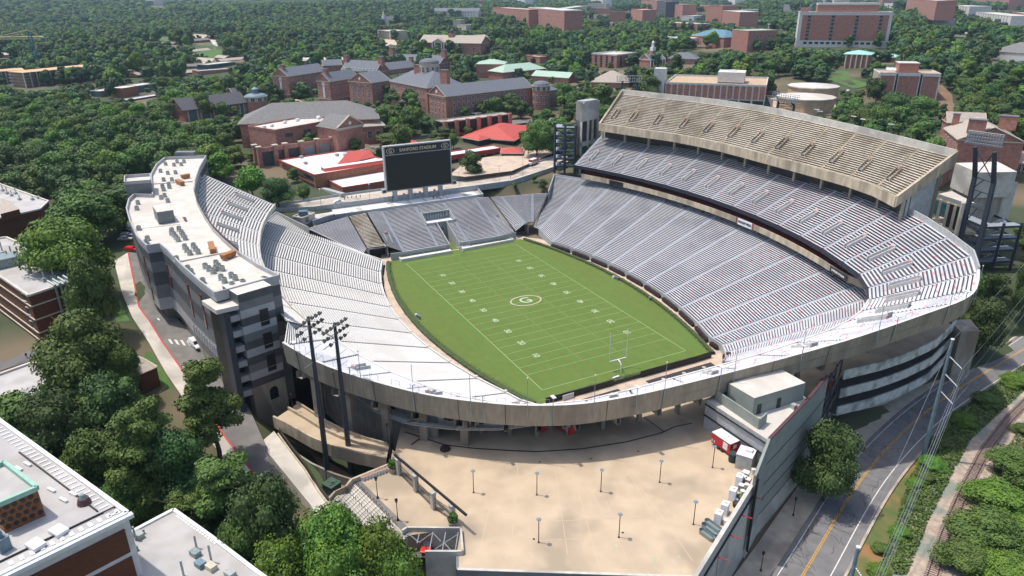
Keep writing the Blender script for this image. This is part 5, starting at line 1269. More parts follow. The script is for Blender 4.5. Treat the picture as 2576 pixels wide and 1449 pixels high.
for j in range(14): p=m0+(m1-m0)*j/14;b.box(p,(.5,2.,.12),math.atan2((m1-m0)[1],(m1-m0)[0]))
b.build('stair_flight','concrete_light',S)
# floodlight frames
def flood_frame(p0,p1,zb,vtop0,lab,bankw,hb=3.6,lean=2.2,seed=0):
    a,c=P(*p0,zb),P(*p1,zb);H=ht(a,vtop0);mid=(a+c)/2;L=np.linalg.norm((c-a)[:2]);ang=math.atan2((c-a)[1],(c-a)[0]);g=thing('floodlight_tower',lab,'floodlight',mid,ang)
    # local y towards the field (down in y)
    s=-1 if math.sin(ang-math.atan2(-mid[1],-mid[0]))>0 else 1
    ly=1 if (np.array([-math.sin(ang),math.cos(ang)])@(-mid[:2]))>0 else -1
    for x in (-L/2,L/2):
        b=MB();b.tube((x,0,0),(x,-ly*lean,H*.72),.75,8,.6);b.tube((x,-ly*lean,H*.72),(x*.82,ly*.4,H),.6,8,.5);b.build('leg','steel_dark',g,local=True)
    b=MB()
    for k in range(4):
        z0,z1=H*(.3+.15*k),H*(.45+.15*k);y0=-ly*lean*min(z0/H/.72,1);b.tube((-L/2,y0,z0),(L/2,y0,z0),.16,5);b.tube((-L/2 if k%2 else L/2,y0,z0),(0 if k<3 else (L/2 if k%2 else -L/2),y0,z1),.14,5)
    b.build('bracing','steel_dark',g,local=True)
    b=MB()
    for z in (H,H+hb/2,H+hb): b.tube((-bankw/2,ly*.5,z),(bankw/2,ly*.5,z),.1,4)
    for x in np.linspace(-bankw/2,bankw/2,7): b.tube((x,ly*.5,H-.2),(x,ly*.5,H+hb+.2),.08,4)
    b.box((0,0,H-.25),(bankw,1.8,.12));b.build('lamp_rack','steel_grey',g,local=True)
    lampm=None
    for r in range(4):
        for k in range(12):
            x=-bankw/2+bankw*(k+.5)/12;z=H+.35+hb*r/4.1
            if lampm is None:
                b=MB();b.tube((0,0,0),(0,ly*.5,-.25),.16,7,.36);lampm=b.build('lamp_head','car_silver',g,local=True);lampm.location=(x,ly*.6,z)
            else:
                o=lampm.copy();COL.objects.link(o);o.location=(x,ly*.6,z)
    return g
def corner_frame():
    f2=P(*zN(725,955),24.);best=min(np.arange(44,75,.5),key=lambda z:np.linalg.norm((P(*zN(852,235),z)-f2)[:2]));t2=P(*zN(852,235),best);t1=P(*zN(722,200),best);f1=t1+(f2-t2);f2[2]=f1[2]=20.
    g=thing('floodlight_tower','big black floodlight frame with two bent legs at the right end of the bowl','floodlight',(f1+f2)/2);o=A3(g.location)
    away=(f2-C)[:2];away/=np.linalg.norm(away);w3=np.array([*away,0])*1.5
    mids=[]
    for a,c in ((f1,t1),(f2,t2)):
        m_=a+(c-a)*.74+w3*1.;m_=m_+np.array([*(Rr[:2]*1.3),0]);mids.append(m_);b=MB();b.tube(a,m_,.85,8,.75);b.tube(m_,c,.75,8,.6);b.build('leg','steel_dark',g)
    b=MB()
    for k in range(4):
        s0,s1=(.35,.5,.64,.74)[k],(.5,.64,.74,.9)[k];q=lambda a,m_,s:a+(m_-a)*min(s/.74,1)
        b.tube(q(f1,mids[0],s0),q(f2,mids[1],s0),.18,5);b.tube(q(f1,mids[0],s0),(q(f1,mids[0],s1)+q(f2,mids[1],s1))/2,.15,5)
    b.tube(mids[0],t2,.16,5);b.tube(mids[1],t1,.16,5);b.build('bracing','steel_dark',g)
    r0,r1=P(*zN(655,168),best),P(*zN(900,205),best);up=np.array([0,0,1.]);b=MB()
    for z in (0,1.8,3.6): b.tube(r0+up*z,r1+up*z,.1,4)
    for k in range(8): p=r0+(r1-r0)*k/7;b.tube(p-up*.3,p+up*3.9,.09,4)
    dd_=(r1-r0)/np.linalg.norm(r1-r0);b.box((r0+r1)/2+w3*.8-up*.2,(np.linalg.norm(r1-r0),2.2,.12),math.atan2(dd_[1],dd_[0]));b.build('lamp_rack','steel_grey',g)
    lm=None
    for r in range(4):
        for k in range(13):
            p=r0+(r1-r0)*(k+.5)/13+up*(.3+r*.95)-o
            if lm is None: b=MB();b.tube((0,0,0),tuple(-w3*.4-up*.2),.18,7,.4);lm=b.build('lamp_head','car_silver',g,local=True);lm.location=p
            else: q_=lm.copy();COL.objects.link(q_);q_.location=p
corner_frame()
flood_frame((1563,226),(1603,228),38.,204,'far left floodlight frame behind the top deck with a blue grey rack',17.5,3.8,1.)
flood_frame((1952.,283),(1992,290),38.,252,'floodlight frame behind the middle of the top deck in front of the round buildings',18,4,1.)
# street lamps peeping over the top deck
sl=None
for u,v in ((1940,264),(2050,293),(2142,312),(2235,334),(2165,320),(2058,298)):
    q=G(u,v+40);q=P(u,v+14,46.)
    if sl is None:
        sl=thing('deck_lamp','small white headed lamp on a thin post behind the top deck parapet','lamp',q,0,'white lamps behind the top deck');b=MB();b.tube((0,0,-8),(0,0,5.2),.09,5);b.build('post','steel_grey',sl,local=True);b=MB();b.box((0,0,5.3),(2.2,.7,.2));b.build('lamp_head','box_white',sl,local=True)
    else: dup(sl,q,random.random())
# =================== BUILDING HELPERS ===================
CLEAR=[]   # picture-independent bookkeeping: (distance, hull in camera space) of facades that trees must not cover
FOOT=[]    # plan footprints where no tree may stand
_win={}
def winproto(w,h,style):
    k=(round(w,1),round(h,1),style)
    if k in _win:return _win[k]
    b=MB()
    if style=='white': b.box((0,.04,0),(w+.3,.12,h+.3),0,0);b.box((0,.09,0),(w,.1,h),0,1);b.box((0,.13,0),(.1,.08,h),0,0);b.box((0,.13,0),(w,.08,.1),0,0)
    elif style=='dark': b.box((0,.05,0),(w,.12,h),0,1);b.box((0,.1,0),(.08,.08,h),0,0)
    elif style=='tall': b.box((0,.05,0),(w,.12,h),0,1);
    if style=='tall':
        for z in np.arange(-h/2+1.6,h/2,2.2): b.box((0,.09,z),(w,.08,.5),0,0)
    elif style=='sill': b.box((0,.05,0),(w,.12,h),0,1);b.box((0,.1,-h/2-.1),(w+.4,.25,.2),0,0);b.box((0,.1,h/2+.1),(w+.3,.15,.2),0,0)
    me=bpy.data.meshes.new('window');me.from_pydata(b.v,[],b.f);me.polygons.foreach_set('material_index',b.m)
    for x in ('white_paint' if style!='tall' else 'panel_grey','glass_dark'): me.materials.append(M[x])
    _win[k]=me;return me
def put_window(S,p,rz,w,h,style):
    o=bpy.data.objects.new('window',winproto(w,h,style));COL.objects.link(o);o.parent=S;o.location=Vector(p)-Vector(S.location);o.rotation_euler=(0,0,rz)
def facade(S,a,c,zb,zt,rows,cols,w,h,style,out,zpad=(1.,1.),spad=.06,skip=()):
    a,c=A3(a)[:2],A3(c)[:2];d=c-a;L=np.linalg.norm(d);d/=L;n=np.array([d[1],-d[0]]);n=n if n@out>0 else -n
    rz=math.atan2(-n[0],n[1]) # local +y -> n
    for r in range(rows):
        z=zb+zpad[0]+(zt-zb-zpad[0]-zpad[1])*(r+.5)/rows
        for k in range(cols):
            if (r,k) in skip: continue
            s=spad+(1-2*spad)*(k+.5)/cols;p=a+d*L*s;put_window(S,(p[0],p[1],z),rz,w,h,style)
def corners(P0,P1,P2,vb,depth=None,zb=None,hgt=None):
    if zb is not None: base=P(P0[0],vb,zb)
    else: base=G(P0[0],vb)
    h=ht(base,P0[1]);zr=base[2]+h
    a,c,e=[P(*p,zr)[:2] if p is not None else None for p in (P0,P1,P2 or None)]
    d=c-a;L=np.linalg.norm(d);d/=L;n=np.array([-d[1],d[0]])
    if n@(a-C[:2])<0:n=-n
    if e is not None:
        dep=abs((e-a)@n);
        if depth: dep=depth
    else: dep=depth or 15
    return a,c,c+n*dep,a+n*dep,base[2],zr,n
def reg(pts,z0,z1,shr=.0,low=.35):
    ph=[pr((p[0],p[1],z0+(z1-z0)*low)) for p in pts]+[pr((p[0],p[1],z1)) for p in pts]
    dist=min(np.linalg.norm(A3(p)[:2]-C[:2]) for p in pts)
    xs_=[q[0] for q in ph];ys=[q[1] for q in ph]
    hull=convex([(q[0],q[1]) for q in ph]);CLEAR.append((dist,hull,min(xs_),max(xs_),min(ys),max(ys)));FOOT.append([tuple(p[:2]) for p in pts])
def convex(pts):
    pts=sorted(set(pts));
    def half(P_):
        o=[]
        for p in P_:
            while len(o)>1 and (o[-1][0]-o[-2][0])*(p[1]-o[-2][1])-(o[-1][1]-o[-2][1])*(p[0]-o[-2][0])<=0:o.pop()
            o.append(p)
        return o
    a=half(pts);c=half(pts[::-1]);return a[:-1]+c[:-1]
def inside(p,poly):
    x,y=p;c=False;j=len(poly)-1
    for i in range(len(poly)):
        if (poly[i][1]>y)!=(poly[j][1]>y) and x<(poly[j][0]-poly[i][0])*(y-poly[i][1])/(poly[j][1]-poly[i][1])+poly[i][0]:c=not c
        j=i
    return c
def block(name,label,P0,P1,P2,vb,wall='brick',roof='roof_white',depth=None,win=None,side=None,kind='flat',rh=4.,trim=None,group=None,cat='building',zb=None,parapet=.5,over=.5,S=None,low=.35,sidewin=True,dig=4.,band=None):
    a,c,e,g,z0,z1,n=corners(P0,P1,P2,vb,depth,zb)
    own=S is None
    if own: S=thing(name,label,cat,(*((a+c+e+g)/4),z0),0,group)
    b=MB();q=[a,c,e,g]
    if kind=='flat':
        b.prism(q,z0-dig,z1-.001 if not parapet else z1-parapet,0,topmi=1)
        if parapet: b.wallstrip(q+[q[0]],z1-parapet-.02,z1,.45,2)
        b.build('wall',[wall,roof,trim or wall],S)
    else:
        b.prism(q,z0-dig,z1,0);d=(c-a)/np.linalg.norm(c-a);W=np.linalg.norm(g-a);L=np.linalg.norm(c-a)
        if kind=='gable':   # ridge parallel to a-c; gable walls at both ends
            for (x,y) in ((a,g),(c,e)): m_=(x+y)/2;b.face([(*x,z1),(*y,z1),(*m_,z1+rh)])
        b.build('wall',wall,S)
        r=MB();o=over;A_,C_,E_,G_=a-d*o-n*o,c+d*o-n*o,e+d*o+n*o,g-d*o+n*o;zo=z1-.12*o+.05
        if kind=='gable': r0,r1=(A_+G_)/2,(C_+E_)/2
        else:
            hp=min(W*.5,L*.45);r0,r1=(a+g)/2+d*hp,(c+e)/2-d*hp
        tk=.3
        for (x,y,u_,v_) in ((A_,C_,r1,r0),(E_,G_,r0,r1)): r.face([(*x,zo),(*y,zo),(*u_,z1+rh+.1),(*v_,z1+rh+.1)])
        if kind!='gable':
            r.face([(*G_,zo),(*A_,zo),(*r0,z1+rh+.1)]);r.face([(*C_,zo),(*E_,zo),(*r1,z1+rh+.1)])
        r.build('roof',roof,S)
        t_=MB();t_.wallstrip([A_,C_,E_,G_,A_],zo-.5,zo,.25)
        if kind=='gable':
            for (x,y,m_) in ((A_,G_,r0),(C_,E_,r1)): t_.wallstrip([x,m_,y],[zo-.3,z1+rh-.2,zo-.3],[zo+.05,z1+rh+.12,zo+.05],.3)
        t_.build('eaves',trim or 'stone_trim',S)
    if trim and kind=='flat' and band:
        b=MB()
        for s in band: b.wallstrip([p+(p-(a+e)/2)*.004 for p in q]+[q[0]+(q[0]-(a+e)/2)*.004],z0+(z1-z0)*s,z0+(z1-z0)*s+.5,.5)
        b.build('stone_bands',trim,S)
    if win: facade(S,a,c,z0,z1,*win,-n)
    if side and sidewin:
        d=(c-a)/np.linalg.norm(c-a)
        if (g-a)@np.array([0,0])==0:
            mid=(a+g)/2-C[:2]
            if d@mid>0: facade(S,g,a,z0,z1,*side,-d)
            mid=(c+e)/2-C[:2]
            if d@mid<0: facade(S,c,e,z0,z1,*side,d)
    reg(q,z0,z1+(rh if kind!='flat' else 0),low=low)
    return S,(a,c,e,g,z0,z1,n)
def chimney(S,p,zb,h,w=2.2,l=None,mt='brick',cap='slate'):
    b=MB();b.box((p[0],p[1],zb+h/2),(l or w,w,h),.5,0);b.build('chimney',mt,S);
    b=MB();b.box((p[0],p[1],zb+h+.15),((l or w)+.4,w+.4,.3),.5);b.build('chimney_cap',cap,S)
def drum(S,u,v0,vt,rpx,dist_ref,wall,roof,dome=.45,band=True,wins=10,z0=None):
    """round tower; u = centre column, v0 = base row, vt = eave row, rpx = radius in picture units"""
    base=P(u,v0,z0) if z0 is not None else G(u,v0);h=ht(base,vt);dist=np.linalg.norm(base-C);r=rpx*dist/f
    away=(base-C)[:2];away/=np.linalg.norm(away);c=base[:2]+away*r*.6;z1=base[2]+h
    b=MB();b.tube((*c,base[2]-3),(*c,z1),r,20,caps=False);b.build('drum_wall',wall,S)
    if band:
        b=MB();b.tube((*c,z1-3.6),(*c,z1-.6),r+.15,20);b.build('window_band','stone_trim',S)
        for k in range(wins):
            a=2*math.pi*(k+.5)/wins+math.atan2(*( -away)[::-1]);nn=np.array([math.cos(a),math.sin(a)])
            if nn@away>.2: continue
            p=c+nn*(r+.2);put_window(S,(p[0],p[1],z1-2.1),math.atan2(-nn[0],nn[1]),r*.35,2.3,'white')
    b=MB();b.tube((*c,z1-.6),(*c,z1),r+.6,20);b.build('cornice','stone_trim',S)
    b=MB();n=20;R_=r+.2
    for k in range(4):
        a0,a1=math.pi/2*k/4,math.pi/2*(k+1)/4;b.tube((*c,z1+R_*dome*math.sin(a0)),(*c,z1+R_*dome*math.sin(a1)),R_*math.cos(a0),n,max(R_*math.cos(a1),.05),caps=False)
    b.build('dome',roof,S,smooth=True);return c,z1,r
# =================== BRIDGE, SCOREBOARD, STUDENT CENTRE ===================
S=thing('road_bridge','long pale concrete road bridge with parapets behind the scoreboard','bridge',(-105,0,14))
n0=[(500,560),t(1,1,0,680),t(1,1,590,650),t(1,1,1380,545),t(1,1,1900,478),t(1,1,2576,385),t(1,2,410,250),t(1,2,560,200)]
f0=[(500,545),t(1,1,0,655),t(1,1,880,520),t(1,1,1500,435),t(1,1,2070,355),t(1,1,2530,285),t(1,2,410,140),t(1,2,560,100)]
zs_=[14.2]*5+[14.8,16,16.5]
nb=[P(*p,z) for p,z in zip(n0,zs_)];fb_=[P(*p,z) for p,z in zip(f0,zs_)]
b=MB()
for i in range(7): b.face([nb[i],nb[i+1],fb_[i+1],fb_[i]])
b.build('deck','concrete_light',S)
b=MB()
for i in range(7):
    L_=lambda s,k:(nb[i+k]+(fb_[i+k]-nb[i+k])*s)+np.array([0,0,.04])
    b.face([L_(.3,0),L_(.3,1),L_(.78,1),L_(.78,0)])
b.build('carriageway','sidewalk_tan' ,S)
b=MB();b.wallstrip(nb,[p[2]-1.8 for p in nb],[p[2]+1. for p in nb],.35);b.build('near_parapet','cool_grey',S)
b=MB();b.wallstrip(fb_,[p[2]-1.8 for p in fb_],[p[2]+1. for p in fb_],.35);b.build('far_parapet','cool_grey',S)
b=MB();
for s in (.35,.55,.75):
    p=nb[5]+(nb[6]-nb[5])*s;b.box((p[0]-4,p[1],6),(1.6,1.6,16))
b.build('bridge_piers','concrete',S)
FOOT.append([tuple(p[:2]) for p in nb]+[tuple(p[:2]) for p in fb_[::-1]])
# bridge approach road and plaza by the trees
b=MB();q=[G(*p)+np.array([0,0,.3]) for p in (t(1,2,0,330),t(1,2,430,180),t(1,2,430,110),t(1,2,300,130),t(1,2,0,285))];b.face([(p[0],p[1],q[0][2]) for p in q]);b.build('approach_road','asphalt_light',kind='structure')
b=MB();q=[P(*p,17.) for p in (t(1,1,2100,330),t(1,1,2576,270),t(1,2,420,90),t(0,2,430,1260),(1283,390),(1225,395),(1175,405),(1130,440))];b.face([(p[0],p[1],17.) for p in q][::-1]);b.build('brick_square','walk_pink',kind='structure')
# scoreboard
S=thing('scoreboard','huge black scoreboard on four grey legs with gold lettering facing the field','scoreboard',(-99,-3,13))
XS=-99.
def onX(u,v,X):
    d=F*f+Rr*(u-1288)-U*(v-724.5);return C+d*(X-C[0])/d[0]
bl=onX(*t(1,1,1312,482),XS);br=onX(*t(1,1,1975,405),XS);tl=onX(*t(1,1,1270,30),XS);trr=onX(*t(0,1,1955,1405),XS)
y0,y1=bl[1],br[1];z0=(bl[2]+br[2])/2;z1=(tl[2]+trr[2])/2;yc=(y0+y1)/2;W=y1-y0;H=z1-z0
b=MB();b.box((XS-.9,yc,(z0+z1)/2),(2.2,W,H),0,0);b.build('housing','cool_grey',S)
b=MB();b.box((XS+.25,yc,z0+H*.41),(.12,W*.965,H*.77));b.build('screen_panel','screen',S)
b=MB();b.box((XS+.24,yc,z1-H*.105),(.1,W*.965,H*.16));b.build('name_band','navy_fascia',S)
text('SANFORD STADIUM',H*.094,frame((XS+.33,yc,z1-H*.11),(0,1,0),(1,0,0)),'gold',S,depth=.03)
for yy in (y0+W*.095,y1-W*.095):
    b=MB();n_=28;ry,rz_=W*.058,H*.062
    for i in range(n_):
        a0,a1=2*math.pi*i/n_,2*math.pi*(i+1)/n_;q=lambda a,k:(XS+.34,yy+(ry*k)*math.cos(a),z1-H*.11+(rz_*k)*math.sin(a))
        b.face([q(a0,1),q(a1,1),q(a1,.86),q(a0,.86)],0);b.face([q(a0,.74),q(a1,.74),q(a1,.0),q(a0,.0)],1) if 0 else None
    b.build('oval_emblem','gold',S);text('G',H*.105,frame((XS+.34,yy,z1-H*.112),(0,1,0),(1,0,0)),'gold',S,depth=.03)
for s in (.13,.36,.59,.82):
    b=MB();y=y0+W*s;b.box((XS-.9,y,(z0+12.9)/2),(2.2,1.7,z0-12.9));b.build('leg','cool_grey',S)
for s,dz in ((-.0,.55),(1.0,.6)):
    b=MB();y=y0-1. if s==0 else y1+1.;b.box((XS-.2,y,z0+dz),(1.4,1.9,1.7),0,0);b.box((XS+.52,y,z0+dz),(.08,1.3,1.),0,1);b.build('side_camera_box',['cool_grey','navy_fascia'],S)
FOOT.append([(-104,y0-3),(-94,y0-3),(-94,y1+3),(-104,y1+3)])
reg([(XS,y0),(XS,y1),(XS-1,y1),(XS-1,y0)],13,z1,low=0)
# turnstile posts, bollards as things
bp_=None
for k,(x,y) in enumerate([t(1,1,1490,540),t(1,1,1650,520),t(1,1,1797,498)]):
    p=P(x,y,13.)
    if bp_ is None:
        bp_=thing('turnstile','dark turnstile post between the scoreboard legs','turnstile',p,0,'turnstiles between the scoreboard legs');b=MB();b.box((0,0,1.),(.7,.8,2.));b.build('body','rust',bp_,local=True)
    else: dup(bp_,p)
bo=None
for x,y in [(925,553),(965,547),(1010,541),(1050,536),(1250,560),(1290,556),(1330,550),(1375,545),(1560,525),(1600,516)]:
    p=P(*t(1,1,x,y),14.25)
    if bo is None:
        b=MB();b.tube((0,0,0),(0,0,1.1),.16,8);b.tube((0,0,1.1),(0,0,1.2),.18,8,.05);bo=b.build('bollard','black',label='black bollard in the line across the bridge walk',cat='bollard',group='bollards on the bridge');bo.location=p
    else: o=bo.copy();COL.objects.link(o);o.location=p
sl2=None
for p,z,lab in ((t(1,1,657,640),14.2,'street lamp on the near parapet of the bridge, left of the white car'),(t(1,1,1148,585),14.2,'street lamp on the near parapet of the bridge, just left of the scoreboard'),(t(1,1,2045,440),14.2,'street lamp on the near parapet of the bridge, just right of the scoreboard'),(t(1,1,2448,380),15,'street lamp on the far right part of the bridge beside the square')):
    q=P(*p,z)
    if sl2 is None:
        sl2=thing('street_lamp',lab,'street lamp',q,0,'street lamps on the bridge');b=MB();b.tube((0,0,0),(0,0,8.2),.1,6,.07);b.build('pole','steel_grey',sl2,local=True);b=MB();b.box((.5,0,8.2),(1.4,.35,.15));b.build('lamp_head','box_white',sl2,local=True)
    else: dup(sl2,q,0,1,lab)
q=P(*t(1,2,110,485),13.);g=thing('flag_pole','tall thin bare flagpole standing right of the scoreboard behind the end benches','flagpole',q);h=ht(q,t(1,2,100,45)[1]);b=MB();b.tube((0,0,-4),(0,0,h),.12,6,.07);b.build('pole','steel_grey',g,local=True);b=MB();b.tube((0,0,h),(0,0,h+.3),.18,6);b.build('finial','gold',g,local=True)
# small grey house on terrace
hs,(a,c,e,g_,z0_,z1_,n_)=block('terrace_house','small grey concrete hut with roof equipment at the left end of the scoreboard terrace',t(1,1,465,740),t(1,1,590,690),None,t(1,1,500,800)[1],wall='concrete_light',roof='roof_grey',depth=5,zb=12.9,low=0,dig=1)
b=MB();m_=(a+c+e+g_)/4;b.box((*m_,z1_+.7),(3.6,3,1.6),1.3);b.build('roof_plant','glass_teal',hs)
b=MB();p=a+(c-a)*.35-n_*.05;b.box((*p,z0_+1.2),(1.4,.15,2.2),math.atan2((c-a)[1],(c-a)[0]));b.build('door','glass_dark',hs)
# student centre: low brick building with white roof and red mansard
S1,q=block('student_centre','brick and white roofed student centre with a red ridge behind the scoreboard',(791,439),(985,407),(700,402),474,wall='brick_orange',roof='white_paint',depth=42,trim='roof_red',low=.3)
a,c,e,g_,z0_,z1_,n_=q
b=MB();d=(c-a)/np.linalg.norm(c-a)
L=np.linalg.norm(g_-a)
for z,h in ((z1_-3.2,1.7),(z1_-6.5,1.5)): b.wallstrip([a+(g_-a)*.04-d*.1,a+(g_-a)*.9-d*.1],z,z+h,.3)
b.build('strip_windows','glass_dark',S1)
S2,q2=block('student_centre_wing','lower brick wing with a cream flat roof directly behind the scoreboard',(862,471),(1020,446),(814,451),489,wall='brick',roof='white_paint',trim='roof_red',low=.2)
a2,c2,e2,g2,z02,z12,n2=q2
r=MB();p0=g2+(a2-g2)*.05;p1=e2+(c2-e2)*.05;zt0=z12
r.face([(*(p0-n2*0),zt0+.5),(*(p1-n2*0),zt0+.5),(*(p1+n2*3.2),zt0+4.6),(*(p0+n2*3.2),zt0+4.6)],0)
r.face([(*(p0+n2*3.2),zt0+4.6),(*(p1+n2*3.2),zt0+4.6),(*(p1+n2*7),zt0+4.7),(*(p0+n2*7),zt0+4.7)],1)
r.face([(*(p0+n2*3.2),zt0+4.6),(*(p0+n2*7),zt0+4.7),(*(p0+n2*8),zt0),(*p0,zt0+.5)],2);r.face([(*p0,zt0+.5),(*p0,zt0-1),(*p1,zt0-1),(*p1,zt0+.5)],2)
r.build('red_mansard',['roof_red','white_paint','brick'],S2)
r=MB();pp=[P(*zC(*p),z1_+.1)[:2] for p in ((1195,845),(1345,750),(1460,800),(1670,750))]
r.face([(*pp[0],z1_+.05),(*pp[2],z1_+.05),(*pp[1],z1_+3.)]);r.face([(*pp[2],z1_+.05),(*pp[3],z1_+.05),(*(pp[3]+(pp[1]-pp[2])*.6),z1_+2.6),(*pp[1],z1_+3.)]);r.build('red_dormer','roof_red',S1)
b=MB()
for p in ((760,765),(812,840),(1300,740),(1510,690),(1550,680),(1680,660),(1710,655),(1200,740),(1640,655)):
    q_=P(*zC(*p),z1_-.4);b=MB();b.box(q_+np.array([0,0,.6]),(1.5,1.5,1.2),.4);b.build('roof_vent','ac_metal',S1)
b=MB();b.tube((*P(*zC(1010,1120),z12-4)[:2],z12-5),(*P(*zC(1280,1235),14.5)[:2],14.6),.5,4);p0=P(*zC(1010,1130),z12-3)[:2];p1=P(*zC(1275,1240),14.6)[:2];b.wallstrip([p0,p1],[z12-5.5,14.4],[z12-3.,16.],2.2);b.build('foot_ramp','cool_grey',S2)
b=MB();p=a2-n2*.1+(c2-a2)*.2;b.wallstrip([a2+(c2-a2)*.1-n2*.15,a2+(c2-a2)*.42-n2*.15],z12-3.2,z12-2.9,.1);b.build('stone_line','stone_trim',S2)
# long red-edged gallery and hip roofed red pavilions right of the scoreboard
S3,q3=block('red_edged_gallery','open gallery with a white roof and deep red fascia right of the scoreboard',(1130,391),(1262,371),(1131,375),411,wall='black',roof='white_paint',trim='roof_red',depth=9,low=.0)
a3,c3,e3,g3,z03,z13,n3=q3
b=MB();b.wallstrip([a3-n3*.4,c3-n3*.4],z13-2.4,z13,.5);b.build('fascia','roof_red',S3)
b=MB()
for k in range(7): p=a3+(c3-a3)*(k/6)-n3*.5;b.box((*p,(z03+z13)/2-1),(1.1,1.1,z13-z03),0)
b.build('brick_piers','brick',S3)
block('red_pavilion','big red hip roofed pavilion right of the scoreboard in front of the long brick hall',(1291,352),(1347,320),(1196,330),366,wall='black',roof='roof_red',kind='hip',rh=4.5,over=1.2,low=0,trim='roof_white')
block('red_pavilion','small red hip roofed pavilion joining the gallery and the big red roof',(1262,384),(1312,384),None,402,wall='black',roof='roof_red',kind='hip',rh=1.6,over=.8,depth=12,low=0,trim='roof_white')
block('red_pavilion','low red sloping roof with a white walkway beside the big red pavilion',(1165,345),(1205,352),None,356,wall='black',roof='roof_red',kind='hip',rh=1.6,over=.6,depth=9,low=0,trim='roof_white')
block('red_roof_annex','small red and grey roofed annex peeping over the left top of the scoreboard',(985,366),(1052,360),None,378,wall='brick',roof='roof_red',kind='hip',rh=2.4,depth=12,low=.0)
# =================== CAMPUS ===================
# dining hall with grey roof and brick loggia
S,q=block('dining_hall','large red brick hall with a flat white roof inset left of the scoreboard',(692,326),(846,298),(657,310),398,wall='brick_far',roof='roof_white',trim='brick_far',parapet=.9,low=.2)
a,c,e,g_,z0,z1,n=q;d=(c-a)/np.linalg.norm(c-a);L=np.linalg.norm(c-a)
for s,z,w,h in ((.2,.73,4.8,1.9),(.49,.66,4.8,4.4),(.75,.84,4.8,1.8)):
    b=MB();p=a+d*L*s-n*.06;b.box((*p,z0+(z1-z0)*z),(w,.15,h),math.atan2(d[1],d[0]));b.build('dark_panel','glass_teal' if 0 else 'panel_dark',S)
b=MB();p=a+d*L*.83-n*.06;b.box((*p,z0+(z1-z0)*.5),(2.2,.15,3.),math.atan2(d[1],d[0]));b.build('red_door','kiosk_red',S)
b=MB()
for s,u in ((.08,.6),(.2,.6),(.45,.7),(.66,.7),(.93,.5),(.97,.6)): p=a+d*L*s+n*np.linalg.norm(g_-a)*u;b.tube((*p,z1-.5),(*p,z1+.4),1.3,12,1.)
b.build('roof_domes','white_paint',S)
rf,q5=block('dining_hall_roof_wing','grey hip roofed brick wing rising behind the flat inset of the dining hall',(603,311),(950,297),None,372,wall='brick_far',roof='shingle_grey',kind='hip',rh=8.5,depth=34,low=.5,over=1.,win=(3,3,2.,2.6,'sill'))
# push wing behind: pediment, tan porches
pd,q6=block('pediment_bay','brick pediment bay with a round window at the right of the dining hall',(846,323),(912,311),None,400,wall='brick_far',roof='shingle_grey',depth=16,kind='hip',rh=.4,low=.2)
a6,c6,e6,g6,z06,z16,n6=q6;m_=(a6+c6)/2;b=MB();b.face([(*(a6-n6*.3),z16),(*(c6-n6*.3),z16),(*(m_-n6*.3),z16+5.4)]);b.build('pediment','brick_far',pd)
b=MB();b.wallstrip([a6-n6*.6,m_-n6*.6,c6-n6*.6],[z16-.2,z16+5.2,z16-.2],[z16+.5,z16+5.9,z16+.5],.8);b.wallstrip([a6-n6*.5,c6-n6*.5],z16-1.3,z16-.1,.6);b.build('stone_frame','stone_trim',pd)
b=MB();b.tube((*(m_-n6*.35),z16+1.7),(*(m_-n6*.5),z16+1.7),.95,16);b.build('round_window','white_paint',pd)
b=MB();r0,r1=m_-n6*.3,m_+n6*16
for x,y in ((a6,g6),(c6,e6)): b.face([(*(x-n6*.5),z16+.1),(*(y+n6*0),z16+.1),(*r1,z16+5.6),(*(r0-n6*.2),z16+5.6)])
b.build('pediment_roof','shingle_grey',pd)
block('tan_roofed_porch','tan hip roofed porch with white columns at the right end of the dining hall',(915,317),(963,314),None,362,wall='brick_far',roof='shingle_tan',kind='hip',rh=2.6,depth=14,over=1.4,win=(1,2,2.2,4,'white'),low=.1)
block('tan_roofed_porch','tan hip roofed porch with white framed doors at the left end of the dining hall',(636,350),(694,345),None,375,wall='brick_far',roof='shingle_tan',kind='hip',rh=2.8,depth=14,over=1.,win=(1,5,1.4,2.6,'white'),low=.1)
# loggia piers in front
S=thing('brick_loggia','tall brick piers with dark bays and grey panels in front of the dining hall','loggia',G(700,430))
a=G(615,402);z0l=16.
tops=[zC(175,610),zC(228,635),zC(428,610),zC(553,590),zC(752,565),zC(945,535),zC(1135,510),zC(1318,482),zC(1497,460)]
bots=[zC(205,850),zC(262,880),zC(480,1020),zC(575,740),zC(768,730),zC(962,660),zC(1140,640),zC(1335,690),zC(1510,690)]
zl=27.
pts=[P(*p,zl)[:2] for p in tops]
for i,p in enumerate(pts):
    b=MB();b.box((*p,(zl+12)/2),(2.1,2.1,zl-12),.2);b.build('pier','brick_far',S);b=MB();b.box((*p,zl+.25),(2.7,2.7,.5),.2);b.build('pier_cap','stone_trim',S)
back=[p+np.array([-1.6,1.])*1. for p in pts]
b=MB();b.wallstrip(pts[1:],zl-2.6,zl-.4,.8);b.build('beam','brick_far',S)
b=MB();b.wallstrip([pts[1],pts[2]],15,16.5,.8);b.build('lower_beam','brick_far',S)
for i in range(1,len(pts)-1):
    b=MB();p0,p1=back[i],back[i+1];b.wallstrip([p0,p1],12,zl-1,.3);b.build('bay_panel','panel_dark' if i in (1,2,3) else 'cool_grey',S)
FOOT.append([tuple(p) for p in pts]+[tuple(p+np.array([-8,6])) for p in pts[::-1]])
reg(pts[1:],14,zl,low=.1)
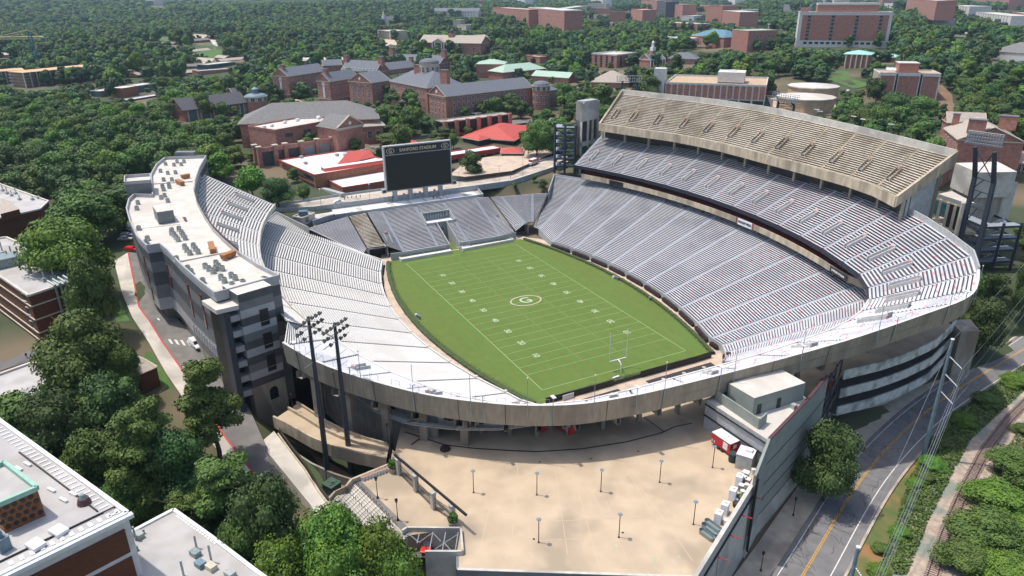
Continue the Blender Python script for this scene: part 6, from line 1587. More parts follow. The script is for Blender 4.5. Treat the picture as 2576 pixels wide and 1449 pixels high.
# long brick learning centre
ww=dict(wall='brick_far',roof='slate',trim='stone_trim')
S,q=block('learning_centre_wing','long front brick wing with a slate gable roof and rows of white windows',(1121.5,242.5),(1339,219),(1074,234),304,kind='gable',rh=6.,win=(4,17,1.4,2.2,'white'),side=(4,4,1.4,2.2,'white'),depth=21,low=.12,**ww)
a,c,e,g_,z0,z1,n=q
b=MB();m_=(a+g_)/2;d=(c-a)/np.linalg.norm(c-a);b.tube((*(m_-d*.2),z1+2.2),(*(m_-d*.5),z1+2.2),1.1,14);b.build('round_window','white_paint',S)
S,q=block('learning_centre_wing','short brick cross wing with a slate roof and gable end next to the cupola',(935,208),(982,201),(901.5,200),262,kind='gable',rh=6.5,win=(3,3,1.5,2.2,'white'),side=(4,4,1.4,2.2,'white'),low=.12,**ww)
a,c,e,g_,z0,z1,n=q;b=MB();m_=(a+g_)/2;d=(c-a)/np.linalg.norm(c-a);b.tube((*(m_-d*.2),z1+2.2),(*(m_-d*.5),z1+2.2),1.1,14);b.build('round_window','white_paint',S)
S,q=block('learning_centre_hall','main brick hall under the widest slate roof, carrying the round cupola',(981,203),(1074,221),None,262,kind='hip',rh=9,depth=30,win=(3,12,1.5,2.2,'white'),low=.12,**ww)
a,c,e,g_,z0,z1,n=q;CU=(a+c+e+g_)/4;zr=z1
chimney(S,a+(c-a)*.42+n*12,z1+4,8,3.5,6,'brick_far');chimney(S,c+n*13+(c-a)*.05,z1+2,9,3.5,6,'brick_far')
b=MB();p=a+(c-a)*.45-n*2.5;b.box((*p,z0+5),(8,4.5,.5),math.atan2((c-a)[1],(c-a)[0]));b.build('entrance_roof','slate_dark',S)
for k in (-3,-1,1,3):
    b=MB();pp_=p+(c-a)/np.linalg.norm(c-a)*k-n*1.9;b.tube((*pp_,z0-2),(*pp_,z0+4.8),.35,8);b.build('column','white_paint',S)
ct=thing('cupola','round stone cupola with a slate dome on the learning centre roof','cupola',(*CU,zr))
rc=24*np.linalg.norm(np.array([*CU,zr])-C)/f;zt1=zr
base_=P(1081,195,zr+3.5);h1=ht(base_,158)
b=MB();b.tube((*base_[:2],zr-1),(*base_[:2],base_[2]+2),rc,24);b.build('brick_base','brick_far',ct)
b=MB();b.tube((*base_[:2],base_[2]+2),(*base_[:2],base_[2]+h1),rc*.97,24);b.build('stone_drum','stone_trim',ct)
for k in range(12):
    a_=2*math.pi*k/12;p=base_[:2]+np.array([math.cos(a_),math.sin(a_)])*rc*.99;put_window(ct,(*p,base_[2]+2+(h1-2)*.5),math.atan2(-math.cos(a_),math.sin(a_)),1.5,3.2,'white')
b=MB()
for k in range(4): a0,a1=math.pi/2*k/4,math.pi/2*(k+1)/4;b.tube((*base_[:2],base_[2]+h1+rc*.45*math.sin(a0)),(*base_[:2],base_[2]+h1+rc*.45*math.sin(a1)),rc*math.cos(a0)*1.02,24,max(.05,rc*math.cos(a1)*1.02),caps=False)
b.build('dome','slate',ct,smooth=True)
reg([base_[:2]+np.array([x*rc,y*rc]) for x,y in ((-1,-1),(1,-1),(1,1),(-1,1))],zr,base_[2]+h1,low=0)
for lab,P0,P1,P2,vb,wn,sd,dp in (('leftmost brick wing with a tall arched window in its gable end and slate roof',(724,192),(819,178),(684,190),250,(3,8,1.3,2.,'white'),(3,3,1.3,2,'white'),None),('second brick wing from the left with a tall arched window in its gable end',(829,205),(901,194),(789,204),262,(3,6,1.3,2.,'white'),(3,3,1.3,2,'white'),None)):
    S,q=block('learning_centre_wing',lab,P0,P1,P2,vb,kind='gable',rh=6,win=wn,side=sd,depth=dp,low=.12,**ww);a,c,e,g_,z0,z1,n=q;d=(c-a)/np.linalg.norm(c-a);m_=(a+g_)/2
    b=MB();b.box((*(m_-d*.15),z0+(z1-z0)*.55),(.3,1.8,(z1-z0)*.6),math.atan2(d[1],d[0]));b.tube((*(m_-d*.02),z0+(z1-z0)*.85),(*(m_-d*.3),z0+(z1-z0)*.85),1.7,14);b.build('arched_window','white_paint',S)
    b=MB();b.wallstrip([g_-d*.2-n*0,a-d*.2,a-n*.2,c-n*.2],z0+3.4,z0+3.9,.3);b.build('stone_band','stone_trim',S);chimney(S,m_+d*4,z1+3,5.5,3,4,'brick_far')
S,q=block('long_dormer_hall','slate roofed hall with a row of small dormers behind the front wings',(859,176),(945,181),None,196,kind='gable',rh=9,depth=20,low=.1,**ww);a,c,e,g_,z0,z1,n=q
for k in range(9):
    p=a+(c-a)*(.08+.84*k/8)+n*2.;b=MB();b.box((*p,z1+1.6),(1.5,2.6,1.8),math.atan2((c-a)[1],(c-a)[0]));b.build('dormer','white_paint',S)
for s in (-.01,1.01): chimney(S,a+(c-a)*s+n*9,z1+4,9,4,5,'brick_far')
S,q=block('back_hall','slate roofed brick hall left of the cupola in the third row',(970,176),(1062,166),None,190,kind='gable',rh=6,depth=17,win=(1,9,1.2,1.6,'white'),low=.1,**ww);chimney(S,q[1]+q[6]*8-(q[1]-q[0])*.15,q[5]+4,5,2.5,4,'brick_far')
S,q=block('back_hall','long slate roofed brick hall farthest back, with a gabled right end',(975,154),(1106,160),None,172,kind='gable',rh=7,depth=19,win=(1,12,1.2,1.6,'white'),side=(2,3,1.8,2.,'white'),low=.1,**ww)
chimney(S,q[0]+q[6]*9,q[5]+4,9,4,5,'brick_far');chimney(S,q[1]+q[6]*9,q[5]+4,9,4,5,'brick_far')
S,q=block('back_hall','small slate roofed hall with chimneys left of the dormer hall',(814,165),(860,163),None,186,kind='gable',rh=5,depth=14,low=.1,**ww)
block('white_roofed_gymnasium','cream hall with a broad white vaulted roof behind the left wings',(757,153),(870,150),None,170,wall='cream',roof='roof_white',depth=50,trim='cream',win=(1,5,2.4,2.4,'sill'),low=.1)
S=bpy.data.objects['learning_centre_wing'];rt=thing('round_tower','round brick tower with a slate dome at the right end of the long front wing','tower',G(1361,276))
c_,zt2_,r_=drum(rt,1361,276,215,21,0,'brick_far','slate');reg([c_+np.array([x*r_,y*r_]) for x,y in ((-1,-1),(1,-1),(1,1),(-1,1))],rt.location[2],zt2_,low=.1)
for k in range(12):
    for z in (4,9):
        a_=2*math.pi*k/12;p=c_+np.array([math.cos(a_),math.sin(a_)])*(r_+.05);put_window(rt,(*p,rt.location[2]+z),math.atan2(-math.cos(a_),math.sin(a_)),1.3,2.2,'white')
block('end_wing','short brick wing with a slate roof right of the round tower',(1378,228),(1402,224),None,270,kind='hip',rh=4,depth=18,win=(3,2,1.3,2.,'white'),low=.1,**ww)
S,q=block('porch_roof','dark lean to roof on white columns in front of the long brick wing',(1197,287),(1352,262),None,302,wall='black',roof='slate_dark',depth=6,parapet=0,low=0)
a,c,e,g_,z0,z1,n=q
for k in range(9): b=MB();p=a+(c-a)*k/8-n*.4;b.tube((*p,z0),(*p,z1),.3,6);b.build('column','white_paint',S)
S,q=block('causeway_wall','brick pier arcade of the causeway beneath the long brick wing',(1116,307),(1282,286),None,345,wall='black',roof='sidewalk_tan',depth=9,trim='cool_grey',low=.25)
a,c,e,g_,z0,z1,n=q
for k in range(7): b=MB();p=a+(c-a)*(k*.98/6+.01)-n*.8;b.box((*p,(z0+z1)/2-1),(2.2,2.,z1-z0+3),math.atan2((c-a)[1],(c-a)[0]));b.build('brick_pier','brick_far',S)
# green roofed group
S,q=block('green_roofed_tower','square brick block with a pale green hip roof behind the round tower',(1198,161),(1270,161),None,196,wall='brick_far',roof='roof_green',kind='hip',rh=3.5,depth=24,over=.3,win=(1,7,1.4,1.6,'white'),low=.1,trim='stone_trim')
S,q=block('green_roofed_hall','long brick hall with a pale green roof and tall white windows',(1266,182),(1372,172),None,206,wall='brick_far',roof='roof_green',kind='hip',rh=5.5,depth=22,over=.8,win=(1,9,1.4,3.,'white'),low=.05,trim='stone_trim')
S,q=block('green_roofed_hall','low brick hall with a pale green gable roof right of the long one',(1338,190),(1430,196),None,205,wall='brick_far',roof='roof_green',kind='gable',rh=4,depth=16,low=.05,trim='stone_trim')
# glass fronted library, left
S,q=block('library','brick and glass library with a dark grey gable roof at the wood edge',(462,277),(617,257),(440,252),306,wall='brick_far',roof='slate_dark',kind='gable',rh=7,over=1.5,low=.1,trim='slate_dark',depth=17)
a,c,e,g_,z0,z1,n=q
for k in range(5):
    b=MB();p=a+(c-a)*(.12+.8*k/4)-n*.3;w_=6.5 if k<3 else 3.;b.box((*p,z0+(z1-z0)*.45),(w_,.7,(z1-z0)*.85),math.atan2((c-a)[1],(c-a)[0]),1)
    for s in (-1,1):
        pp_=p+(c-a)/np.linalg.norm(c-a)*s*w_*.53-n*.3;b.box((*pp_,z0+(z1-z0)*.42),(.7,.9,(z1-z0)*.9),math.atan2((c-a)[1],(c-a)[0]),0)
    b.build('glazed_bay',['stone_trim','glass_teal'],S)
S,q=block('library_gable','brick gabled block behind the right end of the grey library roof',(590,240),(630,236),None,262,wall='brick_far',roof='slate_dark',kind='gable',rh=5,depth=16,low=.4)
rt=thing('round_pavilion','round glazed pavilion with a pale blue metal roof and lantern beside the library','pavilion',G(649,285))
c_,z_,r_=drum(rt,649,283,243,24,0,'brick_far','pole_blue',dome=.25);b=MB();b.tube((*c_,z_+1),(*c_,z_+5),r_*.3,12);b.tube((*c_,z_+5),(*c_,z_+6.6),r_*.36,12,.1);b.build('lantern','pole_blue',rt);reg([c_+np.array([x*r_,y*r_]) for x,y in ((-1,-1),(1,-1),(1,1),(-1,1))],rt.location[2],z_,low=.2)
# tan roofed hall with portico
S,q=block('portico_hall','brick hall with a long tan roof, white portico and small cupola in the trees',(1056,106),(1209,109),None,133,wall='brick_far',roof='shingle_tan',kind='gable',rh=8,depth=26,win=(1,9,2.4,2.6,'white'),low=.1,trim='stone_trim',over=1.)
a,c,e,g_,z0,z1,n=q;d=(c-a)/np.linalg.norm(c-a);p=a+(c-a)*.33
b=MB();b.face([(*(p-d*10-n*4),z1-.5),(*(p+d*10-n*4),z1-.5),(*(p-n*4),z1+5)]);b.face([(*(p-d*10-n*4),z1-.5),(*(p-n*4),z1+5),(*(p+n*9),z1+5),(*(p-d*10),z1-.5)]);b.face([(*(p+d*10-n*4),z1-.5),(*(p-n*4),z1+5),(*(p+n*9),z1+5),(*(p+d*10),z1-.5)]);b.build('portico_roof','shingle_tan',S)
for k in (-8,-4.5,4.5,8): b=MB();pp_=p+d*k-n*3.6;b.tube((*pp_,z0),(*pp_,z1-.6),.7,8);b.build('column','white_paint',S)
p=a+(c-a)*.47+n*12;b=MB();b.box((*p,z1+8),(7,7,4),math.atan2(d[1],d[0]),0);b.build('cupola_base','brick_far',S);b=MB();b.tube((*p,z1+10),(*p,z1+13.5),2.7,10);b.tube((*p,z1+13.5),(*p,z1+16),2.9,10,.3);b.build('cupola','slate_dark',S)
S,q=block('portico_hall_wing','gabled right wing of the tan roofed hall',(1211,103),(1242,100),None,122,wall='brick_far',roof='shingle_tan',kind='gable',rh=6,depth=30,low=.2)
# square brick block with flat cream roof
S,q=block('flat_roofed_block','three storey brick block with dark vertical window strips and a pale flat roof',(1489,133),(1552,137),(1530,119),170,wall='brick_far',roof='roof_white',trim='white_concrete',parapet=1.2,win=(1,4,2.6,11.,'tall'),side=(1,3,2.6,11,'tall'),depth=34,low=.1)
S,q=block('portico_hall','pedimented hall with a white steeple, columns and slate roof in the trees',(1635,150),(1672,147),(1648,140),170,wall='brick_far',roof='slate',kind='gable',rh=5,depth=14,low=.1,trim='white_paint')
a,c,e,g_,z0,z1,n=q;d=(c-a)/np.linalg.norm(c-a)
for k in range(6): b=MB();pp_=a+(c-a)*k/5-n*1.2;b.tube((*pp_,z0-1),(*pp_,z1-.3),.45,8);b.build('column','white_paint',S)
p=(a+e)/2;b=MB();b.box((*p,z1+5),(5,5,5),math.atan2(d[1],d[0]));b.build('steeple_base','brick_far',S);b=MB();b.box((*p,z1+9),(4,4,3.5),math.atan2(d[1],d[0]));b.tube((*p,z1+10),(*p,z1+15),1.4,8,1.2);b.tube((*p,z1+15),(*p,z1+17),1.5,8,.1);b.build('steeple','white_paint',S)
S,q=block('slate_roofed_hall','slate roofed brick hall right of the steepled portico',(1680,146),(1752,148),None,163,wall='brick_far',roof='slate',kind='hip',rh=5,depth=18,low=.1,win=(1,7,1.4,2.,'white'),trim='stone_trim')
block('hip_roofed_house','brick house with a pale grey hip roof partly hidden behind the trees',(1487,206),(1582,208),None,222,wall='brick_far',roof='shingle_tan',kind='hip',rh=8,depth=30,low=.2)
S,q=block('museum','long low tan concrete museum with blank roof blocks',(1640,108),(1785,114),None,124,wall='brick_far',roof='roof_tan',trim='cream',parapet=2.,depth=26,low=.1)
a,c,e,g_,z0,z1,n=q;b=MB()
for s0,s1 in ((.0,.23),(.27,.7)): b.prism([a+(c-a)*s0+n*6,a+(c-a)*s1+n*6,a+(c-a)*s1+n*20,a+(c-a)*s0+n*20],z1-2,z1+7,0)
b.build('roof_blocks','white_concrete',S)
block('blue_roofed_hall','cream and brick hall with a blue hip roof and stone cornices',(1740,88),(1822,94),None,118,wall='brick_far',roof='roof_blue',kind='hip',rh=7,depth=34,low=.1,trim='cream',win=(1,9,1.8,3,'white'))
S,q=block('science_tower','windowless tall red brick block pair on the skyline side of the hill',(1777,14),(1818,15),None,60,wall='brick_far',roof='roof_white',depth=34,parapet=1,low=.2)
block('science_tower','lower windowless brick block with a white roof edge beside the tall one',(1818,26),(1862,30),None,64,wall='brick_far',roof='roof_white',depth=34,trim='white_concrete',low=.2)
block('low_brick_block','brick and white stepped block left of the windowless towers',(1669,56),(1755,60),None,72,wall='brick_far',roof='roof_grey',depth=30,low=.1,trim='white_concrete')
# arched panel building
S,q=block('arched_panel_building','long white framed building with arched brick panels and a tan gravel roof',(1675,206),(1928,214),(1694,186),256,wall='white_concrete',roof='roof_tan',depth=52,parapet=1.2,low=.1)
a,c,e,g_,z0,z1,n=q;d=(c-a)/np.linalg.norm(c-a);L=np.linalg.norm(c-a);H=z1-z0
for k in range(16):
    s=(k+.5)/16;p=a+d*L*s-n*.08;w_=L/16*.78;b=MB();zb_=z0+H*.27;zt_=z0+H*.86;b.box((*p,(zb_+zt_)/2),(w_,.2,zt_-zb_),math.atan2(d[1],d[0]))
    ar=[(*(p-n*.1+d*w_/2*math.cos(t_)),zt_+math.sin(t_)*w_*.18) for t_ in np.linspace(0,math.pi,9)];b.face(ar[::-1]);b.build('arched_panel','brick_far',S)
for k in range(4,16,2):
    p=a+d*L*(k+1)/16-n*.06;b=MB();b.box((*p,z0+H*.13),(L/16*1.7,.2,H*.17),math.atan2(d[1],d[0]));b.build('ground_window','glass_dark',S)
dn=(e-c)/np.linalg.norm(e-c)
for k in range(5):
    p=c+(e-c)*(k+.5)/5+d*.08;b=MB();b.box((*p,z0+H*.58),(.2,np.linalg.norm(e-c)/5*.72,H*.55),math.atan2(d[1],d[0]));b.build('arched_panel','brick_far',S)
m_=a+(c-a)*.64+n*22;b=MB();b.box((*m_,z1+3),(L*.27,18,7.),math.atan2(d[1],d[0]));b.build('roof_plant_house','white_concrete',S);b=MB();b.box((*m_,z1+6.8),(L*.08,5,.8),math.atan2(d[1],d[0]));b.build('roof_hatch','white_paint',S)
m_=a-d*5+n*5;b=MB();b.box((*m_,z1-4),(8,8,H+12),math.atan2(d[1],d[0]));b.build('stair_tower','white_concrete',S)
# round lecture halls
for u,v0,vt,r_,lab in ((2022,284,252,63,'front many sided tan lecture hall with a white roof in front of the other'),(2040,262,223,54,'rear many sided tan lecture hall with a white roof and a smaller lobe')):
    base=G(u,v0);h=ht(base,vt);r=r_*np.linalg.norm(base-C)/f;g=thing('round_lecture_hall',lab,'building',base);c2=base[:2]+(base-C)[:2]/np.linalg.norm((base-C)[:2])*r*.8
    ang=[2*math.pi*k/12+.2 for k in range(12)];b=MB();b.prism([c2+r*np.array([math.cos(x),math.sin(x)]) for x in ang],base[2]-4,base[2]+h,0);b.build('wall','roof_tan',g)
    b=MB();rr_=[c2+(r+.8)*np.array([math.cos(x),math.sin(x)]) for x in ang];b.prism(rr_,base[2]+h,base[2]+h+.7,0)
    for i in range(12): j=(i+1)%12;b.face([(*rr_[i],base[2]+h+.7),(*rr_[j],base[2]+h+.7),(*c2,base[2]+h+2.6)])
    b.build('roof','roof_white',g);reg(rr_,base[2],base[2]+h,low=.2)
b=MB();q=[G(*p)+np.array([0,0,.4]) for p in ((1930,245),(2120,262),(2110,292),(1945,285))];b.face(q[::-1]);b.build('red_court','seat_red' if 0 else 'walk_pink',kind='structure')
# tall library tower
S,q=block('library_tower','tallest red brick slab with white frame and four dark window strips on the hill',(2013,30),(2247.5,30),None,118,wall='white_concrete',roof='white_concrete',depth=24,parapet=1,low=.0)
a,c,e,g_,z0,z1,n=q;d=(c-a)/np.linalg.norm(c-a);L=np.linalg.norm(c-a);H=z1-z0;ang=math.atan2(d[1],d[0])
b=MB();b.box((*(a+(c-a)*.5-n*.1),z0+H*.555),(L*.93,.4,H*.71),ang);b.build('brick_face','brick_far',S)
for s in (.11,.37,.63,.885):
    b=MB();b.box((*(a+(c-a)*s-n*.35),z0+H*.555),(L*.033,.3,H*.71),ang,0)
    for k in range(7): b.box((*(a+(c-a)*s-n*.5),z0+H*(.24+.105*k)),(L*.03,.2,H*.05),ang,1)
    b.build('window_strip',['panel_grey','glass_dark'],S)
for k in range(14): b=MB();b.box((*(a+(c-a)*(.1+.063*k)-n*.1),z0+H*.12),(L*.04,.3,H*.06),ang);b.build('ground_window','glass_dark',S)
b=MB();m_=a+(c-a)*.52+n*12;b.box((*m_,z1+3),(L*.66,15,8.5),ang,0);b.build('roof_house','brick_far',S);b=MB();b.box((*m_,z1+7.8),(L*.665,15.5,2),ang);b.build('roof_house_edge','white_concrete',S)
b=MB();m_=a+(c-a)*.06+n*12;b.box((*m_,z1+1.5),(L*.08,8,5),ang);b.build('small_roof_house','brick_far',S)
# second tower
S,q=block('office_tower','brick office tower with two white framed window slots and satellite dishes on its roof',(2214.5,182),(2368,185),(2204,158),254,wall='brick_far',roof='roof_tan',trim='white_concrete',parapet=1.,depth=26,low=.1)
a,c,e,g_,z0,z1,n=q;d=(c-a)/np.linalg.norm(c-a);L=np.linalg.norm(c-a);H=z1-z0;ang=math.atan2(d[1],d[0])
for s in (.29,.69):
    b=MB();b.box((*(a+(c-a)*s-n*.1),z0+H*.5),(L*.06,.5,H),ang,0);b.box((*(a+(c-a)*s-n*.3),z0+H*.48),(L*.032,.4,H*.95),ang,1);b.build('window_slot',['white_concrete','glass_dark'],S)
b=MB()
for s in (.01,.99): b.box((*(a+(c-a)*s-n*.1),z0+H*.5),(L*.022,.5,H),ang)
b.wallstrip([a-n*.2,c-n*.2],z1-2.2,z1,.5);b.build('white_frame','white_concrete',S)
b=MB();p_=(a+g_)/2-d*.15;b.box((*p_,z0+H*.5),(.3,np.linalg.norm(g_-a)*.86,H*.94),ang);b.build('pale_side','shingle_tan',S)
m_=a+(c-a)*.5+n*14;b=MB();b.box((*m_,z1+2.5),(L*.33,13,6),ang);b.build('roof_house','brick_far',S);b=MB();b.box((*m_,z1+5.8),(L*.35,14,.6),ang);b.build('roof_house_top','roof_white',S)
for k,(s,o) in enumerate(((.2,9),(.24,12),(.17,12),(.27,9))): b=MB();p_=a+(c-a)*s+n*o;b.tube((*p_,z1),(*(p_),z1+1.2),.2,6);b.tube((*p_,z1+1.2),(*(p_-n*.5),z1+1.6),.2,12,1.3);b.build('satellite_dish','white_paint',S)
for s in (.3,.42,.6,.7): b=MB();p_=a+(c-a)*s+n*16;b.tube((*p_,z1),(*p_,z1+11),.12,5);b.build('aerial','steel_grey',S)
# green portico house
S,q=block('green_roofed_portico','brick house with white columns and a bright copper green roof below the library tower',(2127,135),(2188,137),None,172,wall='brick_far',roof='roof_teal',kind='hip',rh=2.5,depth=22,low=.05,over=1.5,trim='stone_trim')
a,c,e,g_,z0,z1,n=q
for k in range(5): b=MB();p_=a+(c-a)*(k+.3)/4.6-n*1.2;b.tube((*p_,z0-1),(*p_,z1-.5),.7,8);b.build('column','stone_trim',S)
block('green_roofed_wing','low copper green roof to the right of the columned house',(2203,141),(2258,144),None,156,wall='brick_far',roof='roof_teal',kind='hip',rh=2,depth=14,low=.0,over=1.)
# brick residence at the right edge
S,q=block('brick_residence','three storey brick residence with a grey brown roof and white windows behind the right floodlights',(2412,395),(2600,412),None,425,wall='brick_near' if 0 else 'brick_far',roof='shingle_tan',kind='hip',rh=6,depth=16,win=(2,12,1.5,2.1,'white'),low=.1,trim='stone_trim')
S,q=block('brick_residence','cross wing of the brick residence with dormers and big chimneys',(2377,322),(2412,350),None,405,wall='brick_far',roof='shingle_tan',kind='gable',rh=6,depth=26,win=(3,4,1.4,2,'white'),low=.1,trim='stone_trim')
a,c,e,g_,z0,z1,n=q;chimney(S,a+(c-a)*.5+n*22,z1+3,6,4,7,'brick_far');chimney(S,c+n*6,z1+3,6,4,7,'brick_far');chimney(S,a+n*4,z1+2,5,2.5,3,'brick_far')
block('brick_residence','rear range of the brick residence with a long grey brown roof',(2385,308),(2480,312),None,345,wall='brick_far',roof='shingle_tan',kind='gable',rh=5,depth=14,low=.1,trim='stone_trim')
block('entrance_lodge','small brick and white lodge left of the residence',(2275,340),(2318,340),None,365,wall='brick_far',roof='roof_white',trim='white_concrete',depth=10,win=(1,3,2.6,2.,'white'),low=.1)
block('brick_wall_house','orange brick wall with one white window below the end of the top deck',(2365,420),(2412,395),None,480,wall='brick_orange',roof='roof_grey',depth=8,win=(2,2,1.4,2,'white'),low=.0)
block('grey_gabled_hall','pale hall with a broad grey roof at the right edge of the hill',(2490,128),(2600,134),None,150,wall='white_concrete',roof='shingle_grey',kind='hip',rh=8,depth=40,low=.1)
block('brick_school','red brick school left of the library tower',(1884,77),(1955,75),None,132,wall='brick_far',roof='roof_grey',depth=30,win=(2,6,2.,2.4,'white'),low=.1,trim='cream')
# construction site
for lab,P0,P1,vb,d_ in (('unfinished concrete frame building with brick coloured walls under the blue crane',(57,183),(245,165),222,26),('second leg of the unfinished concrete frame running off the left edge',(-60,183),(62,176),216,30)):
    a,c,e,g_,z0,z1,n=corners(P0,P1,None,vb,d_);S=thing('building_frame',lab,'building site',(*((a+e)/2),z0));d=(c-a)/np.linalg.norm(c-a);L=np.linalg.norm(c-a);H=z1-z0;ang=math.atan2(d[1],d[0]);nf=5
    for k in range(nf+1):
        b=MB();b.prism([a,c,e,g_],z0+H*k/nf-.35,z0+H*k/nf,0 if k<nf else 1);b.build('floor_slab',['concrete','wood_deck'],S)
    b=MB();b.prism([a+n*4+d*2,c+n*4-d*2,e-n*2-d*2,g_-n*2+d*2],z0-4,z1-.5,0);b.build('inner_walls','scaffold',S)
    for k in range(13): b=MB();p=a+(c-a)*k/12;b.box((*p,z0+H/2-2),(.8,.8,H+4),ang);b.build('column','concrete_light',S)
    reg([a,c,e,g_],z0,z1,low=.0)
cb=G(100,175);cb=P(97,178,cb[2]);h=ht(cb,75)
S=thing('tower_crane','blue tower crane with a pale yellow jib above the unfinished building','crane',cb);r=1.5
b=MB()
hh_=h*.93
for x,y in ((-r,-r),(r,-r),(r,r),(-r,r)): b.tube((x,y,0),(x,y,hh_),.4,4)
for k in range(14):
    z0_,z1_=hh_*k/14,hh_*(k+1)/14
    for s in (-1,1): b.tube((s*r,-r,z0_),(s*r,r,z1_),.25,4);b.tube((-r,s*r,z0_),(r,s*r,z1_),.25,4)
b.build('mast','crane_blue',S,local=True)
rv=np.array([Rr[0],Rr[1]])/np.linalg.norm(Rr[:2]);zj=ht(cb,98);sc=np.linalg.norm(cb-C)/f
b=MB()
for o in (0,2.2):
    b.tube((-rv[0]*95*sc,-rv[1]*95*sc,zj+o),(rv[0]*26*sc,rv[1]*26*sc,zj+o),.6,4)
for k in range(24):
    x0=-95+k*5;b.tube((rv[0]*x0*sc,rv[1]*x0*sc,zj),(rv[0]*(x0+5)*sc,rv[1]*(x0+5)*sc,zj+2.2),.22,4)
b.build('jib','crane_yellow',S,local=True)
b=MB();tp_z=h
for x0 in (-75,-45,24): b.tube((0,0,tp_z),(rv[0]*x0*sc,rv[1]*x0*sc,zj+2),.16,4)
b.build('stays','crane_yellow',S,local=True)
b=MB();b.box((rv[0]*25*sc,rv[1]*25*sc,zj-.5),(4,4,3));b.build('counterweight','crane_blue',S,local=True)
# low glass and brick school at the wood edge
block('glass_school','left part of the white roofed glass school at the wood edge',(252,229),(307,221),None,245,wall='glass_teal',roof='roof_white',trim='roof_white',depth=12,low=.1)
block('glass_school','brick stair block between the two glass parts of the school',(307,222),(346,216),None,246,wall='brick_orange',roof='roof_white',depth=14,low=.1,parapet=.3)
block('glass_school','glass school block with a white roof, right part',(330,218),(388,209),None,236,wall='glass_teal',roof='roof_white',trim='roof_white',depth=14,low=.1)
block('white_canopy','long low white canopy in front of the glass school',(322,251),(407,237),None,256,wall='brick_orange',roof='white_paint',trim='white_paint',depth=7,low=.0)
# houses in the wood
for k,(x0,y0_,x1,y1_,vb,lab,rt_) in enumerate(((366,88,415,84,93,'low brick house with a tan roof on the green clearing','shingle_tan'),(484,75,513,75,81,'small tan roofed house at the top of the clearing','shingle_tan'),(478,104,528,99,110,'long grey roofed house beside the pale drive','shingle_grey'),(488,130,530,125,133,'brick house with a brown roof in the middle of the lawns','shingle_tan'),(540,144,565,146,150,'small brick gable house among the lawns','shingle_tan'),(464,167,503,166,173,'grey roofed house below the parked cars','shingle_grey'),(556,154,620,148,158,'long brown roofed house at the right of the lawns','shingle_tan'),(305,178,335,176,183,'brown roofed house at the left of the bright tree','shingle_tan'),(530,94,548,92,99,'tiny brick house beside the drive','brick_orange'),(347,189,372,184,196,'tan roofed house left of the wood edge','shingle_tan'),(417,110,437,110,113,'grey roofed house half hidden left of the tall dark tree','shingle_grey'),(435,187,500,180,193,'low tan roofed brick building near the white pavilion roof','shingle_tan'),(550,75,590,73,79,'tan roofed house right of the clearing','shingle_tan'),(35,52,56,52,56,'white roofed house deep in the wood at the far left','roof_white'),(209,48,228,47,51,'pale blue roofed house deep in the far wood','roof_grey'),(-5,138,20,138,146,'pale blue roofed building at the far left edge','roof_grey'))):
    block('house',lab,(x0,y0_),(x1,y1_),None,vb,wall='brick_orange',roof=rt_,kind='gable',rh=2.2,depth=10,low=-.2,win=(1,3,1.5,1.3,'white'))
block('white_pavilion','white framed glass pavilion with a flat roof beside the lawns',(522,163),(592,155),None,175,wall='glass_teal',roof='roof_white',trim='roof_white',depth=16,low=.0)
block('brick_wing','low red brick wing in front of the white pavilion',(497,179),(585,172),None,190,wall='brick_far',roof='roof_grey',depth=14,low=.0)
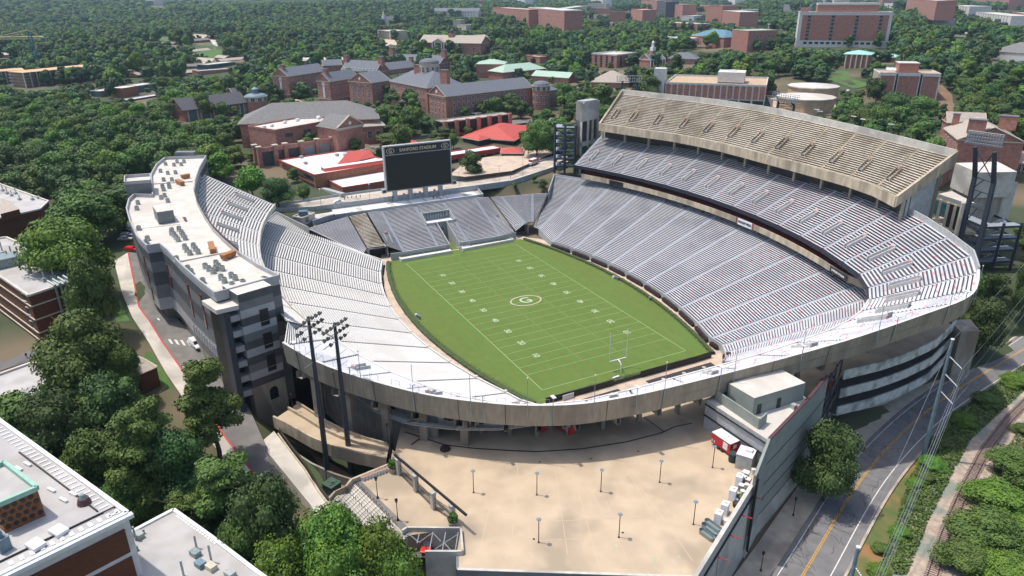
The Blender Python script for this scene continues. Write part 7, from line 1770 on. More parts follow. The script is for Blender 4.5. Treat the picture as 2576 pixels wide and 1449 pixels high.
# town on the skyline
FAR=[('brick_apartments','red brick apartment block with white end roof at the left of the town',(1240,18),(1330,24),52,'brick_far','roof_white',1),
('brick_apartments','largest brown brick apartment block with white top storeys',(1330,18),(1420,26),60,'brick_far','white_concrete',1),
('beige_flats','beige flats behind the brown apartment block',(1420,22),(1476,14),46,'cream','roof_white',1),
('cream_hotel','cream building with a rounded roof on the skyline',(1478,9),(1525,9),27,'cream','roof_white',1),
('white_office','white office slab at the top edge of the town',(1463,-2),(1516,0),10,'white_concrete','roof_white',1),
('brick_store','plain red brick block in the middle of the town',(1534,30),(1570,30),54,'brick_far','roof_tan',0),
('cream_store','cream sided block right of the plain brick one',(1570,31),(1587,30),48,'cream','roof_tan',0),
('brick_hall','second plain red brick block behind the trees',(1588,22),(1617,25),48,'brick_far','roof_tan',0),
('tan_office','tan office with a pale flat roof in the town',(1609,34),(1658,33),48,'cream','roof_grey',1),
('red_flats','red and dark striped flats on the skyline',(1614,0),(1653,2),30,'kiosk_red' if 0 else 'brick_far','slate',1),
('dark_flats','dark glass flats beside the red striped ones',(1655,2),(1676,4),40,'panel_dark','slate',1),
('brick_flats','tall brick flats with many windows right of the dark ones',(1676,8),(1718,12),40,'brick_far','slate',1),
('long_dark_roofs','long row of dark roofed houses behind the town blocks',(1538,16),(1610,18),26,'brick_far','slate_dark',0),
('pale_flats','pale blue flats right of the windowless brick towers',(1864,24),(1907,24),50,'white_concrete','roof_white',1),
('white_roofed_warehouse','grey warehouse with two pale roofs near the top edge',(1972,12),(2042,12),28,'white_concrete','roof_grey',0),
('tan_gabled_house','tan stone building with small windows above the library tower',(2102,2),(2135,2),16,'cream','shingle_tan',1),
('brick_hotel','red brick hotel block at the top edge with a flat roof',(2283,-4),(2358,2),31,'brick_far','roof_grey',1),
('white_terrace','long white roofed terrace of shops in the upper right',(2358,12),(2440,16),30,'white_concrete','roof_white',1),
('brick_flats','brick flats cut by the top edge in the upper right',(2448,-6),(2540,-3),22,'brick_far','roof_grey',1),
('painted_shops','row of white and red shops with flat white roofs at the right',(2456,30),(2545,40),50,'white_concrete','roof_white',1),
('grey_hall','pale roofed hall by the trees at the right edge of the town',(2540,30),(2600,36),52,'brick_far','roof_white',0),
('cream_block','small cream block with dark windows beside the road in the wood',(949,75),(981,78),97,'cream','roof_white',1),
('town_house','pale house by the road right of the cream block',(1139,50),(1158,50),66,'cream','roof_white',0),
('school_block','flat roofed low building left of the steepled hall',(1330,122),(1372,121),131,'brick_far','roof_white',0),
('white_house','white gabled house near the blue roofed hall',(1746,40),(1778,38),52,'white_concrete','roof_white',0),
('white_cottage','small white roofed building among the trees left of the brick block',(1512,58),(1540,58),66,'white_concrete','roof_white',0),
('stone_cottage','pale cottage below the tan office',(1478,38),(1500,38),48,'cream','roof_grey',0),
('white_shop','white roofed shop left of the apartment blocks',(1285,-3),(1320,-1),6,'white_concrete','roof_grey',1),
('brick_cottage','small brick and white house in the trees left of the flat roofed block',(1358,143),(1376,142),160,'brick_far','roof_white',0),
('low_annex','low white annex beside the flat roofed brick block',(1467,144),(1488,147),153,'white_concrete','roof_white',0),
('white_sheds','long white roofs among the trees left of the library tower',(1895,56),(1932,51),68,'white_concrete','roof_white',0),
('barrel_hall','pale vaulted hall directly left of the library tower',(1933,60),(1985,62),76,'white_concrete','roof_green',0),
('pale_shops','row of pale shops behind the library tower roof',(2225,8),(2262,10),18,'white_concrete','roof_white',1),
('corner_shop','white and blue corner building among the trees right of the library tower',(2335,44),(2358,47),58,'white_concrete','roof_grey',0),
('white_cottage','white gabled cottage deep in the trees at the right',(2432,84),(2450,82),94,'white_concrete','roof_white',0),
('white_cottage','tiny white roof in the trees below the painted shops',(2472,70),(2487,69),79,'white_concrete','roof_white',0),
('pale_house','pale house behind the tan roofed portico hall',(1247,80),(1276,82),92,'white_concrete','roof_grey',0),
('brick_warehouse','long brick warehouse behind the plain brick store',(1500,22),(1534,22),36,'brick_far','roof_grey',0),
('brick_terrace','brick terrace between the dark roofed houses and the brick flats',(1720,12),(1776,14),30,'brick_far','roof_tan',0),
('white_flats','white flats at the very top edge right of centre',(1780,-6),(1850,-4),8,'white_concrete','roof_grey',1),
('pale_office','pale office at the top edge above the warehouse roofs',(2050,-8),(2100,-7),6,'cream','roof_white',1),
('brick_row','brick row at the top edge right of the library tower',(2150,-6),(2222,-4),8,'brick_far','roof_white',1),
('church_hall','pale hall in the trees below the townhouses',(1150,62),(1172,63),74,'cream','roof_grey',0),
('grey_tower','cream and grey tower block at the very top edge left of centre',(364,-10),(384,-8),10,'cream','roof_grey',0)]
for nm,lab,P0,P1,vb,wl,rf,wn in FAR:
    w=(4,12,2.2,2.6,'white' if wl=='brick_far' else 'dark') if wn else None
    S,q=block(nm,lab,P0,P1,None,vb,wall=wl,roof=rf,depth=30 if vb>30 else 40,low=.05,win=w,trim='white_concrete' if rf=='white_concrete' else None,parapet=1. if rf!='slate_dark' else .5)
S,q=block('townhouse_row','long pale row of grey roofed townhouses on the wooded hill',(1079,28),(1203,28),None,42,wall='white_concrete',roof='slate',kind='gable',rh=7,depth=22,win=(2,16,2.,2.2,'dark'),low=.05)
S,q=block('church','grey roofed church with a pale steeple in the far wood',(978,54),(1030,47),None,62,wall='white_concrete',roof='slate',kind='gable',rh=9,depth=20,low=.05);p=(q[0]+q[3])/2;b=MB();b.box((*p,q[5]+4),(6,6,12),.4);b.build('steeple_base','white_concrete',S);b=MB();b.tube((*p,q[5]+10),(*p,q[5]+22),3.2,8,.2);b.build('spire','cream',S)
g=G(1211,41);h=ht(g,-30);S=thing('radio_mast','red and white lattice radio mast rising out of the far trees','mast',g)
b=MB()
for k in range(9):
    z0_,z1_=h*k/9,h*(k+1)/9;w0_,w1_=7*(1-k/12),7*(1-(k+1)/12)
    for x,y in ((-1,-1),(1,-1),(1,1),(-1,1)): b.tube((x*w0_/2,y*w0_/2,z0_),(x*w1_/2,y*w1_/2,z1_),.5,4,mi=k%2)
    b.tube((-w0_/2,-w0_/2,z0_),(w1_/2,-w1_/2,z1_),.3,4,mi=k%2);b.tube((w0_/2,-w0_/2,z0_),(-w1_/2,-w1_/2,z1_),.3,4,mi=k%2)
b.build('lattice',['paint_red','white_paint'],S,local=True)
# clearings
def clearing(nm,px,mt,z=.35):
    q=[G(*p) for p in px];b=MB();
    c=np.mean(q,axis=0);n=len(q)
    for i in range(n):
        a,d=q[i],q[(i+1)%n];b.face([(a[0],a[1],a[2]+z),(d[0],d[1],d[2]+z),(c[0],c[1],Tz(c[0],c[1])+z)][::-1])
    b.build(nm,mt,kind='structure');FOOT.append([tuple(p[:2]) for p in q]);ph=convex([tuple(map(float,p)) for p in px]);CLEAR.append((min(np.linalg.norm(p[:2]-C[:2]) for p in q),ph,min(p[0] for p in px),max(p[0] for p in px),min(p[1] for p in px),max(p[1] for p in px)))
clearing('lawn',[(363,96),(395,93),(437,92),(440,100),(425,104),(366,103)],'lawn')
clearing('lawn',[(480,112),(540,112),(545,125),(600,128),(590,140),(535,150),(500,140),(480,128)],'lawn')
clearing('drive',[(488,86),(520,88),(535,96),(515,99),(480,96)],'sidewalk_tan',.4)
clearing('drive',[(497,145),(540,148),(530,160),(520,170),(505,162)],'sidewalk_tan',.45)
clearing('drive',[(528,100),(547,102),(547,118),(535,112)],'cool_grey' if 0 else 'concrete_light',.45)
clearing('garden_path',[(725,255),(745,250),(780,262),(860,278),(850,284),(770,270)],'walk_pink',.4)
clearing('lawn',[(755,254),(790,246),(795,256),(765,262)],'lawn',.5)
clearing('site_road',[(516,330),(560,322),(606,316),(606,322),(560,332),(520,336)],'walk_pink',.4)
clearing('parking',[(965,100),(990,98),(1000,112),(985,128),(968,118)],'walk_pink',.4)
clearing('open_ground',[(2300,210),(2370,215),(2395,240),(2400,290),(2370,275),(2340,250)],'dirt',.4)
clearing('street',[(2355,250),(2400,262),(2400,285),(2365,262)],'asphalt_light',.6)
clearing('slope',[(2080,175),(2130,180),(2190,215),(2150,225),(2080,200)],'lawn',.4)
clearing('upper_street',[(1180,318),(1290,306),(1440,296),(1440,302),(1330,312),(1180,330)],'asphalt_light',1.)
# =================== NEAR BUILDINGS, LEFT ===================
def near_roof(name,label,pts,z,zb,wall,roof,rim='roof_white',parapet=.5):
    q=[P(*p,z)[:2] for p in pts];S=thing(name,label,'building',(*np.mean(q,axis=0),zb));b=MB();b.prism(q,zb,z-parapet,0,topmi=1);b.wallstrip(q+[q[0]],z-parapet-.02,z,.6,2);b.build('wall',[wall,roof,rim],S);reg(q,zb,z,low=.35);return S,q
S,q=near_roof('brick_laboratory','three storey brown brick block with four metal ducts at the left edge',[(234,687),(71,741),(-120,612),(15,595)],30.5,12.,'brick_near','roof_grey')
a,c=q[0],q[1];d=(c-a)/np.linalg.norm(c-a);n=np.array([d[1],-d[0]]);n=n if n@(a-C[:2])<0 else -n
b=MB()
for z in (27.1,23.4,19.8,17.6): b.wallstrip([a+n*.12,c+n*.12],z,z+.28,.3);b.wallstrip([c-d*0+np.array([0,0]),q[2]],z,z+.28,.5)
b.build('stone_courses','stone_trim',S)
for s in (.38,.46,.54,.62):
    b=MB();p=a+(c-a)*(1-s)+n*.6;b.tube((*p,17),(*p,30.9),.28,8);b.tube((*p,30.8),(*(p-n*3),31.5),.28,8);b.build('metal_duct','galv',S)
for z in (28.8,25.,21.2): put_window(S,(*(c+(q[2]-c)*.06+np.array([.0,0])),z),math.atan2(-(-d)[0]*-1,(-d)[1]*-1) if 0 else math.atan2(-d[0],d[1]),1.2,1.8,'sill')
b=MB()
for px in ((258,1375-1080+0),):
    pass
vents=[((90,1190),1.6),((130,1160),1.8),((205,1200),2.2),((265,1260),2),((300,1290),1.2),((450,1370),1.5),((540,1340),1.5),((610,1250),.9),((720,1280),.5),((30,1100),1.6)]
for (x,y),h in vents:
    p=P(*t(1,0,x,y),30.);b=MB();b.tube(p,p+np.array([0,0,h*2.2]),.2,7);b.box(p+np.array([.5,0,.4]),(1.4,1.,.8),.4);b.build('roof_vent','ac_metal',S)
b=MB();p=P(*t(1,0,50,1220),30.);b.box(p+np.array([0,0,1.3]),(6,7,2.6),.35);b.build('roof_plant','galv',S)
S,q=near_roof('brick_laboratory','brick block with a wide pale roof in the left corner of the wood',[(121,504),(100,524),(-60,560),(-90,430)],30.5,13.,'brick_near','roof_grey')
S,q=near_roof('brick_laboratory','farther brick block with a pale roof',[(119,503),(97,525),(0,548),(-90,540),(-60,440)],23.,8.,'brick_near','roof_grey') if 0 else (S,q)
for (x,y),h in (((30,470),1.2),((75,500),1.4),((120,520),1),((160,500),1.2),((200,560),.9),((330,560),.7),((390,545),.6),((110,640),.8)):
    p=P(*t(1,0,x,y),30.);b=MB();b.tube(p,p+np.array([0,0,h*2]),.18,7);b.box(p+np.array([.5,0,.4]),(1.3,1.,.8),.4);b.build('roof_vent','ac_metal',S)
b=MB();pp_=[P(*t(1,0,*p),32.5)[:2] for p in ((0,690),(190,640),(100,560),(0,530))];b.prism(pp_,29.5,32.,1,topmi=0);b.build('roof_house',['shingle_tan','brick_near'],S)
S,q=near_roof('flat_grey_building','low building with a plain grey flat roof partly under the trees at the left edge',[(82,909),(151,952),(168,1003),(-40,1080),(-60,960)],20.,10.,'brick_near','roof_grey')
b=MB();p=P(*t(2,0,285,1215),19.5);b.tube(p,p+np.array([0,0,3.]),.25,8);b.build('roof_pipe','rust',S)
# big white edged building bottom left
zr=33.
S,q=near_roof('white_edged_building','large brick building with white concrete frame and grey roof in the bottom left corner',[(319,1287),(-10,1447),(-180,1340),(-10,1049)],zr,8.,'white_concrete','roof_grey','white_paint',.35)
a,c=q[0],q[1];d=(c-a)/np.linalg.norm(c-a);n=np.array([d[1],-d[0]]);n=n if n@(a-C[:2])<0 else -n;L=np.linalg.norm(c-a)
for z,h in ((28.6,4.),(23.8,4.),(19,4.)):
    b=MB();b.box((*(a+(c-a)*.43+n*.05),z),(L*.75,.3,h),math.atan2(d[1],d[0]));b.build('brick_panel','brick_near',S)
b=MB();b.box((*(a+(c-a)*.5+n*.5),zr-.5),(L+1,.8,.6),math.atan2(d[1],d[0]));b.build('cornice','white_paint',S)
e_=q[3]-q[0];
b=MB()
for k in range(30): p=q[0]+e_*(.03+.94*k/30)-(q[0]-q[1])/L*1.2*1;b.box((*p,zr-.28),(1.3,.3,.06),math.atan2(d[1],d[0]))
for k in range(12): p=q[0]+(q[1]-q[0])*(.05+.9*k/12)+ -n*1.4;b.box((*p,zr-.28),(1.,.5,.06),math.atan2(d[1],d[0])+1.57)
b.build('roof_marks','white_paint',S)
b=MB();b.wallstrip([q[0]+e_*.02-n*2.6-(q[0]-q[1])/L*2.5,q[0]+e_*.6-n*2.6-(q[0]-q[1])/L*2.5],zr-.32,zr-.1,.18);b.wallstrip([q[0]-n*2.6,q[1]-n*2.6],zr-.32,zr-.1,.18);b.build('roof_cables','black',S)
hp=[P(*p,zr+4.5)[:2] for p in ((92,1224),(-12,1268),(-90,1200),(9,1160))]
b=MB();b.prism(hp,zr-.4,zr+3.9,0,topmi=1);b.build('honeycomb_screen_house',['honey_brick','roof_grey'],S)
b=MB();b.wallstrip(hp+[hp[0]],zr+3.9,zr+4.6,.5);b.build('copper_edge','copper_green',S)
hd=(hp[1]-hp[0])/np.linalg.norm(hp[1]-hp[0]);hn=np.array([hd[1],-hd[0]]);hn=hn if hn@(hp[0]-C[:2])<0 else -hn
b=MB();Lh=np.linalg.norm(hp[1]-hp[0])
for r in range(4):
    for k in range(int(Lh/.95)):
        p=hp[0]+hd*(.5+k*.95+(r%2)*.47)+hn*.02;b.tube((*p,zr+.5+r*.95),(*(p+hn*.08),zr+.5+r*.95),.33,8)
b.build('screen_openings','black',S)
for (x,y),sz in (((595,1010),(2.2,1.6,.5)),((365,1150),(2.2,1.6,.5))): p=P(*t(3,0,x,y),zr-.3);b=MB();b.box(p+np.array([0,0,.3]),sz,.6);b.build('skylight','white_paint',S)
p=P(*t(3,0,850,715),zr-.3);b=MB();b.tube(p,p+np.array([0,0,.9]),.95,12,.7);b.build('vent_base','rust',S);b=MB();b.tube(p+np.array([0,0,.9]),p+np.array([0,0,1.5]),.5,12,.3);b.build('vent_cap','galv',S)
p=P(*t(3,0,40,1180),zr-.3);b=MB();b.box(p+np.array([0,0,1.]),(1.6,1.4,2.),.6);b.tube(p,p+np.array([0,0,3.]),.4,10);b.build('cooling_tank','pole_blue',S)
b=MB()
for x,y in ((190,375),(280,330),(520,590),(640,690),(740,630)): p=P(*t(3,0,x,y),zr-.3);b.box(p+np.array([0,0,.15]),(1.6,.4,.3),.6)
b.build('roof_blocks','white_paint',S)
S,q=near_roof('flat_grey_building','grey flat roofed building with vent pipes at the bottom edge left of the trees',[(532,1349),(640,1432),(700,1475),(330,1560),(300,1352),(436,1280)],22.,8.,'white_concrete','roof_grey','white_paint',.3)
for (x,y),h in (((1370,1090),2.6),((1980,1170),2.4),((2130,1310),3.2),((1850,1449),2.8),((1450,1020),.8)): p=P(*t(3,0,x,y),21.7);b=MB();b.tube(p,p+np.array([0,0,h]),.16,7);b.build('vent_pipe','ac_metal',S)
for (x,y),m1 in (((1400,1060),'ac_metal'),((1335,1190),'galv'),((1970,1240),'galv'),((2020,1350),'pole_blue'),((2130,1380),'cream'),((2320,1449),'ac_metal')): p=P(*t(3,0,x,y),21.7);b=MB();b.box(p+np.array([0,0,.4]),(1.5,1.1,.9),.5);b.build('roof_unit',m1,S)
b=MB();p=P(*t(3,0,1650,980),21.7);
for k in range(14): p=P(*t(3,0,1790+28*k,850+20*k),21.75);b.box(p,(.9,.3,.06),.5)
b.build('roof_marks','white_paint',S)
# small hipped hut and steps
S,q=near_roof('brick_hut','small brick hut with a weathered brown hip roof on the lawn beside the street',[t(2,0,1400,865),t(2,0,1575,790),t(2,0,1450,715),t(2,0,1340,670),t(2,0,1250,760)],19.6,12.,'brick_near','shingle_tan','stone_trim',.2)
b=MB();c0_=np.mean(q,axis=0)
for i in range(5): j=(i+1)%5;b.face([(*q[i],19.65),(*q[j],19.65),(*c0_,20.9)])
b.build('roof','shingle_tan',S)
S=thing('garden_steps','flight of old timber steps between the trees in the lower left','stairs',G(*t(3,0,1450,680)))
b=MB()
for k in range(10): p=G(*t(3,0,1405+16*k,600+17*k));b.box((p[0],p[1],p[2]+.3+.1*(10-k)),(2.6,.5,.2),.9+1.2)
b.build('steps','sleeper',S)
# retaining wall and fence along the walk
S=thing('iron_fence','black iron fence with a green hedge along the walk above the curved ramp pit','fence',(70,-92,10.5))
fn=[P(*t(3,1,*p),10.6) for p in ((240,10),(370,190),(520,380),(640,580),(730,700))]
b=MB();b.wallstrip([p[:2] for p in fn],10.4,11.9,.08);b.build('mesh_panels','black',S)
b=MB();b.wallstrip([p[:2]+np.array([.0,-.4]) for p in fn],9,10.7,.3);b.build('kerb_wall','tan_concrete',S)
b=MB()
for i in range(len(fn)-1):
    for k in range(4): p=fn[i]+(fn[i+1]-fn[i])*k/4;b.tube((p[0],p[1],10.4),(p[0],p[1],12.),.05,5)
b.build('posts','black',S)
b=MB();q=[P(*t(3,1,*p),8.6) for p in ((300,60),(420,200),(520,290),(640,400),(690,500),(640,540),(500,400),(380,240))];b.face([(p[0],p[1],8.6-.15*i) for i,p in enumerate(q)][::-1]);b.build('ivy_bank','hedge_green',kind='structure')
b=MB();q=[P(*t(3,1,*p),6.) for p in ((250,20),(420,130),(560,230),(700,420),(740,560),(860,600),(980,440),(780,330),(500,160))];b.face([(p[0],p[1],6.) for p in q][::-1]);b.build('dirt_bank','dirt',kind='structure')
# =================== TREES ===================
def leafcloud(seed,R=5.,H=11.,zlo=2.5,nl=14,nleaf=2600,leaf=.42,kind='round',jit=.42):
    """crown as numpy arrays: leaf quads spread over and inside many overlapping lobes"""
    g=np.random.default_rng(seed);lob=[]
    for i in range(nl):
        u=g.random();
        if kind=='pine':
            z=zlo+(H-zlo)*(.12+.82*u);rad=R*(1.02-.62*u)*g.uniform(.25,.85);r=R*g.uniform(.24,.38)*(1.1-.4*u);fl=.55
        elif kind=='cone':
            z=zlo+(H-zlo)*u*.92;rad=R*(1-u)*.6*g.random();r=R*(.55-.36*u);fl=.9
        else:
            z=zlo+(H-zlo)*(.2+.66*u);rad=R*g.uniform(.1,.72)*math.sqrt(max(.06,1-((u-.28)/.78)**2));r=R*g.uniform(.3,.48);fl=.78
        a=g.random()*6.283+i*2.4;lob.append((rad*math.cos(a),rad*math.sin(a),z,r,fl))
    if kind=='round': lob.append((0,0,zlo+(H-zlo)*.55,R*.55,.9))
    lob=np.array(lob);w=lob[:,3]**2;idx=g.choice(len(lob),nleaf,p=w/w.sum());L=lob[idx]
    d=g.normal(size=(nleaf,3));d[:,2]=d[:,2]*.8+.25;d/=np.linalg.norm(d,axis=1)[:,None]
    rr=L[:,3]*(.72+.36*g.random(nleaf)**.7);c=L[:,:3]+d*rr[:,None]*np.c_[np.ones(nleaf),np.ones(nleaf),L[:,4]]
    n=d+g.normal(size=(nleaf,3))*jit;n[:,2]+=.25;n/=np.linalg.norm(n,axis=1)[:,None]
    t1=np.cross(n,g.normal(size=(nleaf,3)));t1/=np.linalg.norm(t1,axis=1)[:,None];t2=np.cross(n,t1)
    s=(leaf*(.55+.9*g.random(nleaf)))[:,None];k=.75
    V=np.stack([c-t1*s-t2*s*k,c+t1*s-t2*s*k*.6,c+t1*s*.8+t2*s*k,c-t1*s*.7+t2*s*k],1).reshape(-1,3)
    Q=np.arange(nleaf*4).reshape(-1,4)
    # shaded inner mass
    ico=[];fc=[];
    for (x,y,z,r,fl) in lob:
        b0=len(ico);m_=6
        ring=lambda zz,q:[(x+r*q*math.cos(6.283*i/m_),y+r*q*math.sin(6.283*i/m_),z+r*fl*zz) for i in range(m_)]
        ico+=ring(-.5,.5)+ring(0,.72)+ring(.45,.5)+[(x,y,z+r*fl*.7),(x,y,z-r*fl*.65)]
        for i in range(m_):
            j=(i+1)%m_;fc+=[(b0+i,b0+j,b0+m_+j,b0+m_+i),(b0+m_+i,b0+m_+j,b0+2*m_+j,b0+2*m_+i),(b0+2*m_+i,b0+2*m_+j,b0+3*m_),(b0+j,b0+i,b0+3*m_+1)]
    return V,Q,np.array(ico),fc
def crownmesh(name,mt,**k):
    V,Q,I,fc=leafcloud(**k);me=bpy.data.meshes.new(name);nv=len(V)
    me.from_pydata(np.vstack([V,I]).tolist(),[],Q.tolist()+[tuple(i+nv for i in q) for q in fc]);me.materials.append(M[mt]);me.update();return me
def trunkmesh(H,r,seed,lean=.3,pine=False):
    g=random.Random(seed);b=MB();p=np.zeros(3)-np.array([0,0,1.]);n=5
    for i in range(n):
        q=p+np.array([g.uniform(-lean,lean),g.uniform(-lean,lean),(H*.8+1)/n]);b.tube(p,q,r*(1-.16*i),7,r*(1-.16*(i+1)),caps=False);
        if i>=(1 if not pine else 2):
            for k in range(3):
                a=g.uniform(0,6.28);L=H*g.uniform(.16,.3);b.tube(q,q+np.array([math.cos(a)*L,math.sin(a)*L,L*g.uniform(.2,.8)]),r*.38,5,r*.1,caps=False)
        p=q
    me=bpy.data.meshes.new('trunk');me.from_pydata(b.v,[],b.f);me.materials.append(M['bark']);return me
KIND={}
def kind(nm,mt,var,**k):
    KIND[nm]=[(crownmesh('crown',mt,seed=11*i+len(nm)*7,**k),trunkmesh(k['H'],.32 if k['H']<13 else .42,i,pine=k.get('kind')=='pine'),k['R'],k['H']) for i in range(var)]
kind('oak','leaf_mid',4,R=5.,H=11.,zlo=2.,nl=20,nleaf=4600,leaf=.25)
kind('bright','leaf_bright',3,R=5.,H=11.,zlo=1.8,nl=20,nleaf=4600,leaf=.25)
kind('dark','leaf_dark',4,R=5.,H=11.5,zlo=1.8,nl=20,nleaf=4600,leaf=.25)
kind('pine','leaf_pine',2,R=4.6,H=15.,zlo=5.,nl=26,nleaf=4200,leaf=.27,kind='pine')
kind('bigoak','leaf_mid',2,R=6.,H=12.,zlo=2.,nl=40,nleaf=17000,leaf=.17)
kind('bigbright','leaf_bright',2,R=6.,H=12.,zlo=1.5,nl=46,nleaf=19000,leaf=.165)
kind('bigdark','leaf_dark',2,R=6.,H=12.5,zlo=1.,nl=42,nleaf=17000,leaf=.17)
kind('bigpine','leaf_pine',2,R=5.5,H=17.,zlo=3.,nl=54,nleaf=19000,leaf=.15,kind='pine')
kind('cone','leaf_dark',1,R=3.2,H=10.,zlo=.6,nl=16,nleaf=1800,leaf=.3,kind='cone')
kind('shrub','leaf_mid',2,R=1.6,H=2.2,zlo=.0,nl=8,nleaf=900,leaf=.15)
kind('bush','leaf_bright',2,R=2.8,H=3.6,zlo=.0,nl=16,nleaf=3000,leaf=.17)
protos={}
def tree(kd,p,h=None,r=None,label='',group=None,cat='tree',nm=None,seed=0,rz=None):
    g=random.Random(seed or int(p[0]*13+p[1]*7));v=g.randrange(len(KIND[kd]));cr,tk,R_,H_=KIND[kd][v]
    o=bpy.data.objects.new(nm or {'pine':'pine_tree','bigpine':'pine_tree','cone':'conifer_tree','shrub':'shrub','bush':'shrub'}.get(kd,'leafy_tree'),None);COL.objects.link(o);o.location=p
    sz=(h or H_)/H_;sr=(r or R_*sz)/R_;o.scale=(sr,sr,sz);o.rotation_euler=(0,0,g.uniform(0,6.28) if rz is None else rz);tag(o,label,cat,group)
    for nm2,me in (('crown',cr),('trunk',tk)): c=bpy.data.objects.new(nm2,me);COL.objects.link(c);c.parent=o
    return o
TREES=[]
def picktree(kd,u,vt,vb,wpx,label,group=None,z=None,**k):
    b=G(u,vb) if z is None else P(u,vb,z);h=ht(b,vt)*.97;dist=pr(b)[2];r=wpx/2*dist/f*.84
    TREES.append((b[0],b[1],r));return tree(kd,b,h,r/1.0,label,group,**k)
# the trees one can name in the photograph
N_=[('bigbright',862,1270,1500,225,'bright green tree in front of the gate plaza stairs, highest of the bottom group'),
('bigbright',960,1318,1540,200,'bright green tree at the bottom edge directly left of the sunken bay'),
('bigbright',1010,1375,1590,190,'rightmost bright green tree cut by the bottom edge'),
('bigbright',730,1352,1560,190,'bright green tree at the bottom edge nearest the grey flat roof'),
('bigbright',860,1372,1600,200,'bright green tree cut by the bottom edge in the middle of the group'),
('bigdark',690,1185,1470,230,'dense dark green pine like crown beside the pavement left of the gate stairs'),
('bigpine',600,1140,1400,270,'broad dark pine between the pavement and the grey roofed building'),
('bigpine',400,985,1290,260,'broad pine in the middle of the lower left grove'),
('bigpine',552,892,1165,215,'tall open pine standing in front of the press building tower'),
('bigoak',235,785,1010,250,'spreading green tree between the brown brick block and the street'),
('bigdark',165,985,1200,210,'dark tree over the grey flat roof at the left'),
('bigdark',300,930,1130,200,'dark green tree left of the brick hut'),
('bigoak',345,1190,1330,170,'green tree above the corner of the white edged building'),
('bigdark',480,1085,1300,190,'dark crown between the broad pine and the open pine'),
('bigoak',255,1085,1270,190,'green crown between the dark trees above the white edged building'),
('bigdark',110,1090,1260,180,'dark crown above the left part of the white edged roof'),
('bigpine',500,1230,1420,190,'pine directly above the grey roof with the vent pipes'),
('bigoak',640,1285,1500,170,'mid green crown at the end of the dark pine row'),
('bigoak',330,860,1010,120,'rounded tree beside the lawn left of the street'),
('bigoak',75,1190,1250,100,'low green tree squeezed against the flat grey roof'),
('bigbright',190,545,760,250,'bright rounded tree left of the press building'),
('bigoak',225,478,620,230,'wide green crown behind the bright rounded one left of the press building'),
('bigoak',255,640,850,140,'narrow green tree between the brick block and the press building street'),
('bigdark',2072,1050,1262,190,'big dark round street tree below the panelled wall'),
('bigdark',2452,748,905,140,'dark green tree against the concrete end pier at the right'),
('bigdark',2566,640,800,80,'dark tree cut by the right edge beside the steel ramp tower'),
('bright',637,412,505,95,'bright green tree behind the white canopy of benches at the far left end'),
('bigdark',702,446,525,105,'dark green tree left of the student centre'),
('oak',765,462,505,60,'small green tree below the student centre wall'),
('dark',1188,378,450,68,'round dark tree with white blossom right of the scoreboard'),
('bigoak',1352,303,400,110,'wide green tree beside the steel stair tower'),
('bright',530,350,395,60,'young green tree left of the brick loggia'),
('oak',548,385,420,60,'small green tree between the press roof and the loggia'),
('bright',640,325,360,40,'bright small tree at the left end of the loggia'),
('bright',352,126,190,50,'bright yellow green tree at the edge of the far wood'),
('dark',457,70,118,40,'tall dark tree alone in the green clearing'),
('oak',1040,262,345,75,'green tree in front of the long brick wing left corner'),
('dark',1000,220,262,80,'dark tree cluster below the cross wing'),
('dark',1120,318,350,70,'green tree beside the causeway piers'),
('oak',980,335,365,110,'wide green tree between the dining hall porch and the scoreboard'),
('dark',1700,135,185,45,'dark round tree in front of the slate roofed hall'),
('oak',1510,205,300,95,'wide dark green tree left of the top deck'),
('oak',1420,205,280,70,'green tree right of the round brick tower'),
('cone',1748,148,188,22,'slim blue green conifer in front of the arched panel building'),
('oak',1830,135,190,60,'round green tree behind the arched panel building'),
('bigdark',2240,232,320,110,'dark tree group right of the round lecture halls'),
('bigoak',2310,240,310,110,'brownish green tree below the office tower'),
('bigoak',2170,270,325,90,'pale green tree above the top deck lamps'),
('oak',2530,290,345,90,'bright green tree right of the brick residence'),
('oak',2450,240,300,80,'green tree above the brick residence roof'),
('dark',2280,140,215,80,'dark tree right of the copper green roof'),
('oak',1940,268,284,40,'small bright tree behind the top deck parapet'),
('dark',2200,195,265,60,'round tree at the foot of the office tower'),
('oak',1295,458,475,22,'little green tree beside the far corner of the end benches'),
('dark',1365,450,480,30,'dark green tree under the bridge by the corner benches'),
('oak',1345,437,458,22,'yellow green bush on the bridge approach')]
for k_,(kd,u,vt,vb,w_,lab) in enumerate(N_): picktree(kd,u,vt,vb,w_,lab,seed=k_+3)
# bushes and undergrowth on the railway verge
SH=[(2560,1170,150,'large dark shrub mass at the right edge by the ballast'),(2500,1250,170,'bright shrub mass right of the railway'),(2470,1330,190,'widest shrub right of the railway near the bottom'),(2560,1340,150,'shrub at the right edge near the bottom'),(2420,1400,150,'shrub touching the ballast at the bottom'),(2520,1430,170,'shrub in the bottom right corner'),(2570,1075,60,'dark shrub at the right edge beyond the track bend'),
(2345,1160,70,'dark green shrub between road and railway under the wires'),(2325,1195,60,'low green shrub on the verge'),(2300,1210,50,'small shrub beside the road edge'),(2290,1260,55,'green shrub halfway down the verge'),(2260,1335,60,'shrub with pale blossom on the verge'),(2215,1375,55,'shrub on the verge close to the steel power pole'),(2205,1430,60,'shrub at the bottom of the verge'),(2360,1110,60,'shrub on the upper verge'),(2420,1050,70,'green shrub at the top of the verge'),(2480,1000,80,'leafy shrub beside the upper road'),(2550,950,80,'green shrub strip beside the road at the right edge')]
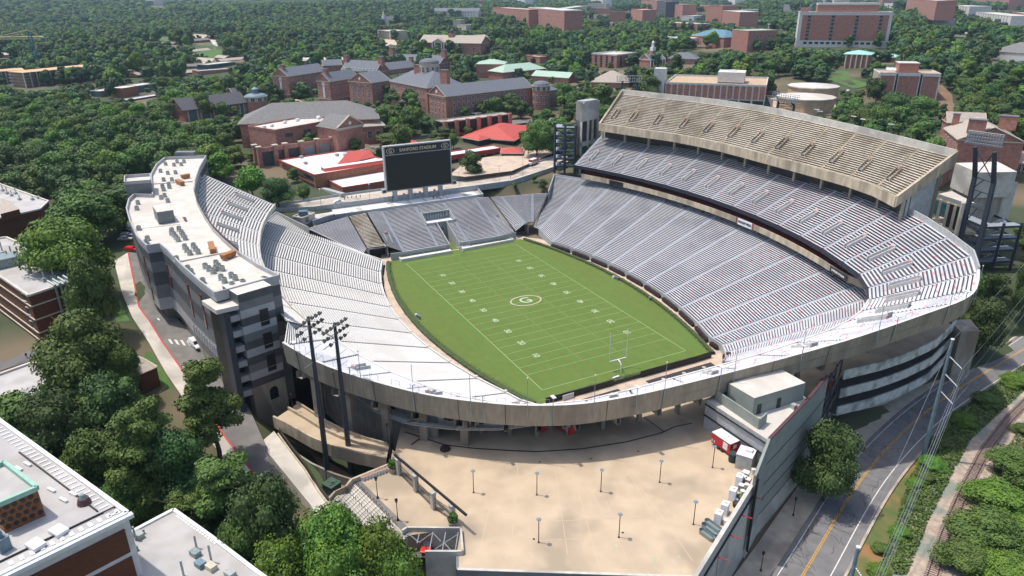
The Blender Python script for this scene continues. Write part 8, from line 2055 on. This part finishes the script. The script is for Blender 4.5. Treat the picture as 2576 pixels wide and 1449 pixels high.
for k_,(u,v,w_,lab) in enumerate(SH):
    b=G(u,v+w_*.25);dist=pr(b)[2];r=w_/2*dist/f;tree('bigbright' if k_%2 else 'bigoak',b,r*(1.05 if w_>120 else .8),r*.95,lab,None,'shrub',nm='shrub',seed=k_+50)
# ground cover
def scatter(px,n,size,mt,nm,lab,seed=1,zoff=.3,hgt=.5):
    g=np.random.default_rng(seed);b=[];xs0=[p[0] for p in px];ys0=[p[1] for p in px];pts=[]
    q=[G(*p)[:2] for p in px];mn,mx=np.min(q,axis=0),np.max(q,axis=0);poly=[tuple(p) for p in q]
    while len(pts)<n:
        p=mn+(mx-mn)*g.random(2)
        if inside(tuple(p),poly): pts.append(p)
    pts=np.array(pts);z=T(pts[:,0],pts[:,1])+zoff+g.random(n)*hgt;c=np.c_[pts,z];nn=g.normal(size=(n,3));nn[:,2]=abs(nn[:,2])+.6;nn/=np.linalg.norm(nn,axis=1)[:,None];t1=np.cross(nn,g.normal(size=(n,3)));t1/=np.linalg.norm(t1,axis=1)[:,None];t2=np.cross(nn,t1);s=(size*(.5+g.random(n)))[:,None]
    V=np.stack([c-t1*s-t2*s,c+t1*s-t2*s,c+t1*s+t2*s,c-t1*s+t2*s],1).reshape(-1,3);me=bpy.data.meshes.new(nm);me.from_pydata(V.tolist(),[],np.arange(4*n).reshape(-1,4).tolist());me.materials.append(M[mt]);o=bpy.data.objects.new(nm,me);COL.objects.link(o);tag(o,lab,'undergrowth',kind='stuff')
scatter([(2230,1380),(2290,1200),(2400,1040),(2576,920),(2576,985),(2440,1110),(2340,1300),(2280,1449),(2200,1449)],16000,.15,'leaf_mid','ground_cover','low weeds and ground cover on the verge between road and railway',2)
scatter([(2576,1060),(2500,1180),(2440,1330),(2420,1460),(2600,1460)],9000,.12,'leaf_mid','ground_cover','low ground cover right of the railway',3)
# ----- generic trees: keep facades clear
def ok(x,y,h,r,loose=.3):
    if y<150 and (abs((x-4)/112)**2.4+abs((y)/ (104 if y<0 else 112))**2.4)<1: return False
    for x0,y0,rr_ in TREES:
        if (x-x0)**2+(y-y0)**2<((r+rr_)*.62)**2: return False
    for poly in FOOT:
        if inside((x,y),poly): return False
        for px,py in poly:
            if (x-px)**2+(y-py)**2<(r*.6)**2: return False
    z=Tz(x,y);dist=math.hypot(x-C[0],y-C[1])
    ut,vt,_=pr((x,y,z+h*.92));um,vm,dz=pr((x,y,z+h*.6));rp=r*f/dz
    tests=((ut,vt),(um-rp,vm),(um+rp,vm),(ut-rp*.6,vt),(ut+rp*.6,vt))
    for (dd_,hull,x0,x1,y0,y1) in CLEAR:
        if dist<dd_:
            for q in tests:
                if x0<q[0]<x1 and y0<q[1]<y1 and inside(q,hull): return False
    return True
g=random.Random(21)
MASK=[[(520,480),(900,480),(1300,440),(1480,450),(1420,520),(700,540),(500,560)],[(1130,385),(1340,378),(1400,420),(1230,425),(1130,440)],[(300,600),(420,600),(720,1130),(800,1290),(560,1290),(330,800)],[(2370,330),(2576,430),(2576,800),(2400,700)],[(1930,200),(2110,215),(2110,300),(1930,280)],[(2380,880),(2576,790),(2576,1449),(1900,1449)],[(2120,270),(2140,262)]]
def place(n,ulo,uhi,vlo,vhi,kinds,grp,lab,hr,spac=.9,cnt=None,tries=40):
    k=0;t_=0
    while k<n and t_<n*tries:
        t_+=1;u,v=g.uniform(ulo,uhi),g.uniform(vlo,vhi)
        if any(inside((u,v),m_) for m_ in MASK): continue
        p=G(u,v);h=g.uniform(*hr);r=h*g.uniform(.4,.52)
        if not ok(p[0],p[1],h,r): continue
        kd=g.choice(kinds);TREES.append((p[0],p[1],r));tree(kd,p,h,r,lab.get(kd,list(lab.values())[0]),grp+' ('+kd+')' ,seed=t_);k+=1
    return k
LB=lambda s:{'oak':'mid green leafy tree '+s,'bright':'yellow green leafy tree '+s,'dark':'dark green leafy tree '+s,'pine':'slender pine '+s}
K3=['oak','dark','oak','dark','bright','pine']
c1=place(110,-40,700,225,470,['oak','dark','oak','bright','bright'],'wood left of the press building',LB('in the wood between the construction site and the press building'),(13,19))
c2=place(60,400,1460,215,400,['oak','dark','bright'],'trees among the brick learning halls',LB('among the brick learning halls'),(8,13))
c3=place(80,1380,2576,110,330,['oak','dark','oak','bright'],'trees on the hill behind the top deck',LB('on the hill behind the top deck'),(11,17))
c4=place(10,-30,330,1040,1240,['dark','oak','pine'],'grove in the lower left',LB('in the lower left grove by the street'),(9,13))
c5=place(10,2380,2620,600,830,['dark','oak'],'trees beside the steel ramp tower',LB('beside the steel ramp tower at the right edge'),(9,13))
# ----- the far wood as instanced crowns on one object
pts=[];gr=np.random.default_rng(4)
dist=170.
Fh=F[:2]/np.linalg.norm(F[:2])
while dist<6500:
    sp=max(12.5,.0088*dist);nar=int(2*.74*dist/sp)
    for k in range(nar):
        a=-.74+1.48*(k+.5)/nar+gr.normal()*.25/nar*1.5;dd_=dist+gr.normal()*sp*.33
        x=C[0]+dd_*(Fh[0]*math.cos(a)-Fh[1]*math.sin(a));y=C[1]+dd_*(Fh[1]*math.cos(a)+Fh[0]*math.sin(a));pts.append((x,y,sp))
    dist+=sp*.86
pts=np.array(pts);zz_=T(pts[:,0],pts[:,1]);keep=[]
FB=[(min(p[0] for p in q)-8,max(p[0] for p in q)+8,min(p[1] for p in q)-8,max(p[1] for p in q)+8,q) for q in FOOT]
TA=np.array(TREES)
for i,(x,y,sp) in enumerate(pts):
    u,v,dz=pr((x,y,zz_[i]))
    if v>(470 if u>340 else 600) or u<-60 or u>2640 or v<-30: continue
    if any(inside((u,v),m_) for m_ in MASK): continue
    if y<150 and (abs((x-4)/114)**2.4+abs(y/114)**2.4)<1: continue
    if ((TA[:,0]-x)**2+(TA[:,1]-y)**2<(TA[:,2]*.55+2.5)**2).any(): continue
    if any(x0<x<x1 and y0<y<y1 and (inside((x,y),q) or min((x-a_)**2+(y-b_)**2 for a_,b_ in q)<25) for x0,x1,y0,y1,q in FB): continue
    h=gr.uniform(.7,1.4)*max(14,min(sp*1.15,24));
    if dz>1200: h=gr.uniform(.7,1.4)*max(12,min(sp,20))
    # not in front of facades
    bad=False
    ut,vt,_=pr((x,y,zz_[i]+h));rp=sp*.62*f/dz;dist_=math.hypot(x-C[0],y-C[1])
    for (dd_,hull,x0,x1,y0,y1) in CLEAR:
        if dist_<dd_ and x0-rp<ut<x1+rp and vt<y1 and vt>y0-40 and any(inside((ut+a_*rp,vt+b_*rp),hull) for a_,b_ in ((0,0),(-.6,0),(.6,0),(-1,.6),(1,.6))): bad=True;break
    if bad:
        # try a low tree
        h*=.42;ut,vt,_=pr((x,y,zz_[i]+h*.9));ok_=True
        for (dd_,hull,x0,x1,y0,y1) in CLEAR:
            if dist_<dd_ and inside((ut,vt),hull): ok_=False;break
        if not ok_ : continue
    keep.append((x,y,zz_[i]-.5,h,max(sp*.6,5)*gr.uniform(.8,1.2) if not bad else 3.6))
keep=np.array(keep);print('forest instances',len(keep),'individual',c1,c2,c3,c4,c5)
def forest(name,K,label,mts,seed,**kw):
    n=len(K);me=bpy.data.meshes.new(name);me.from_pydata(K[:,:3].tolist(),[],[]);o=bpy.data.objects.new(name,me);COL.objects.link(o);tag(o,label,'wood',kind='stuff')
    gg=np.random.default_rng(seed)
    at=me.attributes.new('scl','FLOAT_VECTOR','POINT');sc=np.stack([K[:,4]/5,K[:,4]/5,K[:,3]/11],1);at.data.foreach_set('vector',sc.ravel())
    at=me.attributes.new('rot','FLOAT_VECTOR','POINT');rt=np.zeros((n,3));rt[:,2]=gg.random(n)*6.28;at.data.foreach_set('vector',rt.ravel())
    ng=bpy.data.node_groups.new(name,'GeometryNodeTree');ng.interface.new_socket('Geometry',in_out='INPUT',socket_type='NodeSocketGeometry');ng.interface.new_socket('Geometry',in_out='OUTPUT',socket_type='NodeSocketGeometry')
    gi=ng.nodes.new('NodeGroupInput');go=ng.nodes.new('NodeGroupOutput');ip=ng.nodes.new('GeometryNodeInstanceOnPoints');cl_=bpy.data.collections.new(name+' crowns')
    for i,mt_ in enumerate(mts):
        cm=crownmesh('crown',mt_,seed=seed*5+i,R=5.,H=11.,zlo=.8,nl=11,nleaf=kw.get('nleaf',600),leaf=kw.get('leaf',.62),jit=kw.get('jit',.22));ob=bpy.data.objects.new('crown',cm);cl_.objects.link(ob)
    ci=ng.nodes.new('GeometryNodeCollectionInfo');ci.inputs['Collection'].default_value=cl_;ci.inputs['Separate Children'].default_value=True;ci.inputs['Reset Children'].default_value=True
    ra=ng.nodes.new('GeometryNodeInputNamedAttribute');ra.data_type='FLOAT_VECTOR';ra.inputs['Name'].default_value='rot';sa=ng.nodes.new('GeometryNodeInputNamedAttribute');sa.data_type='FLOAT_VECTOR';sa.inputs['Name'].default_value='scl'
    ri=ng.nodes.new('FunctionNodeRandomValue');ri.data_type='INT';ri.inputs['Min'].default_value=0 if 0 else 0
    mn_=[s for s in ri.inputs if s.name=='Min' and s.type=='INT'][0];mx_=[s for s in ri.inputs if s.name=='Max' and s.type=='INT'][0];mn_.default_value=0;mx_.default_value=len(mts)-1
    l=ng.links.new;l(gi.outputs[0],ip.inputs['Points']);l(ci.outputs[0],ip.inputs['Instance']);ip.inputs['Pick Instance'].default_value=True
    l([s for s in ri.outputs if s.type=='INT'][0],ip.inputs['Instance Index']);l([s for s in ra.outputs if s.type=='VECTOR'][0],ip.inputs['Rotation']);l([s for s in sa.outputs if s.type=='VECTOR'][0],ip.inputs['Scale']);l(ip.outputs[0],go.inputs[0])
    md=o.modifiers.new('scatter','NODES');md.node_group=ng;return o
dd2=np.hypot(keep[:,0]-C[0],keep[:,1]-C[1])
forest('campus_wood',keep[dd2<620],'many leafy trees filling the ground between the campus buildings and the wood edge',['leaf_mid','leaf_dark','leaf_dark','leaf_mid','leaf_pine','leaf_dark','leaf_dark'],3,nleaf=2600,leaf=.29,jit=.35)
forest('far_wood',keep[dd2>=620],'far wood covering the hills up to the top of the picture',['leaf_far','leaf_far','leaf_dark','leaf_far','leaf_mid','leaf_far','leaf_bright'],5)
# =================== VEHICLES, PEOPLE, WIRES ===================
def car(label,p,rz,mt='car_white',L=4.6,W=1.85,H=1.45,kindn='parked_car',suv=False,cat='car'):
    g=thing(kindn,label,cat,p,rz);b=MB();hb=.78 if not suv else .95
    prof=[(-L/2,.45),(-L/2+.05,hb),(-L*.36,hb+.04)]+([(-L*.45,H-.1),(-L*.38,H),(L*.08,H),(L*.22,hb+.05)] if suv else [(-L*.24,H-.04),(-L*.08,H),(L*.08,H-.03),(L*.24,hb+.06)])+[(L*.46,hb-.1),(L/2,.62),(L/2,.4)]
    if suv: prof=[(-L/2,.45),(-L/2+.02,hb)]+prof[3:]
    n=len(prof);rows=[]
    for s,k in ((-1,1),(-.93,1),(.93,1),(1,1)):
        rows.append([(x,s*W/2*(1 if z<=hb+.05 else .84),z if abs(s)<1 or z<=hb+.05 else z-.04) for x,z in prof])
    vs=[b.vs(r) for r in rows]
    for r in range(3):
        for i in range(n-1): b.f.append((vs[r]+i,vs[r]+i+1,vs[r+1]+i+1,vs[r+1]+i));b.m.append(0)
    b.f.append(tuple(vs[0]+i for i in range(n))[::-1]);b.m.append(0);b.f.append(tuple(vs[3]+i for i in range(n)));b.m.append(0)
    b.face([(-L/2,-W/2,.42),(-L/2,W/2,.42),(L/2,W/2,.4),(L/2,-W/2,.4)]);b.build('body',mt,g,local=True)
    top=[q for q in prof if q[1]>hb+.06];
    b=MB();x0=min(q[0] for q in top);x1=max(q[0] for q in top)
    for s in (-1,1): b.face([(x0-.02,s*(W/2*.885),hb+.12),(x1+L*.1,s*(W/2*.9),hb+.12),(x1-.05,s*(W/2*.862),H-.16),(x0+.2,s*(W/2*.862),H-.16)][::s])
    b.build('side_windows','glass_dark',g,local=True)
    b=MB();a0=(L*.22 if suv else L*.24,hb+.08);a1=(L*.08,H-.05);e=.03
    b.face([(a0[0]+e,-W*.4,a0[1]+e),(a0[0]+e,W*.4,a0[1]+e),(a1[0]+e,W*.38,a1[1]),(a1[0]+e,-W*.38,a1[1])]);b.build('windscreen','glass_dark',g,local=True)
    for x in (-L*.31,L*.31):
        for s in (-1,1):
            b=MB();b.tube((x,s*(W/2-.2),.34),(x,s*(W/2+.02),.34),.34,12);wl_=b.build('wheel','tyre',g,local=True);b=MB();b.tube((x,s*(W/2+.01),.34),(x,s*(W/2+.04),.34),.2,10);b.build('rim','rim_metal',wl_,local=True)
    for s in (-1,1): b=MB();b.box((L/2-.02,s*W*.36,.66),(.08,.36,.16));b.build('headlight','box_white',g,local=True)
    return g
q0,q1=G(*t(2,0,1930,545)),G(*t(2,0,2030,645));d=q1-q0
car('white estate car driving along the street beside the press building',(q0+q1)/2+np.array([0,0,.3]),math.atan2(d[1],d[0]),'car_white',5.6,2.1,1.85,'white_car',True)
q0,q1=P(*t(1,1,780,600),14.3),P(*t(1,1,885,588),14.3);d=q1-q0;car('white saloon car driving on the bridge left of the scoreboard',(q0+q1)/2,math.atan2(d[1],d[0]),'car_white',4.8,1.85,1.45,'white_car')
q=G(*t(0,1,2060,1362));car('bright red pickup parked under the causeway beside the red roofs',q+np.array([0,0,.3]),.8,'car_red',5,1.9,1.6,'red_car',True)
q=P(1075,1372,9.8);car('red car parked in the sunken bay under the lattice beams',q,-.5,'car_red',4.8,1.9,1.45,'red_car')
q=G(*t(1,0,1335,1085));car('red and white car parked at the foot of the press building street',q+np.array([0,0,.4]),.9,'car_red',4.6,1.85,1.5,'red_car',True)
for k,(u,v,m1,lab) in enumerate(((315,575,'car_silver','silver car in the row under the trees at the left foot of the press building'),(318,585,'car_dark','dark car in the row under the trees at the left foot of the press building'),(322,598,'car_silver','second silver car in the row under the trees by the press building'),(316,607,'car_white','white car at the end of the row under the trees by the press building'),(255,885,'car_white','white car half hidden under the spreading tree'),(275,882,'car_silver','silver car half hidden under the spreading tree'),(203,878,'car_red','red car half hidden under the spreading tree'),(498,158,'car_dark','dark car in the drive of the far houses'),(504,163,'car_silver','silver car in the drive of the far houses'),(520,144,'car_dark','black car in the drive between the brown roofed houses'),(527,86,'car_dark','dark car at the top of the far clearing'),(2120,231,'car_dark','blue car parked right of the round lecture halls'),(2133,232,'car_white','white car parked right of the round lecture halls'),(2500,288,'car_red','small red car parked above the brick residence'),(2528,395,'car_dark','dark car at the right edge beside the residence'),(226,152,'car_white','white van beside the construction site'))):
    q=G(u,v);car(lab,q+np.array([0,0,.45]),.9+.1*k,m1,4.6,1.85,1.5,suv=k%2==0)
# bus
q0,q1=G(1328,424),G(1353,412);d=q1-q0;g=thing('shuttle_bus','small red and white shuttle bus on the road right of the scoreboard','bus',(q0+q1)/2+np.array([0,0,.9]),math.atan2(d[1],d[0])+math.pi)
b=MB();b.box((-.6,0,1.75),(6.4,2.4,2.4),0,0);b.box((-.6,0,2.98),(6.3,2.3,.1),0,1);b.box((3.2,0,1.1),(1.6,2.1,1.2),0,1);b.build('body',['car_silver','box_white'],g,local=True)
b=MB();b.box((-3.3,0,1.8),(1.3,2.44,2.46));b.box((2.2,0,2.7),(.9,2.42,.5));b.build('red_livery','car_red',g,local=True)
b=MB();b.box((-.6,0,2.1),(5.,2.46,.8));b.box((2.62,0,2.),(.1,2.1,.9));b.build('windows','glass_dark',g,local=True)
for x in (-2.4,2.6):
    for s in (-1,1): b=MB();b.tube((x,s*.95,.45),(x,s*1.22,.45),.45,12);b.build('wheel','tyre',g,local=True)
# people (one continuous skinned body, copied with other clothes)
def personmesh(pose,shirt,legs):
    me=bpy.data.meshes.new('body');s=pose
    V=[(0,0,.95),(0,0,1.2),(0,0,1.42),(0,0,1.52),(0,.01,1.66),(-.2,0,1.42),(-.26,.02+.1*s,1.12),(-.27,.1+.15*s,.86),(.2,0,1.42),(.26,-.02-.1*s,1.12),(.27,.06-.15*s,.86),(-.1,0,.9),(-.12,.12*s,.5),(-.12,.02*s-.05*s,.08),(-.12,.14+.02*s,.04),(.1,0,.9),(.12,-.12*s,.5),(.12,-.2*s,.08),(.12,.1-.18*s,.04)]
    E=[(0,1),(1,2),(2,3),(3,4),(2,5),(5,6),(6,7),(2,8),(8,9),(9,10),(0,11),(11,12),(12,13),(13,14),(0,15),(15,16),(16,17),(17,18)]
    R_=[.15,.15,.15,.06,.11,.07,.05,.04,.07,.05,.04,.1,.07,.05,.045,.1,.07,.05,.045]
    me.from_pydata(V,E,[]);o=bpy.data.objects.new('body',me);COL.objects.link(o);md=o.modifiers.new('skin','SKIN')
    for i,r in enumerate(R_): me.skin_vertices[0].data[i].radius=(r,r*.85)
    me.skin_vertices[0].data[0].use_root=True
    sd_=o.modifiers.new('s','SUBSURF');sd_.levels=1;sd_.render_levels=1;bpy.context.view_layer.update()
    m2=bpy.data.meshes.new_from_object(o.evaluated_get(bpy.context.evaluated_depsgraph_get()));bpy.data.objects.remove(o)
    m2.materials.clear()
    for x in ('skin',shirt,legs,'hair'): m2.materials.append(M[x])
    for p_ in m2.polygons:
        c_=p_.center;p_.material_index=3 if (c_.z>1.68 or (c_.z>1.6 and c_.y<-.04)) else (0 if c_.z>1.5 or (abs(c_.x)>.2 and c_.z<1.15) else (1 if c_.z>.92 else 2))
    return m2
PM={s:personmesh(.6,s,'trousers') for s in ('shirt_red','shirt_white','shirt_dark','shirt_yellow')}
def person(p,rz,shirt,lab,grp=None,z=0):
    o=bpy.data.objects.new('person',PM[shirt]);COL.objects.link(o);o.location=A3(p)+np.array([0,0,z]);o.rotation_euler=(0,0,rz);tag(o,lab,'person',grp)
for (x,y,zz1,sh,lab,tl) in ((1790,552,12.97,'shirt_red','person in a red shirt in the group below the right scoreboard legs',(1,1)),(1783,556,12.97,'shirt_dark','person in dark clothes at the left of the group on the terrace',(1,1)),(1818,552,12.97,'shirt_red','person in a red shirt at the right of the small group on the terrace',(1,1)),(1887,547,12.97,'shirt_dark','person in dark clothes standing alone near the right scoreboard leg',(1,1)),(1918,545,12.97,'shirt_white','person in white at the right end of the terrace group',(1,1)),(1930,550,12.97,'shirt_white','person in white walking right of the scoreboard legs',(1,1)),(1857,510,12.97,'shirt_white','person in a white shirt beside the rightmost scoreboard leg',(1,1)),(968,705,12.97,'shirt_yellow','person in a yellow vest at the top of the end benches',(1,1)),(778,735,12.97,'shirt_white','person beside dark equipment on the left part of the terrace',(1,1)),(790,740,12.97,'shirt_dark','person in dark clothes on the left part of the terrace',(1,1)),(275,705,13.5,'shirt_red','person in red at the top of the far left corner benches',(1,1)),(888,560,14.25,'shirt_dark','person in dark clothes walking beside the white car on the bridge',(1,1)),(896,562,14.25,'shirt_white','person in a pale shirt walking beside the white car on the bridge',(1,1)),(2560,350,15.,'shirt_dark','person walking on the right part of the bridge',(1,1)),(275,720,None,'shirt_dark','person in dark clothes crossing the car park at the left',(2,0)),(1962,520,33.,'shirt_red','person in a red shirt on the terrace beside the lift block',(1,3))):
    p=P(*t(*tl,x,y),zz1) if zz1 is not None else G(*t(*tl,x,y))+np.array([0,0,.25]);person(p,random.uniform(0,6),sh,lab)
# power poles and wires beside the road
def powerpole(base,vtop,lab,arms=3,zb=-3):
    b_=G(*base);h=ht(b_,vtop);g=thing('power_pole',lab,'power pole',b_,0);b=MB();b.tube((0,0,-1),(0,0,h),.5,12,.3);b.build('pole','pole_blue',g,local=True);b=MB();b.tube((0,0,h),(0,0,h+.25),.38,10);b.build('cap','box_white',g,local=True)
    ends=[]
    dr_=np.array([.86,-.1]) ;dr_/=np.linalg.norm(dr_)
    for k in range(arms):
        z=h-5.2-k*4.4;b=MB();L=3.1
        for j in range(9): q=np.array([*(dr_*(.5+L*j/9)),z+1.2-.14*j-0]);b.tube(q,q+np.array([*(dr_*.16),-.03]),.13,7)
        b.tube((*(dr_*.3),z+1.2),(*(dr_*(L+.6)),z-.1),.06,5);b.build('insulator_string','box_white',g,local=True);ends.append(b_+np.array([*(dr_*(L+.6)),z-.1]))
    return g,b_,h,ends
g1,b1,h1,e1=powerpole(t(3,3,1555,265),855,'tall blue grey steel power pole beside the road with three insulator strings')
g2,b2,h2,e2=powerpole((2118,1560),1378,'steel power pole at the bottom edge with a string of white insulators')
def wire(p,q,sag,lab,r=.024):
    p,q=A3(p),A3(q);b=MB();n=14;pp=[p+(q-p)*i/n-np.array([0,0,sag*4*(i/n)*(1-i/n)]) for i in range(n+1)]
    for i in range(n): b.tube(pp[i],pp[i+1],r,4,caps=False)
    b.build('power_line','steel_grey',org=p,label=lab,cat='cable',group='power lines along the road')
dW=(b1-b2)/np.linalg.norm(b1-b2)
far_=b1+np.array([60,95,0])*0+np.array([-35,110,8])
for k,(a_,c_) in enumerate(zip(e1,e2)):
    wire(a_,c_,1.2,'thin grey power lines strung between the two blue grey poles');wire(a_,far_+np.array([3,0,h1-8-k*4.4]),2.,'thin grey power lines running from the tall pole past the dark tree')
    wire(a_+np.array([.25,.25,0]),c_+np.array([.3,.2,0]),1.4,'thin grey power lines strung between the two blue grey poles')
wire(b1+np.array([0,0,h1]),b2+np.array([0,0,h2]),1.,'thin grey power lines strung between the two blue grey poles');wire(b1+np.array([0,0,h1]),far_+np.array([0,0,h1-2]),2,'thin grey power lines running from the tall pole past the dark tree')
# =================== LIGHT ===================
w=bpy.data.worlds.new('World');scene.world=w;w.use_nodes=True
nt=w.node_tree;bg=nt.nodes['Background'];sk=nt.nodes.new('ShaderNodeTexSky');sk.sky_type='NISHITA';sk.sun_disc=False
el=math.radians(68.7);az=math.radians(47.9)  # shadows run towards (cos az, sin az)
sx,sy=-math.cos(az),-math.sin(az)
sk.sun_elevation=el;sk.sun_rotation=math.atan2(sx,sy);sk.dust_density=2.5;sk.air_density=1.
nt.links.new(sk.outputs[0],bg.inputs[0]);bg.inputs[1].default_value=.15
sd=bpy.data.lights.new('sun','SUN');sd.energy=2.75;sd.angle=math.radians(1.2);sd.color=(1,.95,.87)
so=bpy.data.objects.new('sun',sd);COL.objects.link(so)
d=Vector((-sx*math.cos(el),-sy*math.cos(el),-math.sin(el)));so.rotation_euler=d.to_track_quat('-Z','Y').to_euler();so.location=(0,0,300)
v=scene.view_settings;v.view_transform='Standard';v.look='None';v.exposure=.46;v.gamma=1;v.use_curve_mapping=False
scene.render.film_transparent=False
scene.cycles.max_bounces=5;scene.cycles.diffuse_bounces=2;scene.cycles.glossy_bounces=2

# the air: pale haze over the whole place
b=MB();b.box((-4200,4000,70),(11500,16000,170));hz=b.build('haze','white_paint',org=(-4200,4000,70),kind='stuff')
hm=bpy.data.materials.new('haze');hm.use_nodes=True;n_=hm.node_tree.nodes;n_.remove(n_['Principled BSDF']);pv=n_.new('ShaderNodeVolumePrincipled')
pv.inputs['Color'].default_value=(.62,.82,1,1);pv.inputs['Density'].default_value=.00006;pv.inputs['Anisotropy'].default_value=.2
hm.node_tree.links.new(pv.outputs[0],n_['Material Output'].inputs['Volume']);hz.data.materials.clear();hz.data.materials.append(hm)
scene.cycles.volume_bounces=0
tag(hz,'thin pale haze filling the air over the campus and far wood','haze')
